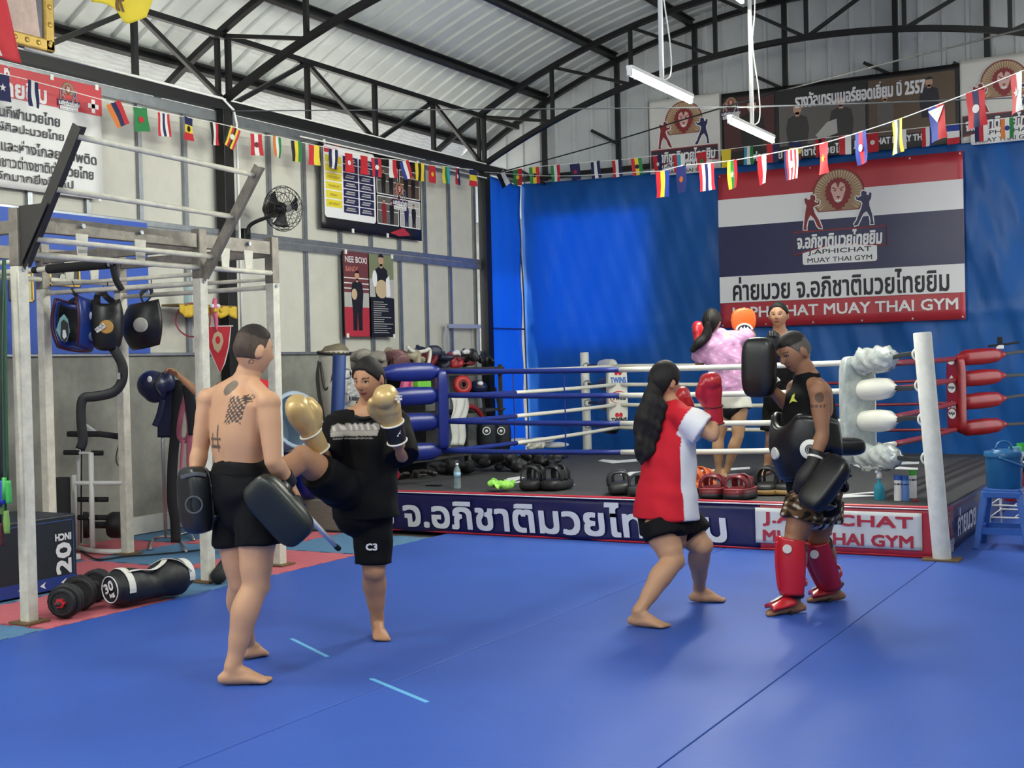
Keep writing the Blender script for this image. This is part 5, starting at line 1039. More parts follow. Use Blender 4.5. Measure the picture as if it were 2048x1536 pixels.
# ---------------- trainer seen from behind, left
D0 = 6.22; J = lambda x, y, d=0.0: at(x, y, D0+d)
fwd = nrm(CR*.75+CW*.66); rgt = nrm(CR*.66-CW*.75); fwd.z = rgt.z = 0; fwd.normalize(); rgt.normalize()
hR, tR = on_z(441, 1371), on_z(542, 1366); hL, tL = on_z(486, 1321), on_z(533, 1310)
p1 = person('shirtless man with tattooed back in black shorts holding kick pads, seen from behind', (J(490, 1340).x, J(490, 1340).y))
hd = Head(J(507, 700, -.01), CR*.72+CW*.68-UPV*.14, UPV, 1.03)
mb = MB(); sR, eR, wR = J(536, 806, -.12), J(546, 922, -.16), J(580, 966, -.06); sL, eL, wL = J(418, 800, .12), J(400, 900, .10), J(388, 965, .03)
torso(mb, J(488, 985), J(480, 935), J(476, 870), J(478, 806), J(492, 764), rgt, w=(.12, .168, .150, .178, .186, .080), r=(.85, .72, .66, .64, .52, .8))
mb.ell(J(448, 815, .02), (.085, .05, .12), frame(UPV, rgt), 14); mb.ell(J(512, 818, -.06), (.085, .05, .12), frame(UPV, rgt), 14)
[limb(mb, [J(478, 925)+rgt*o_-fwd*.070, J(476, 870)+rgt*o_-fwd*.080, J(480, 805)+rgt*o_-fwd*.062], [.030, .036, .026]) for o_ in (-.045, .045)]; limb(mb, [J(488, 780), J(496, 750), J(504, 725)], [.075, .062, .058]); limb(mb, [J(492, 762), sR], [.052, .05]); limb(mb, [J(490, 762), sL], [.052, .05]); hd.into(mb)
arm(mb, sR, eR, wR, 1.08); arm(mb, sL, eL, wL, 1.08); hand(mb, wR, J(606, 1012, .0)-wR, -CR*.6-UPV*.5, 1.0, .75, 1); hand(mb, wL, J(385, 1010, .02)-wL, CR, 1.0, .9, -1)
kR, aR = J(511, 1172, -.10), V(*(hR.lerp(tR, .24)[:2]), .085); kL, aL = J(483, 1166, .10), V(*(hL.lerp(tL, .2)[:2]), .085)
leg(mb, J(516, 1010, -.07), kR, aR, 1.20, -fwd); leg(mb, J(462, 1008, .08), kL, aL, 1.20, -fwd); foot(mb, hR, tR, aR, 1.1); foot(mb, hL, tL, aL, 1.1)
def tats(C, P, N):
    o = np.array(J(478, 815)); u = (P-o) @ np.array(rgt); v = P[:, 2]-o[2]; bk = N @ np.array(fwd) < .15; ink = (72, 62, 56); s_ = D0/FPX
    put(C, bk & (((u-.035)/.036)**2+((v-.098)/.036)**2 < 1), (104, 90, 76))
    uu = (u-.062)/.095; vv = (.07-v)/.15; sh_ = uu+.28*(vv-.5)
    put(C, bk & (sh_ > 0) & (sh_ < 1) & (vv > .12*np.abs(np.sin(sh_*16))) & (vv < 1-.1*np.abs(np.sin(sh_*16))) & (np.sin(sh_*25)*np.sin(vv*38) > -.2), ink)
    cu_, cv_ = -.02, -.155; put(C, bk & (((np.abs(u-cu_-.02) < .006) & (np.abs(v-cv_-.01) < .065)) | ((np.abs(u-cu_) < .055) & (np.abs(v-cv_-.005) < .006)) | ((np.abs(u-cu_+.01) < .05) & (np.abs(v-cv_+.03) < .007)) | ((np.abs(u-cu_+.025) < .005) & (np.abs(v-cv_) < .035))), (98, 80, 66))
    l = hd.loc(P); put(C, (l[:, 0] > .03) & (np.abs(np.hypot(l[:, 1]+.035, l[:, 2]+.062)-.009) < .003), (110, 84, 66))
body(p1, mb, (196, 150, 116), hd, tats)
def fade(x, y, z):
    q = max(0, min(1, (z-(-.45 if y < -.1 else -.45+1.0*min(1, (y+.1)/.6)))/.25+.5)); return -.010+q*(.013+.010*max(0, min(1, (z-.35)/.4)))
hd.hair(p1, (74, 60, 50), fade, col2=(34, 27, 24), zsplit=.055)
mb = MB(); torso(mb, J(487, 985), J(483, 962), J(482, 955), J(482, 949), J(482, 946), rgt, w=(.14, .188, .180, .174, .172, .170), r=(.85, .76, .76, .76, .76, .76))
for a, b in ((J(512, 1000, -.07), J(516, 1092, -.095)), (J(464, 1000, .08), J(470, 1090, .09))): mb.tube([a, a.lerp(b, .5), b], [.105, .108, .112], 20, steps=6)
cloth(p1, mb, 'shorts', (15, 15, 18), wr=.004, m=SHORTS); MB().tube([J(482, 953), J(482, 944)], .176, 28, ratio=.76, side=rgt).build('waistband', SHORTS, p1, smooth=True, angle=50)
wb_ = (J(606, 1012)-wR).normalized(); MB().tube([wR-nrm(wR-eR)*.055, wR+nrm(wR-eR)*.005], [.042, .036], 16).build('wrist_strap', mat('strap_black', (22, 22, 24), .7), p1, smooth=True, angle=40)
kp = mat('pad_dark_green', (26, 32, 28), .38, 0, .15, 9, .06, 40)
M = Matrix.Translation(J(556, 1021, -.22)) @ Matrix.Rotation(0, 4, 'X'); ydir = nrm(J(604, 1072)-J(512, 968)); zdir = nrm(CW*.85+CR*.35); xdir = ydir.cross(zdir).normalized(); zdir = xdir.cross(ydir)
M = Matrix(((xdir.x, ydir.x, zdir.x, M.translation.x), (xdir.y, ydir.y, zdir.y, M.translation.y), (xdir.z, ydir.z, zdir.z, M.translation.z), (0, 0, 0, 1)))
kick_pad('kick_pad', 'dark green leather kick pad on the right arm of the shirtless man', M, .37, .20, .10, kp, m_vk, 'kick pads held by the trainers', edge=m_vk)
def frameM(c, y, z): y = nrm(y); z = Vector(z); x = y.cross(z).normalized(); z = x.cross(y); return Matrix(((x.x, y.x, z.x, c[0]), (x.y, y.y, z.y, c[1]), (x.z, y.z, z.z, c[2]), (0, 0, 0, 1)))
t = kick_pad('kick_pad', 'dark leather kick pad on the left arm of the shirtless man', frameM(J(390, 1000, .0), UPV+CR*-.06, CR*.7+CW*.7), .33, .19, .12, mat('pad_ink', (22, 25, 27), .38, 0, .15, 9, .06, 40), m_vk, 'kick pads held by the trainers', edge=m_vk)
MB().torus(J(388, 1010, -.09), .04, .005, frame(CW), 22, 6).build('logo_ring', mat('logo_faint', (74, 78, 82), .6), t); MB().strip([J(362, 955, -.06), J(388, 948, -.09), J(412, 950, -.06)], .02, .006, steps=8, n_up=UPV).build('edge_band', mat('logo_faint', (74, 78, 82), .6), t)
# ---------------- girl in black kicking
D0 = 7.05; fwd = nrm(-CR*.35-CW*.9); fwd.z = 0; fwd.normalize(); rgt = fwd.cross(UPV)
p2 = person('girl in black T-shirt and gold boxing gloves raising a knee', (on_z(768, 1270).x, on_z(768, 1270).y))
hd = Head(J(737, 757, -.06), -CR*.42-CW*.86-UPV*.30, UPV, 1.0)
gld = mat('glove_gold', (204, 174, 116), .34, .2, .12, 9); gldc = mat('glove_cuff', (26, 24, 22), .5); trimw = mat('glove_trim', (226, 222, 210), .5)
sL, eL, wL = J(790, 838, .02), J(804, 912, -.12), J(790, 866, -.26); sR, eR, wR = J(680, 843, .0), J(652, 910, -.10), J(632, 884, -.26)
mb = MB(); torso(mb, J(725, 990), J(731, 938), J(735, 890), J(737, 838), J(739, 806), rgt, w=(.12, .155, .128, .142, .145, .066), r=(.85, .72, .7, .72, .6, .8)); limb(mb, [J(739, 818), J(739, 800, -.02), J(737, 785, -.03)], [.058, .050, .050]); limb(mb, [J(739, 812), sL], [.045, .045]); limb(mb, [J(739, 812), sR], [.045, .045]); hd.into(mb)
arm(mb, sL, eL, wL, .95); arm(mb, sR, eR, wR, .95)
hS, tS = on_z(753, 1268), on_z(783, 1284); dS = nrm(on_z(779, 1283)-on_z(755, 1250)); tS = hS+dS*.225; aS = V(*(hS.lerp(tS, .22)[:2]), .085)
leg(mb, J(745, 1005, .02), J(748, 1142, -.02), aS, 1.18, -dS); foot(mb, hS, tS, aS, 1.05)
kK, aK = J(604, 917, -.42), J(500, 962, -.52); leg(mb, J(706, 985, -.05), kK, aK, 1.15, V(0, 0, -1)); foot(mb, aK-V(.0, 0, .07)-CR*.03, aK-CR*.18-V(0, 0, .11), aK, .95)
body(p2, mb, (176, 130, 98), hd, None, lip=(150, 82, 78))
hair_k = (24, 21, 21); hd.hair(p2, hair_k, H_cap(.62, .12, -.75, .011, .12))
mb = MB(); mb.ell(hd.P(0, -.10, -.02), (.035, .04, .045)); limb(mb, [hd.P(.0, -.11, -.02), hd.P(.02, -.13, -.10), hd.P(.03, -.11, -.2)], [.03, .03, .015]); o = mb.build('ponytail', M_HAIR, p2, remesh=.01); paint(o, lambda P, N: base_col(P, hair_k))
mb = MB(); torso(mb, J(729, 985), J(731, 940), J(735, 890), J(737, 844), J(738, 824), rgt, w=(.190, .188, .184, .180, .162, .085), r=(.74, .76, .76, .76, .62, .7), hem=J(732, 1036)); limb(mb, [J(742, 832), sL], [.066, .068]); limb(mb, [J(735, 832), sR], [.066, .068])
mb.tube([sL, sL.lerp(eL, .6), eL+nrm(eL-sL)*.015], [.078, .092, .098], 18, steps=8); mb.tube([sR, sR.lerp(eR, .6), eR], [.078, .09, .095], 18, steps=8); 
def tee_p(C, P, N):
    c0 = np.array(J(733, 862)); u = (P-c0) @ np.array(rgt)*-1; v = P[:, 2]-c0[2]; fr = N @ np.array(fwd) > .25; s_ = D0/FPX; u = u/s_; v = v/s_
    top = 14+4*np.abs(np.sin(u*.22)); put(C, fr & (np.abs(u) < 44) & (v > 2) & (v < top), (150, 144, 138)); put(C, fr & (np.abs(u) < 42) & (v > 4) & (v < top-2) & (np.sin(u*.5+v*.3) > .2), (206, 200, 192)); put(C, fr & (np.abs(u) < 42) & (v > -7) & (v < 2), (176, 170, 160)); put(C, fr & (np.abs(u) < 36) & (np.abs(v+12) < 1.2), (140, 136, 130))
cloth(p2, mb, 'tshirt', (10, 10, 11), tee_p, voxel=.007, wr=.005)
MB().torus(J(738, 821, -.03), .083, .010, frame(UPV+fwd*.55), 24, 8).build('collar', TEE, p2, smooth=True)
mb = MB(); torso(mb, J(725, 995), J(729, 965), J(729, 962), J(729, 960), J(729, 958), rgt, w=(.15, .172, .165, .16, .16, .16), r=(.85, .78, .78, .78, .78, .78)); a, b = J(744, 1005, .02), J(747, 1128, -.01); mb.tube([a, a.lerp(b, .5), b], [.108, .112, .105], 20, steps=8); a, b = J(706, 985, -.05), J(634, 938, -.34); mb.tube([a, a.lerp(b, .5)-V(0, 0, .02), b-V(0, 0, .01)], [.11, .115, .105], 20, steps=8)
sh_ = cloth(p2, mb, 'shorts', (15, 15, 18), wr=.004, m=SHORTS)
text('C3', .05, WHITE, sh_, plane_M(J(743, 1094, -.125), CR, UPV), height=.035, width=.06, bold=.002, name='shorts_logo')
g1 = glove(p2, wL, J(773, 800, -.34)-wL, -CR, gld, gldc, 1.12, trimw); g2 = glove(p2, wR, J(592, 812, -.36)-wR, CR+UPV*.3, gld, gld, 1.12, trimw)
flat([rect(-.02, -.006, .02, .006), rect(-.006, -.02, .006, .02), rect(-.02, .012, .02, .018)], plane_M(J(797, 798, -.41), CR*.7+CW*.4, UPV), trimw, g1, 'glove_mark', th=.003); text('TF', .03, WHITE, g1, plane_M(wL-CW*.052+CR*.012, CR, UPV), width=.04, height=.03, bold=.002)
# ---------------- girl in red and white
D0 = 7.50; fwd = nrm(CR*.80+CW*.58); fwd.z = 0; fwd.normalize(); rgt = fwd.cross(UPV)
h1, t1 = on_z(1259, 1252), on_z(1336, 1257); h2, t2 = on_z(1382, 1205), on_z(1452, 1204)
p3 = person('girl in red and white shirt with long ponytail and red boxing gloves', (on_z(1340, 1235).x, on_z(1340, 1235).y))
hd = Head(J(1330, 762), CR*.80+CW*.58-UPV*.05, UPV, .98)
sR, eR, wR = J(1366, 834, -.14), J(1425, 872, -.20), J(1429, 832, -.16); sL, eL, wL = J(1330, 832, .14), J(1372, 868, .26), J(1386, 838, .30)
mb = MB(); torso(mb, J(1335, 1040), J(1334, 980), J(1338, 925), J(1342, 845), J(1338, 805), rgt, w=(.12, .160, .132, .148, .150, .066), r=(.9, .8, .72, .74, .6, .8)); limb(mb, [J(1338, 820), J(1336, 800), J(1333, 788)], [.058, .050, .05]); limb(mb, [J(1339, 815), sR], [.045, .045]); limb(mb, [J(1339, 815), sL], [.045, .045]); hd.into(mb)
arm(mb, sR, eR, wR, .95); arm(mb, sL, eL, wL, .95); a1 = V(*(h1.lerp(t1, .24)[:2]), .085); a2 = V(*(h2.lerp(t2, .24)[:2]), .09)
leg(mb, J(1322, 1055, -.07), J(1347, 1122, -.14), a1, 1.16, -fwd); leg(mb, J(1360, 1050, .09), J(1404, 1092, .02), a2, 1.16, -fwd); foot(mb, h1, t1, a1, 1.05); foot(mb, h2, t2, a2, 1.05)
body(p3, mb, (186, 142, 110), hd)
hd.hair(p3, hair_k, H_cap(.55, .02, -.8, .016)); mb = MB(); pts = [hd.P(0, -.085, .02), J(1308, 790, -.06), J(1300, 825, -.06), J(1292, 862, -.05), J(1284, 892, -.05)]; limb(mb, pts, [.035, .055, .078, .085, .045], 14, ratio=.7, side=CR)
for i in range(16): q = pts[1].lerp(pts[4], i/15)-CW*.03; limb(mb, [q+CR*.03*math.sin(i*2.1), q+CR*(.05*math.sin(i*2.1)+.01)-UPV*.05, q+CR*(.03*math.sin(i*2.1)-.01)-UPV*.10], [.025, .03, .012], 8)
cloth(p3, mb, 'ponytail', hair_k, wr=.009, m=M_HAIR, iters=1); paint(p3.children[-1] if False else [c_ for c_ in bpy.data.objects if c_.parent == p3 and c_.name.startswith('ponytail')][0], lambda P, N: base_col(P, hair_k))
mb = MB(); torso(mb, J(1333, 990), J(1335, 960), J(1338, 915), J(1343, 848), J(1340, 812), rgt, w=(.200, .190, .178, .174, .165, .085), r=(.90, .87, .8, .78, .62, .7), hem=J(1332, 1037)); limb(mb, [J(1340, 820), sR], [.075, .07]); limb(mb, [J(1340, 820), sL], [.075, .07])
q = sR.lerp(eR, .70); mb.tube([sR, sR.lerp(q, .5), q], [.080, .092, .098], 18, steps=8); q2 = sL.lerp(eL, .75); mb.tube([sL, q2], [.08, .095], 18, steps=5)
def shirt_p(C, P, N):
    c0 = np.array(J(1336, 930)); f_ = (P-c0) @ np.array(fwd); r_ = (P-c0) @ np.array(rgt); z = P[:, 2]; s0 = np.array(sR); a_ = np.array(nrm(eR-sR)); t_ = (P-s0) @ a_
    s1 = np.array(sL); b_ = np.array(nrm(eL-sL)); t2_ = (P-s1) @ b_; zc = J(1336, 868).z
    put(C, (f_ > -.055+.06*np.maximum(0, (z-zc)/.2+.35)) & (z < zc+.12) & (f_ > -.055+1.3*np.maximum(0, z-zc)) & (r_ > -.12) & ((z < zc) | (f_ < .12)), (222, 222, 226)); d1_ = np.linalg.norm(P-s0-t_[:, None]*a_, axis=1); d2_ = np.linalg.norm(P-s1-t2_[:, None]*b_, axis=1); put(C, (t_ > .02) & (d1_ < .105) & (r_ > .04), (226, 226, 230)); put(C, (t2_ > .02) & (d2_ < .105) & (r_ < -.04), (226, 226, 230))
cloth(p3, mb, 'shirt', (198, 34, 48), shirt_p, wr=.005)
mb = MB(); torso(mb, J(1333, 1035), J(1333, 1005), J(1333, 1003), J(1333, 1001), J(1333, 1000), rgt, w=(.168, .178, .172, .170, .170, .170), r=(.9, .84, .84, .84, .84, .84), hem=J(1336, 1068)); 
for a, b in ((J(1322, 1040, -.07), J(1331, 1074, -.10)), (J(1358, 1036, .09), J(1388, 1076, .05))): mb.tube([a, b], [.124, .128], 20, steps=4)
cloth(p3, mb, 'shorts', (15, 15, 18), wr=.003, m=SHORTS)
gred = mat('glove_red', (178, 30, 40), .3, 0, .1, 9, .05, 30, coat=.2); glove(p3, wR, J(1420, 768, -.18)-wR, -CR*.9-CW*.2, gred, gred, 1.02, mat('glove_darkred', (96, 14, 22), .5)); glove(p3, wL, J(1370, 812, .26)-wL, CR*.2-CW, gred, gred, .9)
# ---------------- trainer with shin guards
D0 = 7.60; fwd = nrm(-CR*.92-CW*.32); fwd.z = 0; fwd.normalize(); rgt = fwd.cross(UPV)
h1, t1 = on_z(1609, 1225), on_z(1529, 1231); h2, t2 = on_z(1688, 1201), on_z(1612, 1203)
p4 = person('trainer in black vest, belly pad and red shin guards holding up a kick pad', (on_z(1610, 1215).x, on_z(1610, 1215).y))
hd = Head(J(1590, 704, -.02), -CR*.90-CW*.30-UPV*.42, UPV-CR*.2, 1.02)
sL, eL, wL = J(1638, 784, -.19), J(1644, 868, -.22), J(1627, 926, -.26); sR, eR, wR = J(1592, 778, .18), J(1580, 815, .10), J(1540, 775, -.02)
mb = MB(); torso(mb, J(1630, 985), J(1624, 920), J(1618, 860), J(1620, 790), J(1616, 752), rgt, w=(.125, .165, .160, .172, .175, .075), r=(.85, .78, .80, .74, .58, .8)); limb(mb, [J(1617, 768), J(1610, 742, -.01), J(1603, 728, -.02)], [.072, .062, .058]); limb(mb, [J(1617, 762), sL], [.052, .05]); limb(mb, [J(1617, 762), sR], [.05, .05]); hd.into(mb)
arm(mb, sL, eL, wL, 1.1); arm(mb, sR, eR, wR, 1.05); hand(mb, wL, J(1606, 968, -.24)-wL, -CR*.3-CW, 1.0, .8, -1); hand(mb, wR, J(1520, 760, -.06)-wR, UPV*.2-CR, 1.0, .8, 1)
a1 = V(*(h1.lerp(t1, .24)[:2]), .085); a2 = V(*(h2.lerp(t2, .24)[:2]), .085); k1, k2 = J(1588, 1082, -.12), J(1637, 1078, .10)
leg(mb, J(1612, 1005, -.08), k1, a1, 1.1, -fwd); leg(mb, J(1648, 1000, .09), k2, a2, 1.1, -fwd); foot(mb, h1, t1, a1); foot(mb, h2, t2, a2)
def tat4(C, P, N):
    o = np.array(J(1640, 795, -.26)); u = (P-o) @ np.array(CR); v = P[:, 2]-o[2]; d_ = (P-np.array(J(1640, 800, -.19))) @ np.array(CW); m_ = d_ < .02
    put(C, m_ & (((u)/.026)**2+((v)/.03)**2 < 1) & (np.abs(u) < .1), (92, 68, 54)); put(C, m_ & (np.abs(v+.05) < .011) & (np.abs(u) < .042) & (np.sin(u*300) > -.5), (92, 68, 54))
body(p4, mb, (148, 106, 80), hd, tat4, lip=(120, 70, 62))
hd.hair(p4, (92, 86, 80), lambda x, y, z: -.010+max(0, min(1, (z-(-.35 if y < 0 else -.35+.85*min(1, y/.6)))/.2+.5))*(.013+.012*max(0, min(1, (z-.4)/.3))), col2=(36, 32, 30), zsplit=.052)
VEST = mat('vest_black', (10, 10, 12), .85, 0, .1, 10, .1, 200, spec=.2)
mb = MB(); torso(mb, J(1628, 975), J(1623, 920), J(1618, 860), J(1618, 800), J(1614, 760), rgt, w=(.17, .182, .180, .180, .158, .088), r=(.8, .8, .86, .92, .86, .9)); limb(mb, [J(1615, 768), sL.lerp(J(1617, 772), .42)], [.070, .056]); limb(mb, [J(1615, 768), sR.lerp(J(1617, 772), .42)], [.070, .056]); vest = cloth(p4, mb, 'vest', (18, 18, 21), wr=.003, m=VEST)
flat([[(-.02, -.03), (0, .02), (.015, .03), (.01, 0), (.03, -.02), (.0, -.015)]], plane_M(J(1585, 797, -.17), nrm(CR*.8-CW*.5), UPV), mat('logo_yellow', (196, 200, 70), .5), vest, 'vest_logo', th=.003)
# belly pad on the trainer
cb = J(1615, 888); bp_ = mat('bellypad_black', (13, 13, 16), .35, 0, .1, 8, .05, 30)
def bel(u, v, rr=.215):
    a = math.radians(118)*(2*u-1); z = (v-.5)*.37-.01; k_ = (1-.10*(2*v-1)**2-(.16*(1-2*v) if v < .5 else 0)); dip = .09*max(0, 1-(abs(2*u-1)/.35)**2)*(v**3)
    return cb+(fwd*math.cos(a)*(rr-.02)+rgt*math.sin(a)*rr)*k_+V(0, 0, z-dip+.05*abs(2*u-1)**2*(1 if v < .5 else -1))
bo = MB().sheet(bel, 40, 16, .055).build('belly_pad', bp_, p4, smooth=True)
MB().tube([bel(u/30, 1.0) for u in range(31)], .026, 10, steps=40).build('top_roll', bp_, bo, smooth=True); MB().tube([bel(u/30, .0) for u in range(31)], .022, 10, steps=40).build('bottom_roll', bp_, bo, smooth=True)
def disc(u, v, r_, name='disc', rings=True):
    P_ = bel(u, v, .245); N_ = (bel(u, v, .4)-bel(u, v, .2)); N_.z *= .3; N_.normalize(); R_ = frame(N_, UPV); o = MB().lathe([(r_, -.005), (r_, .008), (r_*.92, .012), (.001, .013)], P_, R_, 26).build(name, m_vw, bo, smooth=True, angle=40)
    for rr_ in ((.45, .28, .12) if rings else ()): MB().torus(P_+N_*.014, r_*rr_, .003, R_, 20, 5).build('disc_ring', INK, bo)
disc(.25, .52, .058); disc(.50, .42, .036, rings=False)
# kick wing of the pad behind the waist
MB().ell(J(1690, 893, .0), (.12, .055, .075), frame(CW, CR), 20, sup=3).build('pad_wing', bp_, bo, smooth=True)
# patterned shorts
mb = MB(); torso(mb, J(1630, 985), J(1627, 955), J(1627, 953), J(1627, 952), J(1627, 950), rgt, w=(.15, .182, .178, .176, .174, .172), r=(.85, .82, .82, .82, .82, .82))
for a, b in ((J(1612, 1000, -.08), J(1600, 1043, -.10)), (J(1648, 1000, .09), J(1645, 1042, .10))): mb.tube([a, b], [.118, .128], 20, steps=4)
def sh4(C, P, N):
    w_ = np.sin(P[:, 0]*60+3*np.sin(P[:, 2]*40))*np.sin(P[:, 2]*70+2*np.sin(P[:, 1]*50)); put(C, w_ > .35, (30, 26, 24)); put(C, w_ < -.62, (206, 196, 176)); z = P[:, 2]; put(C, (z < z.min()+.05) & (np.sin(P[:, 0]*90+P[:, 1]*70) > 0), (190, 186, 176)); put(C, (z < z.min()+.05) & (np.sin(P[:, 0]*90+P[:, 1]*70) <= 0), (26, 26, 28))
cloth(p4, mb, 'shorts', (98, 72, 46), sh4, wr=.004)
# red shin guards
sgm = mat('shin_red', (190, 26, 40), .3, 0, .08, 8, .04, 30, coat=.25); sgk = mat('shin_black', (24, 22, 24), .6)
for (kn, an, hl, to, k_) in ((k1, a1, h1, t1, 1.0), (k2, a2, h2, t2, 1.0)):
    ax = (an-kn).normalized(); fr = (fwd-ax*fwd.dot(ax)).normalized(); sd = ax.cross(fr); top, bot = kn-ax*.035, an-ax*.03
    def sg(u, v, kn=kn, an=an, fr=fr, sd=sd, top=top, bot=bot):
        a = math.radians(98)*(2*u-1); q = top.lerp(bot, v); rr = .086-.016*v+.012*math.sin(v*math.pi); pk = .0 if v > .1 else -.03*(1-v/.1)*abs(2*u-1); return q+fr*(math.cos(a)*rr*1.12)+sd*(math.sin(a)*rr)-(bot-top).normalized()*pk
    g = MB().sheet(sg, 26, 18, .026).build('shin_guard', sgm, p4, smooth=True)
    MB().tube([sg(.5, v/12)+fr*.012 for v in range(1, 12)], .016, 8, steps=24, ratio=.6).build('ridge', sgm, g, smooth=True)
    for v in (.22, .80): MB().tube([top.lerp(bot, v)+fr*(math.cos(a)*.072)+sd*(math.sin(a)*.072) for a in [math.radians(95+i*17) for i in range(11)]], .020, 8, ratio=.25, side=ax).build('strap', sgm if v > .5 else sgk, g, smooth=True)
    MB().lathe([(.026, -.003), (.026, .004), (.001, .005)], sg(.33 if sd.dot(CW) > 0 else .67, .2)+(-CW)*.03, frame(-CW, UPV), 20).build('badge', m_vw, g, smooth=True, angle=40)
    d_ = (to-hl); L_ = d_.length; d_.normalize(); s2 = d_.cross(UPV)
    fg = MB().sheet(lambda u, v: V(*((hl+d_*L_*(.30+.58*v)+s2*((2*u-1)*(.050+.012*v)))[:2]), .034+(.075*(1-v)**1.3+.022)*math.cos((2*u-1)*1.35)), 14, 12, .022).build('instep_guard', sgm, g, smooth=True)
    MB().strip([V(*((hl+d_*L_*(.34+.5*v))[:2]), .052+(.075*(1-(.07+.86*v))**1.3+.022)) for v in (0, .25, .5, .75, 1)], .03, .004, n_up=s2).build('stripe', m_vw, fg, smooth=True)
    MB().tube([V(*((hl+d_*L_*.42+s2*x_)[:2]), .012) for x_ in (-.05, 0, .05)], .012, 8).build('sole_strap', sgk, g); MB().torus(an+V(0, 0, .02), .045, .014, frame(UPV), 20, 6).build('ankle_band', sgk, g)
# his pads and wrist bands
kpb = mat('pad_black2', (13, 13, 15), .36, 0, .12, 8, .05, 30)
kick_pad('kick_pad', 'black kick pad raised beside the face of the trainer in shin guards', frameM(J(1517, 735, -.05), UPV+CR*.02, CR*.55+CW*.8), .36, .20, .11, kpb, m_vk, 'kick pads held by the trainers', edge=m_vk)
kick_pad('kick_pad', 'black kick pad hanging at the hip of the trainer in shin guards', frameM(J(1648, 965, -.36), J(1682, 915)-J(1612, 1012), CR*.8+CW*.5), .35, .19, .10, kpb, m_vk, 'kick pads held by the trainers', edge=m_vk)
MB().tube([wL-nrm(wL-eL)*.07, wL+nrm(wL-eL)*.01], [.046, .042], 18).build('wrist_band', sgk, p4, smooth=True, angle=40); MB().tube([wL-nrm(wL-eL)*.04, wL-nrm(wL-eL)*.028], [.0465, .0455], 18).build('band_stripe', m_vw, p4); mb = MB(); limb(mb, [wL, J(1610, 955, -.27), J(1600, 975, -.25)], [.045, .055, .045]); mb.build('mitt', sgk, p4, remesh=.008)
# ---------------- in the ring: girl in pink
D0 = 12.0; zr = RZ; fwd = nrm(CR*.45+CW*.9); fwd.z = 0; fwd.normalize(); rgt = fwd.cross(UPV)
h1 = on_z(1433, 950, zr); h2 = on_z(1452, 950, zr); h1 = V(*at(1432, 950, 12.1)[:2], zr); h2 = V(*at(1452, 950, 12.05)[:2], zr); t1 = h1+nrm(CR*.1+CW*1)*.22; t2 = h2+nrm(-CR*.5+CW*.8)*.22; t1.z = t2.z = zr
p5 = person('girl in pink T-shirt and pale grey shorts punching in the ring, seen from behind', (h1.x, h1.y, zr))
hd = Head(J(1424, 643, .0), CR*.5+CW*.86, UPV, .98)
sL, eL, wL = J(1408, 690, .03), J(1398, 735, .14), J(1398, 690, .26); sR, eR, wR = J(1478, 678, -.02), J(1505, 672, .12), J(1492, 655, .32)
mb = MB(); torso(mb, J(1462, 790), J(1458, 762), J(1450, 725), J(1442, 685), J(1434, 668), rgt, w=(.12, .158, .130, .145, .150, .066), r=(.9, .8, .72, .74, .6, .8)); limb(mb, [J(1436, 676), J(1428, 662), J(1426, 655)], [.056, .05, .05]); limb(mb, [J(1436, 676), sR], [.045, .045]); limb(mb, [J(1436, 676), sL], [.045, .045]); hd.into(mb); arm(mb, sR, eR, wR, .95); arm(mb, sL, eL, wL, .95); hand(mb, wR, CW, -UPV, .95, .9, 1)
a1 = V(h1.x+.02, h1.y+.02, zr+.085); a2 = V(h2.x+.0, h2.y+.03, zr+.09); leg(mb, J(1450, 800, .04), J(1437, 876, .06), a1, 1.0, -fwd); leg(mb, J(1478, 800, -.04), J(1476, 873, -.06), a2, 1.0, -fwd); foot(mb, h1, t1, a1, .95); foot(mb, h2, t2, a2, .95)
body(p5, mb, (186, 144, 110), hd, voxel=.0075)
hd.hair(p5, hair_k, H_cap(.6, .0, -.85, .018)); mb = MB(); limb(mb, [hd.P(0, -.09, -.02), J(1412, 672, -.05), J(1398, 686, -.06), J(1386, 700, -.05)], [.035, .05, .05, .03], 12); o = mb.build('ponytail', M_HAIR, p5, remesh=.01); paint(o, lambda P, N: base_col(P, hair_k))
mb = MB(); torso(mb, J(1460, 770), J(1458, 750), J(1450, 722), J(1442, 690), J(1436, 670), rgt, w=(.17, .178, .178, .182, .178, .092), r=(.85, .82, .82, .84, .74, .8)); q = sR.lerp(eR, .6); mb.tube([J(1440, 678), sR, q], [.08, .082, .09], 18, steps=8); q = sL.lerp(eL, .65); mb.tube([J(1440, 678), sL, q], [.08, .08, .09], 18, steps=8); mb.tube([J(1459, 748), J(1461, 774)], [.182, .186], 24, ratio=.85, side=rgt)
def pk(C, P, N):
    w_ = np.sin(P[:, 0]*70+4*np.sin(P[:, 2]*33))*np.sin(P[:, 2]*60+P[:, 1]*20); put(C, (w_ > .7) & (N @ np.array(fwd) < -.3), (222, 190, 214)); put(C, (w_ < -.85) & (N @ np.array(fwd) < -.3), (176, 124, 166))
cloth(p5, mb, 'tshirt', (202, 150, 190), pk, wr=.006)
mb = MB(); torso(mb, J(1462, 790), J(1461, 770), J(1461, 769), J(1461, 768), J(1461, 767), rgt, w=(.15, .176, .17, .17, .17, .17), r=(.9, .82, .82, .82, .82, .82)); 
for a, b in ((J(1450, 795, .04), J(1447, 822, .05)), (J(1478, 795, -.04), J(1480, 818, -.05))): mb.tube([a, b], [.11, .118], 18, steps=4)
def pks(C, P, N): put(C, P[:, 2] < J(1460, 815).z, (34, 34, 36))
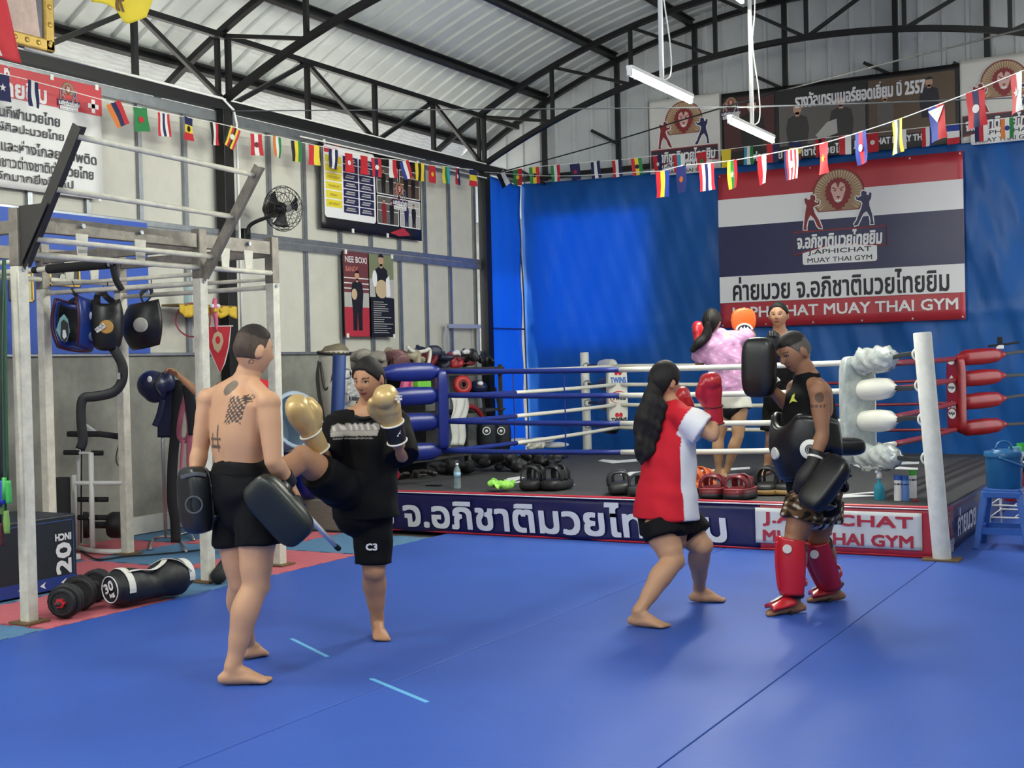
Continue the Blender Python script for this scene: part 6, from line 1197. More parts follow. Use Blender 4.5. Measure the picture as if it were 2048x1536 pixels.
cloth(p5, mb, 'shorts', (202, 200, 190), pks, wr=.003); glove(p5, wL, J(1396, 655, .3)-wL, CR, gred, gred, .95)
# ---------------- in the ring: trainer facing us
D0 = 12.35; fwd = nrm(-CR*.55-CW*.8); fwd.z = 0; fwd.normalize(); rgt = fwd.cross(UPV)
h1 = V(*at(1538, 950, 12.5)[:2], zr); h2 = V(*at(1575, 950, 12.3)[:2], zr); t1 = h1+fwd*.25; t2 = h2+fwd*.25
p6 = person('trainer in black vest facing us in the ring with an orange focus mitt', (h1.x, h1.y, zr))
hd = Head(J(1557, 630, -.05), -CR*.38-CW*.9-UPV*.06, UPV, 1.06, 1.08)
sL, eL, wL = J(1597, 690, .02), J(1606, 740, -.06), J(1570, 720, -.22); sR, eR, wR = J(1530, 688, .03), J(1510, 720, -.12), J(1490, 668, -.22)
mb = MB(); torso(mb, J(1565, 800), J(1565, 765), J(1564, 735), J(1563, 690), J(1561, 666), rgt, w=(.125, .17, .165, .178, .18, .078), r=(.85, .8, .8, .74, .58, .8)); limb(mb, [J(1561, 676), J(1559, 660, -.02), J(1558, 650, -.03)], [.075, .066, .062]); limb(mb, [J(1562, 674), sL], [.055, .055]); limb(mb, [J(1562, 674), sR], [.055, .055]); hd.into(mb); arm(mb, sL, eL, wL, 1.1); arm(mb, sR, eR, wR, 1.1); hand(mb, wL, UPV-CR, -CW, 1, .8, 1)
a1 = V(h1.x, h1.y, zr+.085)+fwd*.05; a2 = V(h2.x, h2.y, zr+.085)+fwd*.05; leg(mb, J(1550, 810, .05), J(1543, 880, .05), a1, 1.05, -fwd); leg(mb, J(1580, 810, -.04), J(1576, 880, -.06), a2, 1.05, -fwd); foot(mb, h1, t1, a1); foot(mb, h2, t2, a2)
body(p6, mb, (176, 132, 104), hd, None, .0075, lip=(140, 86, 76)); hd.hair(p6, (26, 24, 24), H_cap(.66, .22, -.5, .013, .12))
mb = MB(); torso(mb, J(1565, 790), J(1565, 765), J(1564, 735), J(1563, 694), J(1561, 674), rgt, w=(.178, .186, .184, .188, .168, .10), r=(.84, .84, .84, .78, .62, .7)); cloth(p6, mb, 'vest', (18, 18, 21), wr=.003, m=VEST)
mb = MB(); torso(mb, J(1565, 805), J(1565, 782), J(1565, 781), J(1565, 780), J(1565, 779), rgt, w=(.15, .185, .18, .18, .18, .18), r=(.9, .82, .82, .82, .82, .82)); 
for a, b in ((J(1550, 810, .05), J(1546, 862, .05)), (J(1580, 810, -.04), J(1578, 862, -.05))): mb.tube([a, b], [.115, .125], 18, steps=4)
cloth(p6, mb, 'shorts', (20, 24, 40), wr=.004, m=SHORTS)
t = thing('focus_mitt', 'round orange focus mitt with black and white emblem', 'focus mitt', J(1487, 642, -.26), group='focus mitts'); Mo = frameM(J(1487, 641, -.28), UPV, -CW); om = mat('mitt_orange', (222, 98, 34), .4, 0, .06, 8)
MB().ell(J(1487, 641, -.28), (.118, .118, .035), Mo.to_3x3(), 30, sup=2.6).build('cushion', om, t, smooth=True); flat([circ(0, -.10, .085, .075, 20, 10, 170)], Mo, WHITE, t, 'emblem', .034, th=.004); flat([circ(0, -.10, .068, .058, 18, 15, 165)], Mo, INK, t, 'emblem', .037, th=.004); flat([[(-.05, -.085), (-.03, -.06), (-.012, -.08), (0, -.05), (.012, -.08), (.03, -.06), (.05, -.085)]], Mo, WHITE, t, 'emblem', .040, th=.004)
t = thing('focus_mitt', 'black finger mitt held at the chest of the trainer in the ring', 'focus mitt', J(1545, 675, -.3), group='focus mitts'); mb = MB(); mb.ell(J(1547, 682, -.3), (.07, .04, .09), frame(UPV, CR), 16, sup=2.8); 
mb.build('cushion', m_vk, t, remesh=.008)
for x_ in (1540, 1545, 1550): MB().tube([J(x_, 672, -.345), J(x_, 664, -.33)], .014, 8, round_caps=True).build('finger_slot', m_vk, t, smooth=True)
# ---------------- person behind the trainer, reaching for the head guard
D0 = 10.55; fwd = nrm(-CR*.9+CW*.3); fwd.z = 0; fwd.normalize(); rgt = fwd.cross(UPV); J = lambda x, y, d=0.0: at(x, y, D0+d)
p7 = person('person in red shirt mostly hidden behind the shirtless man, reaching to the head guard', (J(505, 1050).x, J(505, 1050).y)); f0 = J(508, 1000); h1 = V(f0.x, f0.y-.08, 0); h2 = V(f0.x, f0.y+.10, 0); t1, t2 = h1+fwd*.23, h2+fwd*.23
hd = Head(J(506, 705), -CR*.8+CW*.3, UPV, .93); mb = MB(); sR, eR, wR = J(470, 778, -.05), J(408, 796, -.08), J(358, 752, -.10)
torso(mb, J(506, 930), J(506, 880), J(506, 840), J(505, 785), J(505, 755), rgt, w=(.12, .15, .13, .15, .15, .066)); limb(mb, [J(505, 770), J(506, 735)], [.055, .05]); hd.into(mb); limb(mb, [J(500, 770), sR], [.05, .05]); arm(mb, sR, eR, wR, .92); hand(mb, wR, J(343, 742, -.12)-wR, -CW*.4-UPV*.7, .95, .85, 1); sL = J(535, 782, .1); arm(mb, sL, J(540, 850, .1), J(520, 900, .05), .92); hand(mb, J(520, 900, .05), -UPV, CR, .95, .5, 1)
for h_, t_, dx in ((h1, t1, -.06), (h2, t2, .08)): a_ = V(h_.x, h_.y, .085)+fwd*.05; leg(mb, J(506, 940, dx), V((J(506, 940, dx).x+a_.x)/2, (J(506, 940, dx).y+a_.y)/2, .45), a_, .95, -fwd); foot(mb, h_, t_, a_, .95)
body(p7, mb, (168, 122, 92), hd, None, .009); hd.hair(p7, hair_k, H_cap(.6, .1, -.6, .016))
mb = MB(); torso(mb, J(506, 930), J(506, 880), J(506, 840), J(505, 790), J(505, 762), rgt, w=(.16, .17, .165, .168, .165, .09)); mb.tube([J(500, 775), sR, sR.lerp(eR, .5)], [.075, .075, .085], 16, steps=6); mb.tube([J(510, 775), sL, sL.lerp(J(540, 850, .1), .5)], [.075, .075, .085], 16, steps=6); cloth(p7, mb, 'tshirt', (190, 36, 48), wr=.004)
mb = MB(); torso(mb, J(506, 945), J(506, 915), J(506, 913), J(506, 912), J(506, 910), rgt, w=(.14, .165, .16, .16, .16, .16), r=(.85, .8, .8, .8, .8, .8)); mb.tube([J(506, 940, -.06), J(506, 1000, -.06)], .11, 16); mb.tube([J(506, 940, .08), J(506, 1000, .08)], .11, 16); cloth(p7, mb, 'shorts', (20, 20, 24), m=SHORTS)
# ------------------------------------------------------------------ kick pads lying on the canvas
Zu = V(0, 0, 1)
def floor_pad(x, y, yaw, label, m, ms, L=.36, W=.20, T=.10, edge=None, hgt=.085, tilt=0, base=None):
    p = on_z(x, y, RZ); c = V(p.x, p.y+.16, RZ+T/2+.002+abs(math.sin(tilt))*W*.35)
    M = Matrix.Translation(c) @ Matrix.Rotation(math.radians(yaw), 4, 'Z') @ Matrix.Rotation(tilt, 4, 'Y')
    t = kick_pad('kick_pad', label, M, L, W, T, m, ms, 'kick pads lying on the ring edge', edge=edge, hgt=hgt)
    if base: MB().ell(M @ V(0, 0, -T*.18), (W*.505, L*.505, T*.33), M.to_3x3(), 32, sup=4).build('cushion_base', base, t, smooth=True)
    return t
mk, mg = mat('pad_matte_black', (26, 26, 28), .5, 0, .1, 10, .05, 40), mat('pad_grey_black', (44, 46, 46), .42, 0, .12, 10, .05, 40); mr = mat('pad_burgundy', (112, 26, 34), .4, 0, .1, 10, .05, 40); mo = mat('pad_orange', (214, 104, 52), .45, 0, .1, 10); mtn = mat('pad_tan', (190, 152, 96), .5, 0, .08, 10)
floor_pad(1052, 983, 4, 'black kick pad with tall loops, left of the black pair near the green cloth', mk, mk, hgt=.11); floor_pad(1098, 983, -6, 'black kick pad with tall loops, right of the black pair near the green cloth', mk, mk, hgt=.11)
floor_pad(1224, 992, 24, 'tilted dark grey kick pad with crossed straps on the ring edge', mg, mg, tilt=-.12); floor_pad(1272, 996, 0, 'dark grey kick pad partly behind the girl in red', mg, mg)
floor_pad(1384, 988, -20, 'orange and black kick pad between the red girl and burgundy pads', mo, mo, hgt=.10, base=mk); floor_pad(1414, 1000, 6, 'burgundy kick pad, left of the burgundy pair', mr, mr, edge=mat('pad_pale_red', (160, 70, 76), .5), base=mk); floor_pad(1468, 1002, -6, 'burgundy kick pad, right of the burgundy pair', mr, mr, edge=MATS['pad_pale_red'], base=mk)
floor_pad(1524, 992, 8, 'black kick pad with tan underside, left of the tan pair', mk, mk, hgt=.12, base=mtn); floor_pad(1568, 992, -4, 'black kick pad with tan underside beside the trainer in shin guards', mk, mk, hgt=.10, base=mtn)
# ------------------------------------------------------------------ small things on the canvas
def bottle(x, y, h, r, m, mc, label, z=RZ, prof=None, cat='bottle', water=None):
    p = on_z(x, y, z); t = thing('bottle', label, cat, (p.x, p.y, z)); pr_ = prof or [(0, 0), (r*.9, 0), (r, h*.03), (r*.93, h*.2), (r, h*.3), (r*.93, h*.45), (r, h*.55), (r, h*.68), (r*.8, h*.78), (r*.38, h*.88), (r*.38, h*.93)]
    MB().lathe(pr_, (p.x, p.y, z+.001), None, 18).build('bottle_body', m, t, smooth=True, angle=50); MB().cyl((p.x, p.y, z+h*.93), (p.x, p.y, z+h), r*.45, 12).build('cap', mc, t); return t, p
clear = mat('pet_clear', (206, 226, 230), .12, 0, 0, trans=.7, alpha=.8)
t, p = bottle(915, 977, .235, .033, clear, WHITE, 'clear plastic water bottle standing on the canvas behind the girl in black'); MB().cyl((p.x, p.y, RZ+.105), (p.x, p.y, RZ+.15), .0335, 18).build('label_band', mat('label_blue', (150, 190, 214), .4), t, smooth=True)
t, p = bottle(1759, 1000, .20, .042, mat('spray_teal', (54, 150, 176), .15, 0, 0, trans=.3), WHITE, 'blue spray bottle with white pump on the ring corner', prof=[(0, 0), (.040, 0), (.042, .01), (.042, .09), (.03, .125), (.014, .14), (.014, .17)]); MB().tube([V(p.x, p.y, RZ+.17), V(p.x, p.y, RZ+.215), V(p.x-.02, p.y-.02, RZ+.225)], [.02, .018, .012], 10, steps=5).build('pump', WHITE, t, smooth=True)
canp = lambda h, r: [(0, 0), (r, 0), (r, h*.78), (r*.85, h*.84), (r*.55, h*.86)]
for x_, m_, mc, lab, hh in ((1796, WHITE, mat('can_blue', (52, 96, 176), .35), 'white spray can with blue cap beside the blue spray bottle', .20), (1811, mat('can_mid', (90, 128, 196), .35), MATS['can_blue'], 'blue spray can in the middle of the cans', .195), (1826, WHITE, mat('can_green', (70, 176, 62), .35), 'white spray can with bright green cap', .225)):
    t, p = bottle(x_, 1001 if x_ < 1820 else 996, hh, .03, m_, mc, lab, prof=canp(hh, .03), cat='spray can'); MB().cyl((p.x, p.y, RZ+hh*.80), (p.x, p.y, RZ+hh), .029, 14).build('lid', mc, t, smooth=True, angle=40); MB().cyl((p.x, p.y, RZ+hh*.62), (p.x, p.y, RZ+hh*.68), .0304, 14).build('print_band', INK, t)
p = on_z(1831, 1003, RZ); MB().lathe([(0, 0), (.022, 0), (.022, .012), (0, .02)], (p.x, p.y, RZ+.002), None, 14).build('small_jar', mat('jar_red', (150, 30, 40), .4), smooth=True, angle=40, label='small red jar lid beside the green capped can', cat='jar')
def crumple(name, c, r, m, label, cat, seed, n=14, sq=.45, vox=.012, group=None):
    random.seed(seed); mb = MB(); c = Vector(c)
    for i in range(n):
        o = V(random.uniform(-1, 1)*r[0], random.uniform(-1, 1)*r[1], random.uniform(0, 1)*r[2]*.7); mb.ell(c+o+V(0, 0, .30*r[2]), (r[0]*random.uniform(.25, .5), r[1]*random.uniform(.12, .3), r[2]*random.uniform(.2, .5)), Matrix.Rotation(random.uniform(0, 3), 3, 'Z') @ Matrix.Rotation(random.uniform(-.7, .7), 3, 'X'), 10)
    return mb.build(name, m, label=label, cat=cat, group=group, remesh=vox, iters=2)
p = on_z(996, 984, RZ); crumple('green_cloth', (p.x, p.y+.05, RZ), (.11, .09, .085), mat('cloth_lime', (150, 214, 92), .8, 0, .15, 20), 'crumpled lime green cloth on the canvas beside the black pads', 'cloth', 3, 26, vox=.009)
p = on_z(868, 972, RZ); MB().box((p.x, p.y, RZ+.006), (.15, .075, .009)).build('phone', mat('phone_black', (14, 14, 16), .2), bevel=.003, label='flat black phone lying on the canvas', cat='phone')
# glove and shoes behind the girl in black
p = on_z(788, 965, RZ); t = thing('boxing_glove', 'red boxing glove lying on the canvas behind the girl in black', 'boxing glove', (p.x, p.y, RZ)); glove(t, V(p.x-.2, p.y+.05, RZ+.065), V(1, -.2, .05), V(0, 0, 1), gred, gred, 1.0)
p = on_z(822, 958, RZ); crumple('shin_pads', (p.x, p.y+.1, RZ), (.16, .12, .07), mat('pads_dark', (52, 46, 44), .5, 0, .2, 12), 'dark shin pads heaped on the canvas behind the girl in black', 'shin pads', 5, 10)
p = on_z(801, 935, RZ); MB().prism([(-.05, -.04), (.06, -.02), (-.03, .06)], plane_M((p.x, p.y+.1, RZ+.16), CR, V(0, 0, 1)), .012).build('white_tag', WHITE, label='small white triangular tag on the dark shin pads', cat='tag')
# bags piled beyond the left ropes
for k_, (x_, y_, r_, c_, lab) in enumerate(((905, 952, (.24, .2, .14), (26, 26, 29), 'black gym bag slumped beside the water bottle'), (985, 945, (.30, .22, .16), (32, 32, 34), 'dark grey gym bag on the canvas by the left ropes'), (1055, 938, (.26, .2, .13), (24, 24, 27), 'black kit bag under the lowest left rope'))):
    p = on_z(x_, y_, RZ); crumple('gym_bag', (p.x, p.y+.25, RZ), r_, mat('bag_%d' % k_, c_, .6, 0, .15, 10), lab, 'bag', 20+k_, 16, vox=.016, group='gym bags on the canvas')
p = on_z(1068, 925, RZ); mb = MB(); random.seed(9)
for i in range(6): mb.strip([p+V(random.uniform(-.15, .15), random.uniform(0, .25), .16+random.uniform(0, .06)) for q in range(3)], .05, .012, steps=8, n_up=V(0, 0, 1))
mb.build('hand_wraps', m_ws, label='tangled white hand wraps lying on the black kit bag', cat='wraps', kind=None, remesh=.012, iters=1)
p = on_z(1040, 900, RZ); crumple('white_towel', (p.x-.1, p.y+.35, RZ-.0), (.5, .2, .10), mat('towel_white', (214, 216, 218), .8, 0, .1, 10), 'white towel bundle behind the left ropes in front of the tarpaulin', 'towel', 31, 14, vox=.016)
# ------------------------------------------------------------------ gear shelf against the left wall beyond the ring
gshelf = thing('gear_shelf', 'dark steel gear shelf against the board wall beyond the blue corner', 'shelf', (-8.3, 13.0, 0)); m_sh = mat('shelf_grey', (72, 68, 62), .6, .1, .15, 8)
for y_ in (11.7, 14.3):
    for x_ in (-8.72, -8.18): MB().box((x_, y_, .75), (.04, .04, 1.5)).build('leg', m_sh, gshelf)
for z_, th_ in ((1.42, .10), (.92, .03), (.40, .03)): MB().box((-8.43, 13.0, z_), (.58, 2.7, th_)).build('board', m_sh, gshelf, bevel=.006)
MB().box((-8.70, 12.5, .75), (.02, 1.6, 1.2)).build('back_panel', m_foam, gshelf)
zt = 1.475; items = [((745, 705), (.15, .12, .11), (132, 126, 118), 'grey helmet bag at the left end of the gear pile', 'bag'), ((780, 700), (.16, .12, .13), (128, 92, 94), 'clear plastic bag with maroon glove inside on the gear pile', 'bag'), ((800, 690), (.2, .12, .14), (150, 140, 120), 'beige cloth bundle at the back of the gear pile', 'cloth'), ((835, 698), (.13, .11, .11), (112, 24, 34), 'maroon headgear on the gear pile', 'headgear'), ((862, 690), (.18, .12, .15), (30, 34, 62), 'navy shin pads lying across the gear pile', 'shin pads'), ((884, 712), (.12, .10, .10), (162, 28, 38), 'red boxing gloves heaped in the middle of the gear pile', 'gloves'), ((905, 714), (.13, .10, .08), (110, 30, 36), 'dark red gloves with white cuffs on the gear pile', 'gloves'), ((925, 702), (.16, .12, .12), (46, 46, 48), 'dark grey mesh bag near the right end of the gear pile', 'bag'), ((945, 715), (.14, .12, .12), (38, 38, 40), 'black net bag at the right end of the gear pile', 'bag')]
for k_, ((x_, y_), r_, c_, lab, ct_) in enumerate(items):
    P_ = on_x(x_, y_, -8.4); crumple('gear_item', (P_.x, P_.y, zt), tuple(q*1.5 for q in r_), mat('gear_%d' % k_, c_, .45, 0, .2, 14), lab, ct_, 40+k_, 12, vox=.014, group='gear heaped on the shelf')
for x_, y_ in ((907, 703), (927, 701)): P_ = on_x(x_, y_+4, -8.28); MB().tube([P_, P_+V(0, .09, .01), P_+V(0, .15, -.02)], [.025, .035, .02], 10, steps=6).build('glove_cuff', WHITE, smooth=True, label='white glove cuff on the gear pile, '+('left one' if x_ < 915 else 'right one'), cat='cuff')
mb = MB(); mb.tube([on_x(x_, y_+4, -8.16) for x_, y_ in ((815, 690), (822, 697), (835, 700), (850, 698), (858, 694), (860, 705), (856, 728))], .022, 8, steps=24); mb.build('hand_wrap', m_ws, smooth=True, label='white hand wrap draped over the front of the gear pile', cat='wraps')
# aluminium frame leaning
m_al = mat('aluminium', (206, 206, 200), .35, .5); t = thing('metal_frame', 'tall aluminium door frame leaning by the far corner column', 'frame', (-8.6, 14.3, 0)); A_ = lambda x, y: on_x(x, y, -8.775)
MB().bar(A_(893, 652), A_(960, 653), .03, .05, V(1, 0, 0)).build('top_bar', m_al, t); MB().bar(A_(893, 652), V(-8.775, A_(893, 652).y, .05), .03, .04, V(1, 0, 0)).build('side_bar', m_al, t); MB().bar(A_(956, 653), V(-8.775, A_(956, 653).y, .05), .03, .04, V(1, 0, 0)).build('side_bar', m_al, t)
# things hanging below the shelf
def hangpt(x, y, X=-8.05): return on_x(x, y, X)
hgd = thing('head_guard', 'red head guard hanging below the gear shelf', 'head guard', hangpt(925, 785)); c = hangpt(925, 770); R_ = frame(V(.75, -.65, .1)); MB().torus(c, .075, .045, R_, 24, 12).build('shell', mat('guard_red', (176, 40, 42), .4), hgd, smooth=True); MB().torus(c+(R_ @ V(0, 0, .03)), .045, .02, R_, 20, 8).build('face_bars', mat('guard_dark_red', (96, 20, 26), .5), hgd, smooth=True)
c = hangpt(955, 775); hg2 = thing('head_guard', 'navy head guard with white badge hanging beside the red one', 'head guard', c-V(0, 0, .1)); MB().ell(c, (.13, .11, .09), None, 18).build('shell', m_hgd, hg2, smooth=True); MB().ell(c+V(.1, -.1, .05), (.04, .04, .03), None, 12).build('badge', WHITE, hg2, smooth=True)
MB().sheet(lambda u, v: on_x(902+u*34*(1-.3*v)+3*math.sin(v*9), 795+v*95, -8.0)+V(.02*math.sin(u*12+v*4), 0, 0), 10, 16, .01).build('white_bag', mat('bag_white', (214, 214, 208), .5, 0, .06, 8), smooth=True, label='white plastic bag hanging under the gear shelf beside the blue corner', cat='bag')
MB().tube([hangpt(930, 812), hangpt(948, 815), hangpt(962, 830), hangpt(968, 845)], .03, 10, steps=12).build('red_hose', mat('hose_red', (150, 36, 40), .45), smooth=True, label='curved dark red padded strap hanging by the aluminium frame', cat='strap')
for k_, (x_, lab) in enumerate(((973, 'black shin guard with white ring logo, left of the hanging pair'), (1002, 'black shin guard with white ring logo, right of the hanging pair'))):
    t = thing('shin_guard', lab, 'shin guard', hangpt(x_, 905), group='hanging black shin guards'); MB().tube([hangpt(x_-2, 838), hangpt(x_, 860), hangpt(x_+1, 885), hangpt(x_+2, 905)], [.09, .125, .125, .09], 16, steps=12, ratio=.5, side=CR).build('shell', mat('guard_black', (28, 32, 40), .45), t, smooth=True)
    MB().torus(hangpt(x_, 862, -7.93), .045, .008, frame(CW), 22, 6).build('logo_ring', WHITE, t, smooth=True); MB().ell(hangpt(x_, 862, -7.93), (.02, .02, .006), frame(CW), 12).build('logo_dot', WHITE, t, smooth=True); MB().strip([hangpt(x_-12, 775), hangpt(x_-6, 805), hangpt(x_-2, 840)], .03, .008, steps=8, n_up=CR).build('strap', m_foam, t)
MB().sheet(lambda u, v: at(800+u*(18+10*v)+3*math.sin(v*5), 732+v*66, 12.75)+CW*(.02*math.sin(u*9+v*3)), 8, 12, .012).build('pink_towel', mat('towel_pink', (232, 112, 156), .75, 0, .08, 12), smooth=True, label='pink towel hanging beside the blue turnbuckle pads', cat='towel')
MB().box(hangpt(843, 770, -8.2), (.1, .28, .09)).build('green_box', mat('box_green', (124, 206, 70), .5), bevel=.012, label='bright green box on the shelf behind the blue pads', cat='box')
MB().prism(rrect(-.09, -.14, .09, .14, .02), plane_M(at(713, 775, 12.9), CR, V(0, 0, 1)), .02).build('printed_bag', mat('bag_print', (206, 206, 204), .6, 0, .9, 26), label='white bag with black print behind the face of the girl in black', cat='bag')
# ------------------------------------------------------------------ stool, bucket and rack at the right
m_st = mat('stool_blue', (52, 100, 180), .35, 0, .06, 6); sx, sy = -1.50, 10.40; t = thing('plastic_stool', 'blue plastic stool standing beside the white ring post', 'stool', (sx, sy, 0))
MB().prism(rrect(-.14, -.14, .14, .14, .04), Matrix.Translation((sx, sy, .445)), .03).build('seat', m_st, t, bevel=.01); MB().prism(rrect(-.155, -.155, .155, .155, .04), Matrix.Translation((sx, sy, .415)), .05).build('apron_rim', m_st, t, bevel=.008)
for a_ in (-1, 1):
    for b_ in (-1, 1): MB().tube([V(sx+a_*.125, sy+b_*.125, .42), V(sx+a_*.185, sy+b_*.185, 0)], [.034, .030], 4, side=V(1, 1, 0)).build('leg', m_st, t, bevel=.004)
for d_ in ((1, 0), (-1, 0), (0, 1), (0, -1)):
    z_ = .14; o_ = .165; c_ = V(sx+d_[0]*o_, sy+d_[1]*o_, z_); MB().box(c_, (.02 if d_[0] else .31, .02 if d_[1] else .31, .05)).build('stretcher', m_st, t)
m_bk = mat('bucket_blue', (30, 98, 150), .3, 0, .05, 6); t = thing('bucket', 'blue lidded plastic bucket standing on the blue stool', 'bucket', (sx, sy, .46)); MB().lathe([(0, 0), (.125, 0), (.13, .01), (.137, .24), (.143, .245), (.143, .26)], (sx, sy, .461), None, 30).build('wall', m_bk, t, smooth=True, angle=40)
MB().lathe([(.147, 0), (.147, .03), (.14, .04), (.10, .042), (.09, .055), (0, .055)], (sx, sy, .70), None, 30).build('lid', m_bk, t, smooth=True, angle=40); MB().torus(V(sx, sy, .755), .06, .010, frame(V(.5, -.86, 0)), 16, 8, a0=0, a1=math.pi).build('lid_grip', m_bk, t, smooth=True)
hp = [V(sx+.147*math.cos(a), sy+.147*math.sin(a), .70) for a in (math.radians(-95), math.radians(50))]; MB().tube([hp[0], V(sx+.10, sy-.15, .66), V(sx+.19, sy-.06, .61), V(sx+.18, sy+.05, .64), hp[1]], .008, 8, steps=20).build('handle', m_bk, t, smooth=True)
# drinks rack and red coolers
t = thing('wire_rack', 'white wire rack holding cups and red tubs behind the stool', 'rack', (-1.35, 11.4, 0)); m_wr = mat('wire_white', (224, 224, 222), .4)
for x_ in (-1.72, -.98):
    for y_ in (11.1, 11.7): MB().cyl((x_, y_, 0), (x_, y_, .62), .010, 8).build('upright', m_wr, t)
for z_ in (.60, .24, .14):
    for y_ in (11.1, 11.7): MB().cyl((-1.72, y_, z_), (-.98, y_, z_), .008, 8).build('rail', m_wr, t)
    for x_ in (-1.72, -1.53, -1.35, -1.16, -.98): MB().cyl((x_, 11.1, z_), (x_, 11.7, z_), .006, 6).build('wire', m_wr, t)
m_cool = mat('cooler_red', (150, 34, 40), .35, 0, .08, 6)
for k_, (x_, lab) in enumerate(((-1.52, 'dark red cylindrical cooler in the wire rack, left one'), (-1.16, 'dark red cylindrical cooler in the wire rack, right one'))):
    t = thing('cooler', lab, 'cooler', (x_, 11.4, .25), group='red coolers in the wire rack'); MB().lathe([(0, 0), (.13, 0), (.14, .02), (.14, .24), (.13, .26), (0, .26)], (x_, 11.4, .255), None, 24).build('wall', m_cool, t, smooth=True, angle=40); MB().lathe([(0, 0), (.145, 0), (.145, .03), (.11, .05), (0, .05)], (x_, 11.4, .505), None, 24).build('lid', m_vk, t, smooth=True, angle=40)
for x_, y_, r_, h_, c_, lab in ((-1.52, 11.15, .05, .11, (120, 190, 186), 'pale teal plastic cup on the wire rack'), (-1.36, 11.16, .055, .10, (226, 104, 124), 'pink plastic cup on the wire rack'), (-1.50, 11.45, .05, .12, (60, 176, 70), 'bright green plastic cup at the back of the wire rack'), (-1.2, 11.3, .06, .12, (220, 218, 212), 'white plastic cup on the wire rack')):
    MB().lathe([(0, 0), (r_*.8, 0), (r_, h_), (r_*.93, h_), (r_*.74, .008), (0, .008)], (x_, y_, .612), None, 18, closed=False).build('cup', mat('cup_%s' % lab[:5].replace(' ', '_'), c_, .4), smooth=True, angle=50, label=lab, cat='cup', group='cups on the wire rack')
# camera clipped to the strap
p = at(2000, 690, 13.3); t = thing('clip_camera', 'small black and white camera clipped to the red corner strap', 'camera', p-V(0, 0, .06)); MB().box(p+V(0, 0, .05), (.05, .05, .07)).build('camera_body', m_foam, t, bevel=.006); MB().box(p-V(0, 0, .02), (.07, .04, .04)).build('mount', WHITE, t, bevel=.006); MB().tube([p+CR*-.12-V(0, 0, .01), p, p+CR*.2+V(0, 0, .03)], .012, 8).build('clamp', m_foam, t)
# ------------------------------------------------------------------ portrait, flags at the top left
Xq = -8.3; a = on_x(97, 92, Xq); t = thing('portrait_frame', 'ornate gold framed portrait hanging at the top left corner', 'picture frame', (Xq, a.y-.4, a.z)); yc, zc = a.y-.46, a.z+.60; w_, h_ = .92, 1.2
for (cy, cz, sy_, sz_) in ((yc-w_/2, zc, .10, h_+.10), (yc+w_/2, zc, .10, h_+.10), (yc, zc-h_/2, w_+.1, .10), (yc, zc+h_/2, w_+.1, .10)):
    MB().box((Xq, cy, cz), (.05, sy_, sz_)).build('moulding', GOLD, t, bevel=.015)
    for f_ in range(9):
        q = (f_+.5)/9-.5; MB().ell((Xq+.028, cy+(sy_*q if sy_ > sz_ else 0), cz+(sz_*q if sz_ > sy_ else 0)), (.010, .022, .022), None, 8).build('ornament', GOLD, t, smooth=True)
MB().box((Xq-.01, yc, zc), (.02, w_-.04, h_-.04)).build('picture', mat('portrait_back', (96, 96, 104), .5, 0, .2, 3), t); Mq = plane_M((Xq+.003, yc, zc), (0, 1, 0), (0, 0, 1)); RO = mat('print_robe', (196, 170, 160), .5, 0, .2, 12)
flat([[(-.36, -.58), (-.33, -.25), (-.16, -.12), (.0, -.10), (.20, -.12), (.34, -.26), (.38, -.58)]], Mq, RO, t, 'portrait_robe', .002); flat([circ(.02, .12, .12, .17, 22), rect(-.04, -.14, .08, .0)], Mq, SKINP, t, 'portrait_face', .004); flat([circ(.02, .2, .135, .13, 18, 0, 180)], Mq, INK, t, 'portrait_hair', .006)
MB().cyl((Xq, yc, zc+h_/2), (Xq-.3, yc, zc+h_/2+.9), .005, 6).build('hanging_wire', m_dark, t)
yq = on_x(240, 10, -8.2).y; zq = on_x(240, 33, -8.2).z; t = thing('yellow_flag', 'yellow cloth flag with dark emblem hanging from the roof at the top', 'flag', (-8.2, yq, zq)); f_ = lambda u, v: V(-8.2+.06*math.sin(u*6+v*2)+.05*v, yq-.32+u*.64+.04*math.sin(v*3), zq+v*.5+.05*(2*u-1)**2+.03*math.sin(u*7))
MB().sheet(f_, 24, 16, .004).build('cloth', mat('flag_yellow', (226, 206, 60), .7, 0, .08, 6, transl=.2), t, smooth=True); text('๙', .2, mat('print_brown2', (96, 66, 30), .6), t, plane_M(f_(.38, .15)+V(.02, 0, 0), (0, 1, 0), (0, 0, 1)), height=.13, bold=.006, name='emblem'); MB().torus(f_(.2, .25)+V(.015, 0, 0), .075, .006, frame(V(1, 0, 0)), 22, 6).build('emblem_ring', mat('flag_ochre', (206, 150, 40), .7), t)
MB().cyl((-8.2, yq-.4, zq+.52), (-8.2, yq+.4, zq+.56), .01, 8).build('pole', m_dark, t)
yq2 = on_x(14, 60, -8.0).y; zq2 = on_x(14, 118, -8.0).z
t = thing('red_flag', 'red and white cloth flag hanging at the left edge below the portrait', 'flag', (-8.0, yq2, zq2)); MB().sheet(lambda u, v: V(-8.0+.03*math.sin(u*5+v*3), yq2-.35+u*.5*(1-.45*v), zq2+v*.6), 14, 12, .004).build('cloth', mat('flag_red', (186, 40, 50), .7, 0, .06, 6), t, smooth=True); MB().sheet(lambda u, v: V(-7.985+.03*math.sin((u*.45)*5+v*3), yq2-.34+u*.26*(1-.45*v), zq2+.002+v*.34), 8, 8, .004).build('white_stripe', WHITE, t, smooth=True)
MB().cyl((-8.0, yq2-.4, zq2+.6), (-8.0, yq2+.2, zq2+.62), .01, 8).build('pole', m_dark, t)
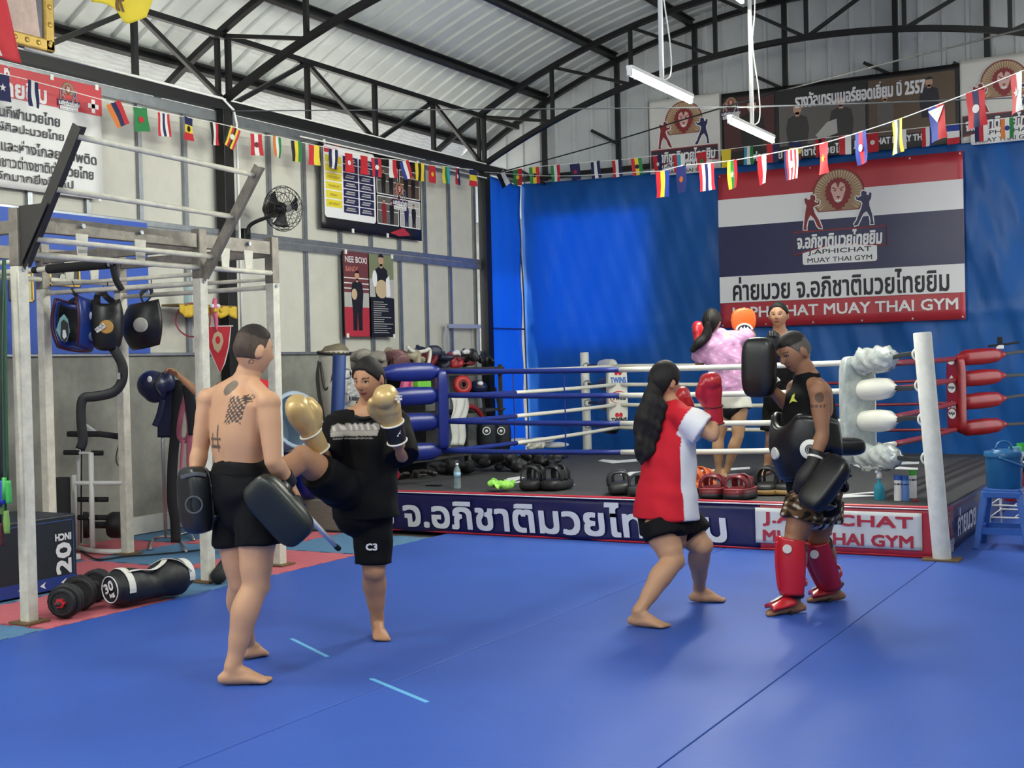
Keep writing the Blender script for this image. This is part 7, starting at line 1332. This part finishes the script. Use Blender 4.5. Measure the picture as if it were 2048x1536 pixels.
# ------------------------------------------------------------------ bunting
FC = {'r': (196, 40, 52), 'w': (230, 230, 228), 'b': (40, 60, 150), 'n': (30, 36, 84), 'g': (40, 130, 70), 'y': (232, 206, 60), 'k': (28, 28, 30), 'o': (222, 128, 58), 't': (70, 160, 190), 'd': (120, 40, 50)}
FM = {k_: mat('flag_cloth_'+k_, c_, .7, transl=.25) for k_, c_ in FC.items()}
def bunting(label, pos, flags, sw, sh_, nrm_dir, lead=None):
    """pos(x,y)->point; flags: (px,py,stripes,horizontal,emblem,tilt)"""
    pts = [pos(f[0], f[1]) for f in flags]; t = thing('bunting', label, 'bunting', pts[len(pts)//2], group='strings of national flags')
    MB().tube(pts, .004, 6, steps=len(pts)*5).build('string', m_pipe, t)
    if lead is not None: MB().tube([lead, Vector(lead).lerp(pts[0], .5)-V(0, 0, .05), pts[0]], .004, 6, steps=12).build('string', m_pipe, t)
    for i, (x_, y_, st, hor, em, tilt) in enumerate(flags):
        c = pts[i]; q = pts[min(i+1, len(pts)-1)]-pts[max(i-1, 0)]; xd = nrm(V(q.x, q.y, 0))*(1 if q.dot(CR) > 0 else -1); xd = nrm(xd+nrm_dir*random.uniform(-.35, .35)); zd = V(0, 0, 1); nd = xd.cross(zd); Rt = Matrix.Rotation(tilt, 3, nd); xd = Rt @ xd; yd = Rt @ V(0, 0, -1); mb = MB(); ph = random.uniform(0, 6)
        fs = [FM[s_] for s_ in st]; n = len(st)
        def F(u, v): return c+xd*((u-.5)*sw)+yd*(v*sh_)+nd*(.012*math.sin(v*4+u*3+ph)*v)
        for k_ in range(n):
            if hor: mb.sheet(lambda u, v: F(u, (k_+v)/n), 3, 4, .0, k_)
            else: mb.sheet(lambda u, v: F((k_+u)/n, v), 3, 8, .0, k_)
        o = mb.build('flag', fs, t, smooth=True)
        if em:
            P_ = F(.5, .5); nn = nd if nd.dot(CW) < 0 else -nd; 
            if em[1] == '*': poly = [((.034 if q_ % 2 == 0 else .014)*math.cos(math.pi/2+q_*math.pi/5), (.034 if q_ % 2 == 0 else .014)*math.sin(math.pi/2+q_*math.pi/5)) for q_ in range(10)]
            elif em[1] == '^': poly = [(-sw*.5, .10), (sw*.5, .10), (0, .0)]
            else: poly = circ(0, 0, .028, .028, 14)
            MB().prism(poly, plane_M(P_+nn*.006, xd, -yd), .002).build('flag_emblem', FM[em[0]], o)
random.seed(4)
Lw = lambda x, y: on_x(x, y, -8.5)
bunting('string of small flags along the left board wall', Lw, [(-40, 138, 'r', 0, 'wo', 0), (5, 148, 'n', 0, 'w*', 0), (66, 162, 'nwn', 0, None, 0), (226, 205, 'onr', 0, None, .45), (280, 215, 'g', 0, 'ro', .1), (327, 226, 'rwnwr', 0, None, .05), (377, 235, 'nyr', 1, 'ko', 0), (428, 245, 'kwr', 0, None, .08), (470, 255, 'kyrkyr', 0, 'wo', -.4), (512, 268, 'rwr', 0, 'do', .05), (554, 273, 'owg', 0, None, 0), (592, 282, 'kyg', 0, None, .05), (628, 290, 'ry', 0, None, 0), (667, 298, 'nwn', 0, None, -.08), (697, 306, 'r', 0, 'wo', .1), (728, 311, 'r', 0, None, 0), (752, 316, 'rnr', 0, 'wo', .05), (785, 319, 'wr', 0, None, .05), (808, 322, 'bwr', 0, None, .3), (839, 326, 'yky', 0, None, 0), (864, 331, 'r', 0, 'yo', 0), (892, 333, 'ygt', 0, None, 0), (915, 336, 'rn', 0, 'wo', 0), (946, 339, 'nyr', 1, None, 0)], .145, .215, V(1, 0, 0))
Lb = lambda x, y: on_y(x, y, 15.3)
bunting('string of small flags across the end wall at the back', Lb, [(968, 342, 'r', 0, 'ko', 0), (1000, 345, 'kw', 0, None, .5), (1035, 338, 'gr', 0, 'yo', 0), (1068, 334, 'gyr', 0, 'ko', .05), (1110, 330, 'gwr', 0, None, .05), (1149, 327, 'n', 0, 'r*', .1), (1190, 323, 'nwn', 0, None, .1), (1233, 320, 'rwn', 0, None, .08), (1272, 316, 'ryg', 0, 'ko', .1), (1314, 311, 'rn', 0, 'w*', .1), (1357, 309, 'rtw', 0, None, .05), (1403, 304, 'r', 0, 'go', 0), (1452, 299, 'y', 0, None, 0), (1497, 293, 'twg', 0, None, 0), (1545, 288, 'rn', 0, None, 0), (1590, 283, 'nyd', 1, None, 0), (1640, 277, 'rkr', 0, None, 0), (1690, 271, 'rw', 0, None, 0), (1745, 266, 'r', 0, 'wo', 0), (1800, 260, 'gw', 0, None, 0), (1855, 254, 'rwb', 0, None, 0), (1906, 249, 'bwr', 1, None, 0), (1962, 243, 'nrw', 0, None, 0), (2014, 236, 'owg', 0, 'bo', 0), (2070, 228, 'r', 0, None, 0)], .14, .225, V(0, 1, 0))
Lf = lambda x, y: at(x, y, 11.6-(x-1340)/708*3.9)
bunting('nearest string of larger flags across the upper right', Lf, [(1325, 342, 'ryb', 0, None, 0), (1362, 332, 'n', 0, 'oo', 0), (1412, 327, 'rwnwr', 0, None, .05), (1464, 321, 'ygr', 0, 'w*', 0), (1523, 311, 'rw', 0, None, .04), (1582, 299, 'nrwrwrw', 0, 'wo', 0), (1647, 286, 'r', 0, 'y*', .0), (1721, 264, 'brb', 0, 'wo', .05), (1794, 240, 'ywky', 0, None, .05), (1872, 211, 'br', 0, 'w^', .12), (1950, 181, 'rnr', 0, 'wo', .08), (2032, 147, 'rw', 0, 'w*', .05), (2110, 118, 'g', 0, None, 0)], .15, .24, V(0, 1, 0), on_y(968, 344, 15.0))
# ------------------------------------------------------------------ wires overhead
MB().tube([on_y(992, 347, 15.0), on_y(1200, 290, 14.4), at(1480, 205, 12.5), at(1760, 130, 11), at(2048, 58, 9.6), at(2150, 32, 9.2)], .008, 6, steps=40).build('overhead_cable', m_foam, smooth=True, label='black cable rising from the far corner to the upper right', cat='cable')
MB().tube([on_x(462, 222, XW+.2), at(900, 219, 13), at(1470, 214, 11), at(1940, 199, 10.5), at(2100, 192, 10.3)], .006, 6, steps=40).build('overhead_cable', mat('cable_grey', (90, 92, 96), .6), smooth=True, label='thin grey wire stretched level across the hall below the trusses', cat='cable')
MB().tube([V(XW+.13, 11.0, 4.02), V(XW+.13, 15.0, 4.03)], .009, 6).build('conduit_pipe', m_pipe, label='straight white conduit pipe under the eave truss', cat='pipe')
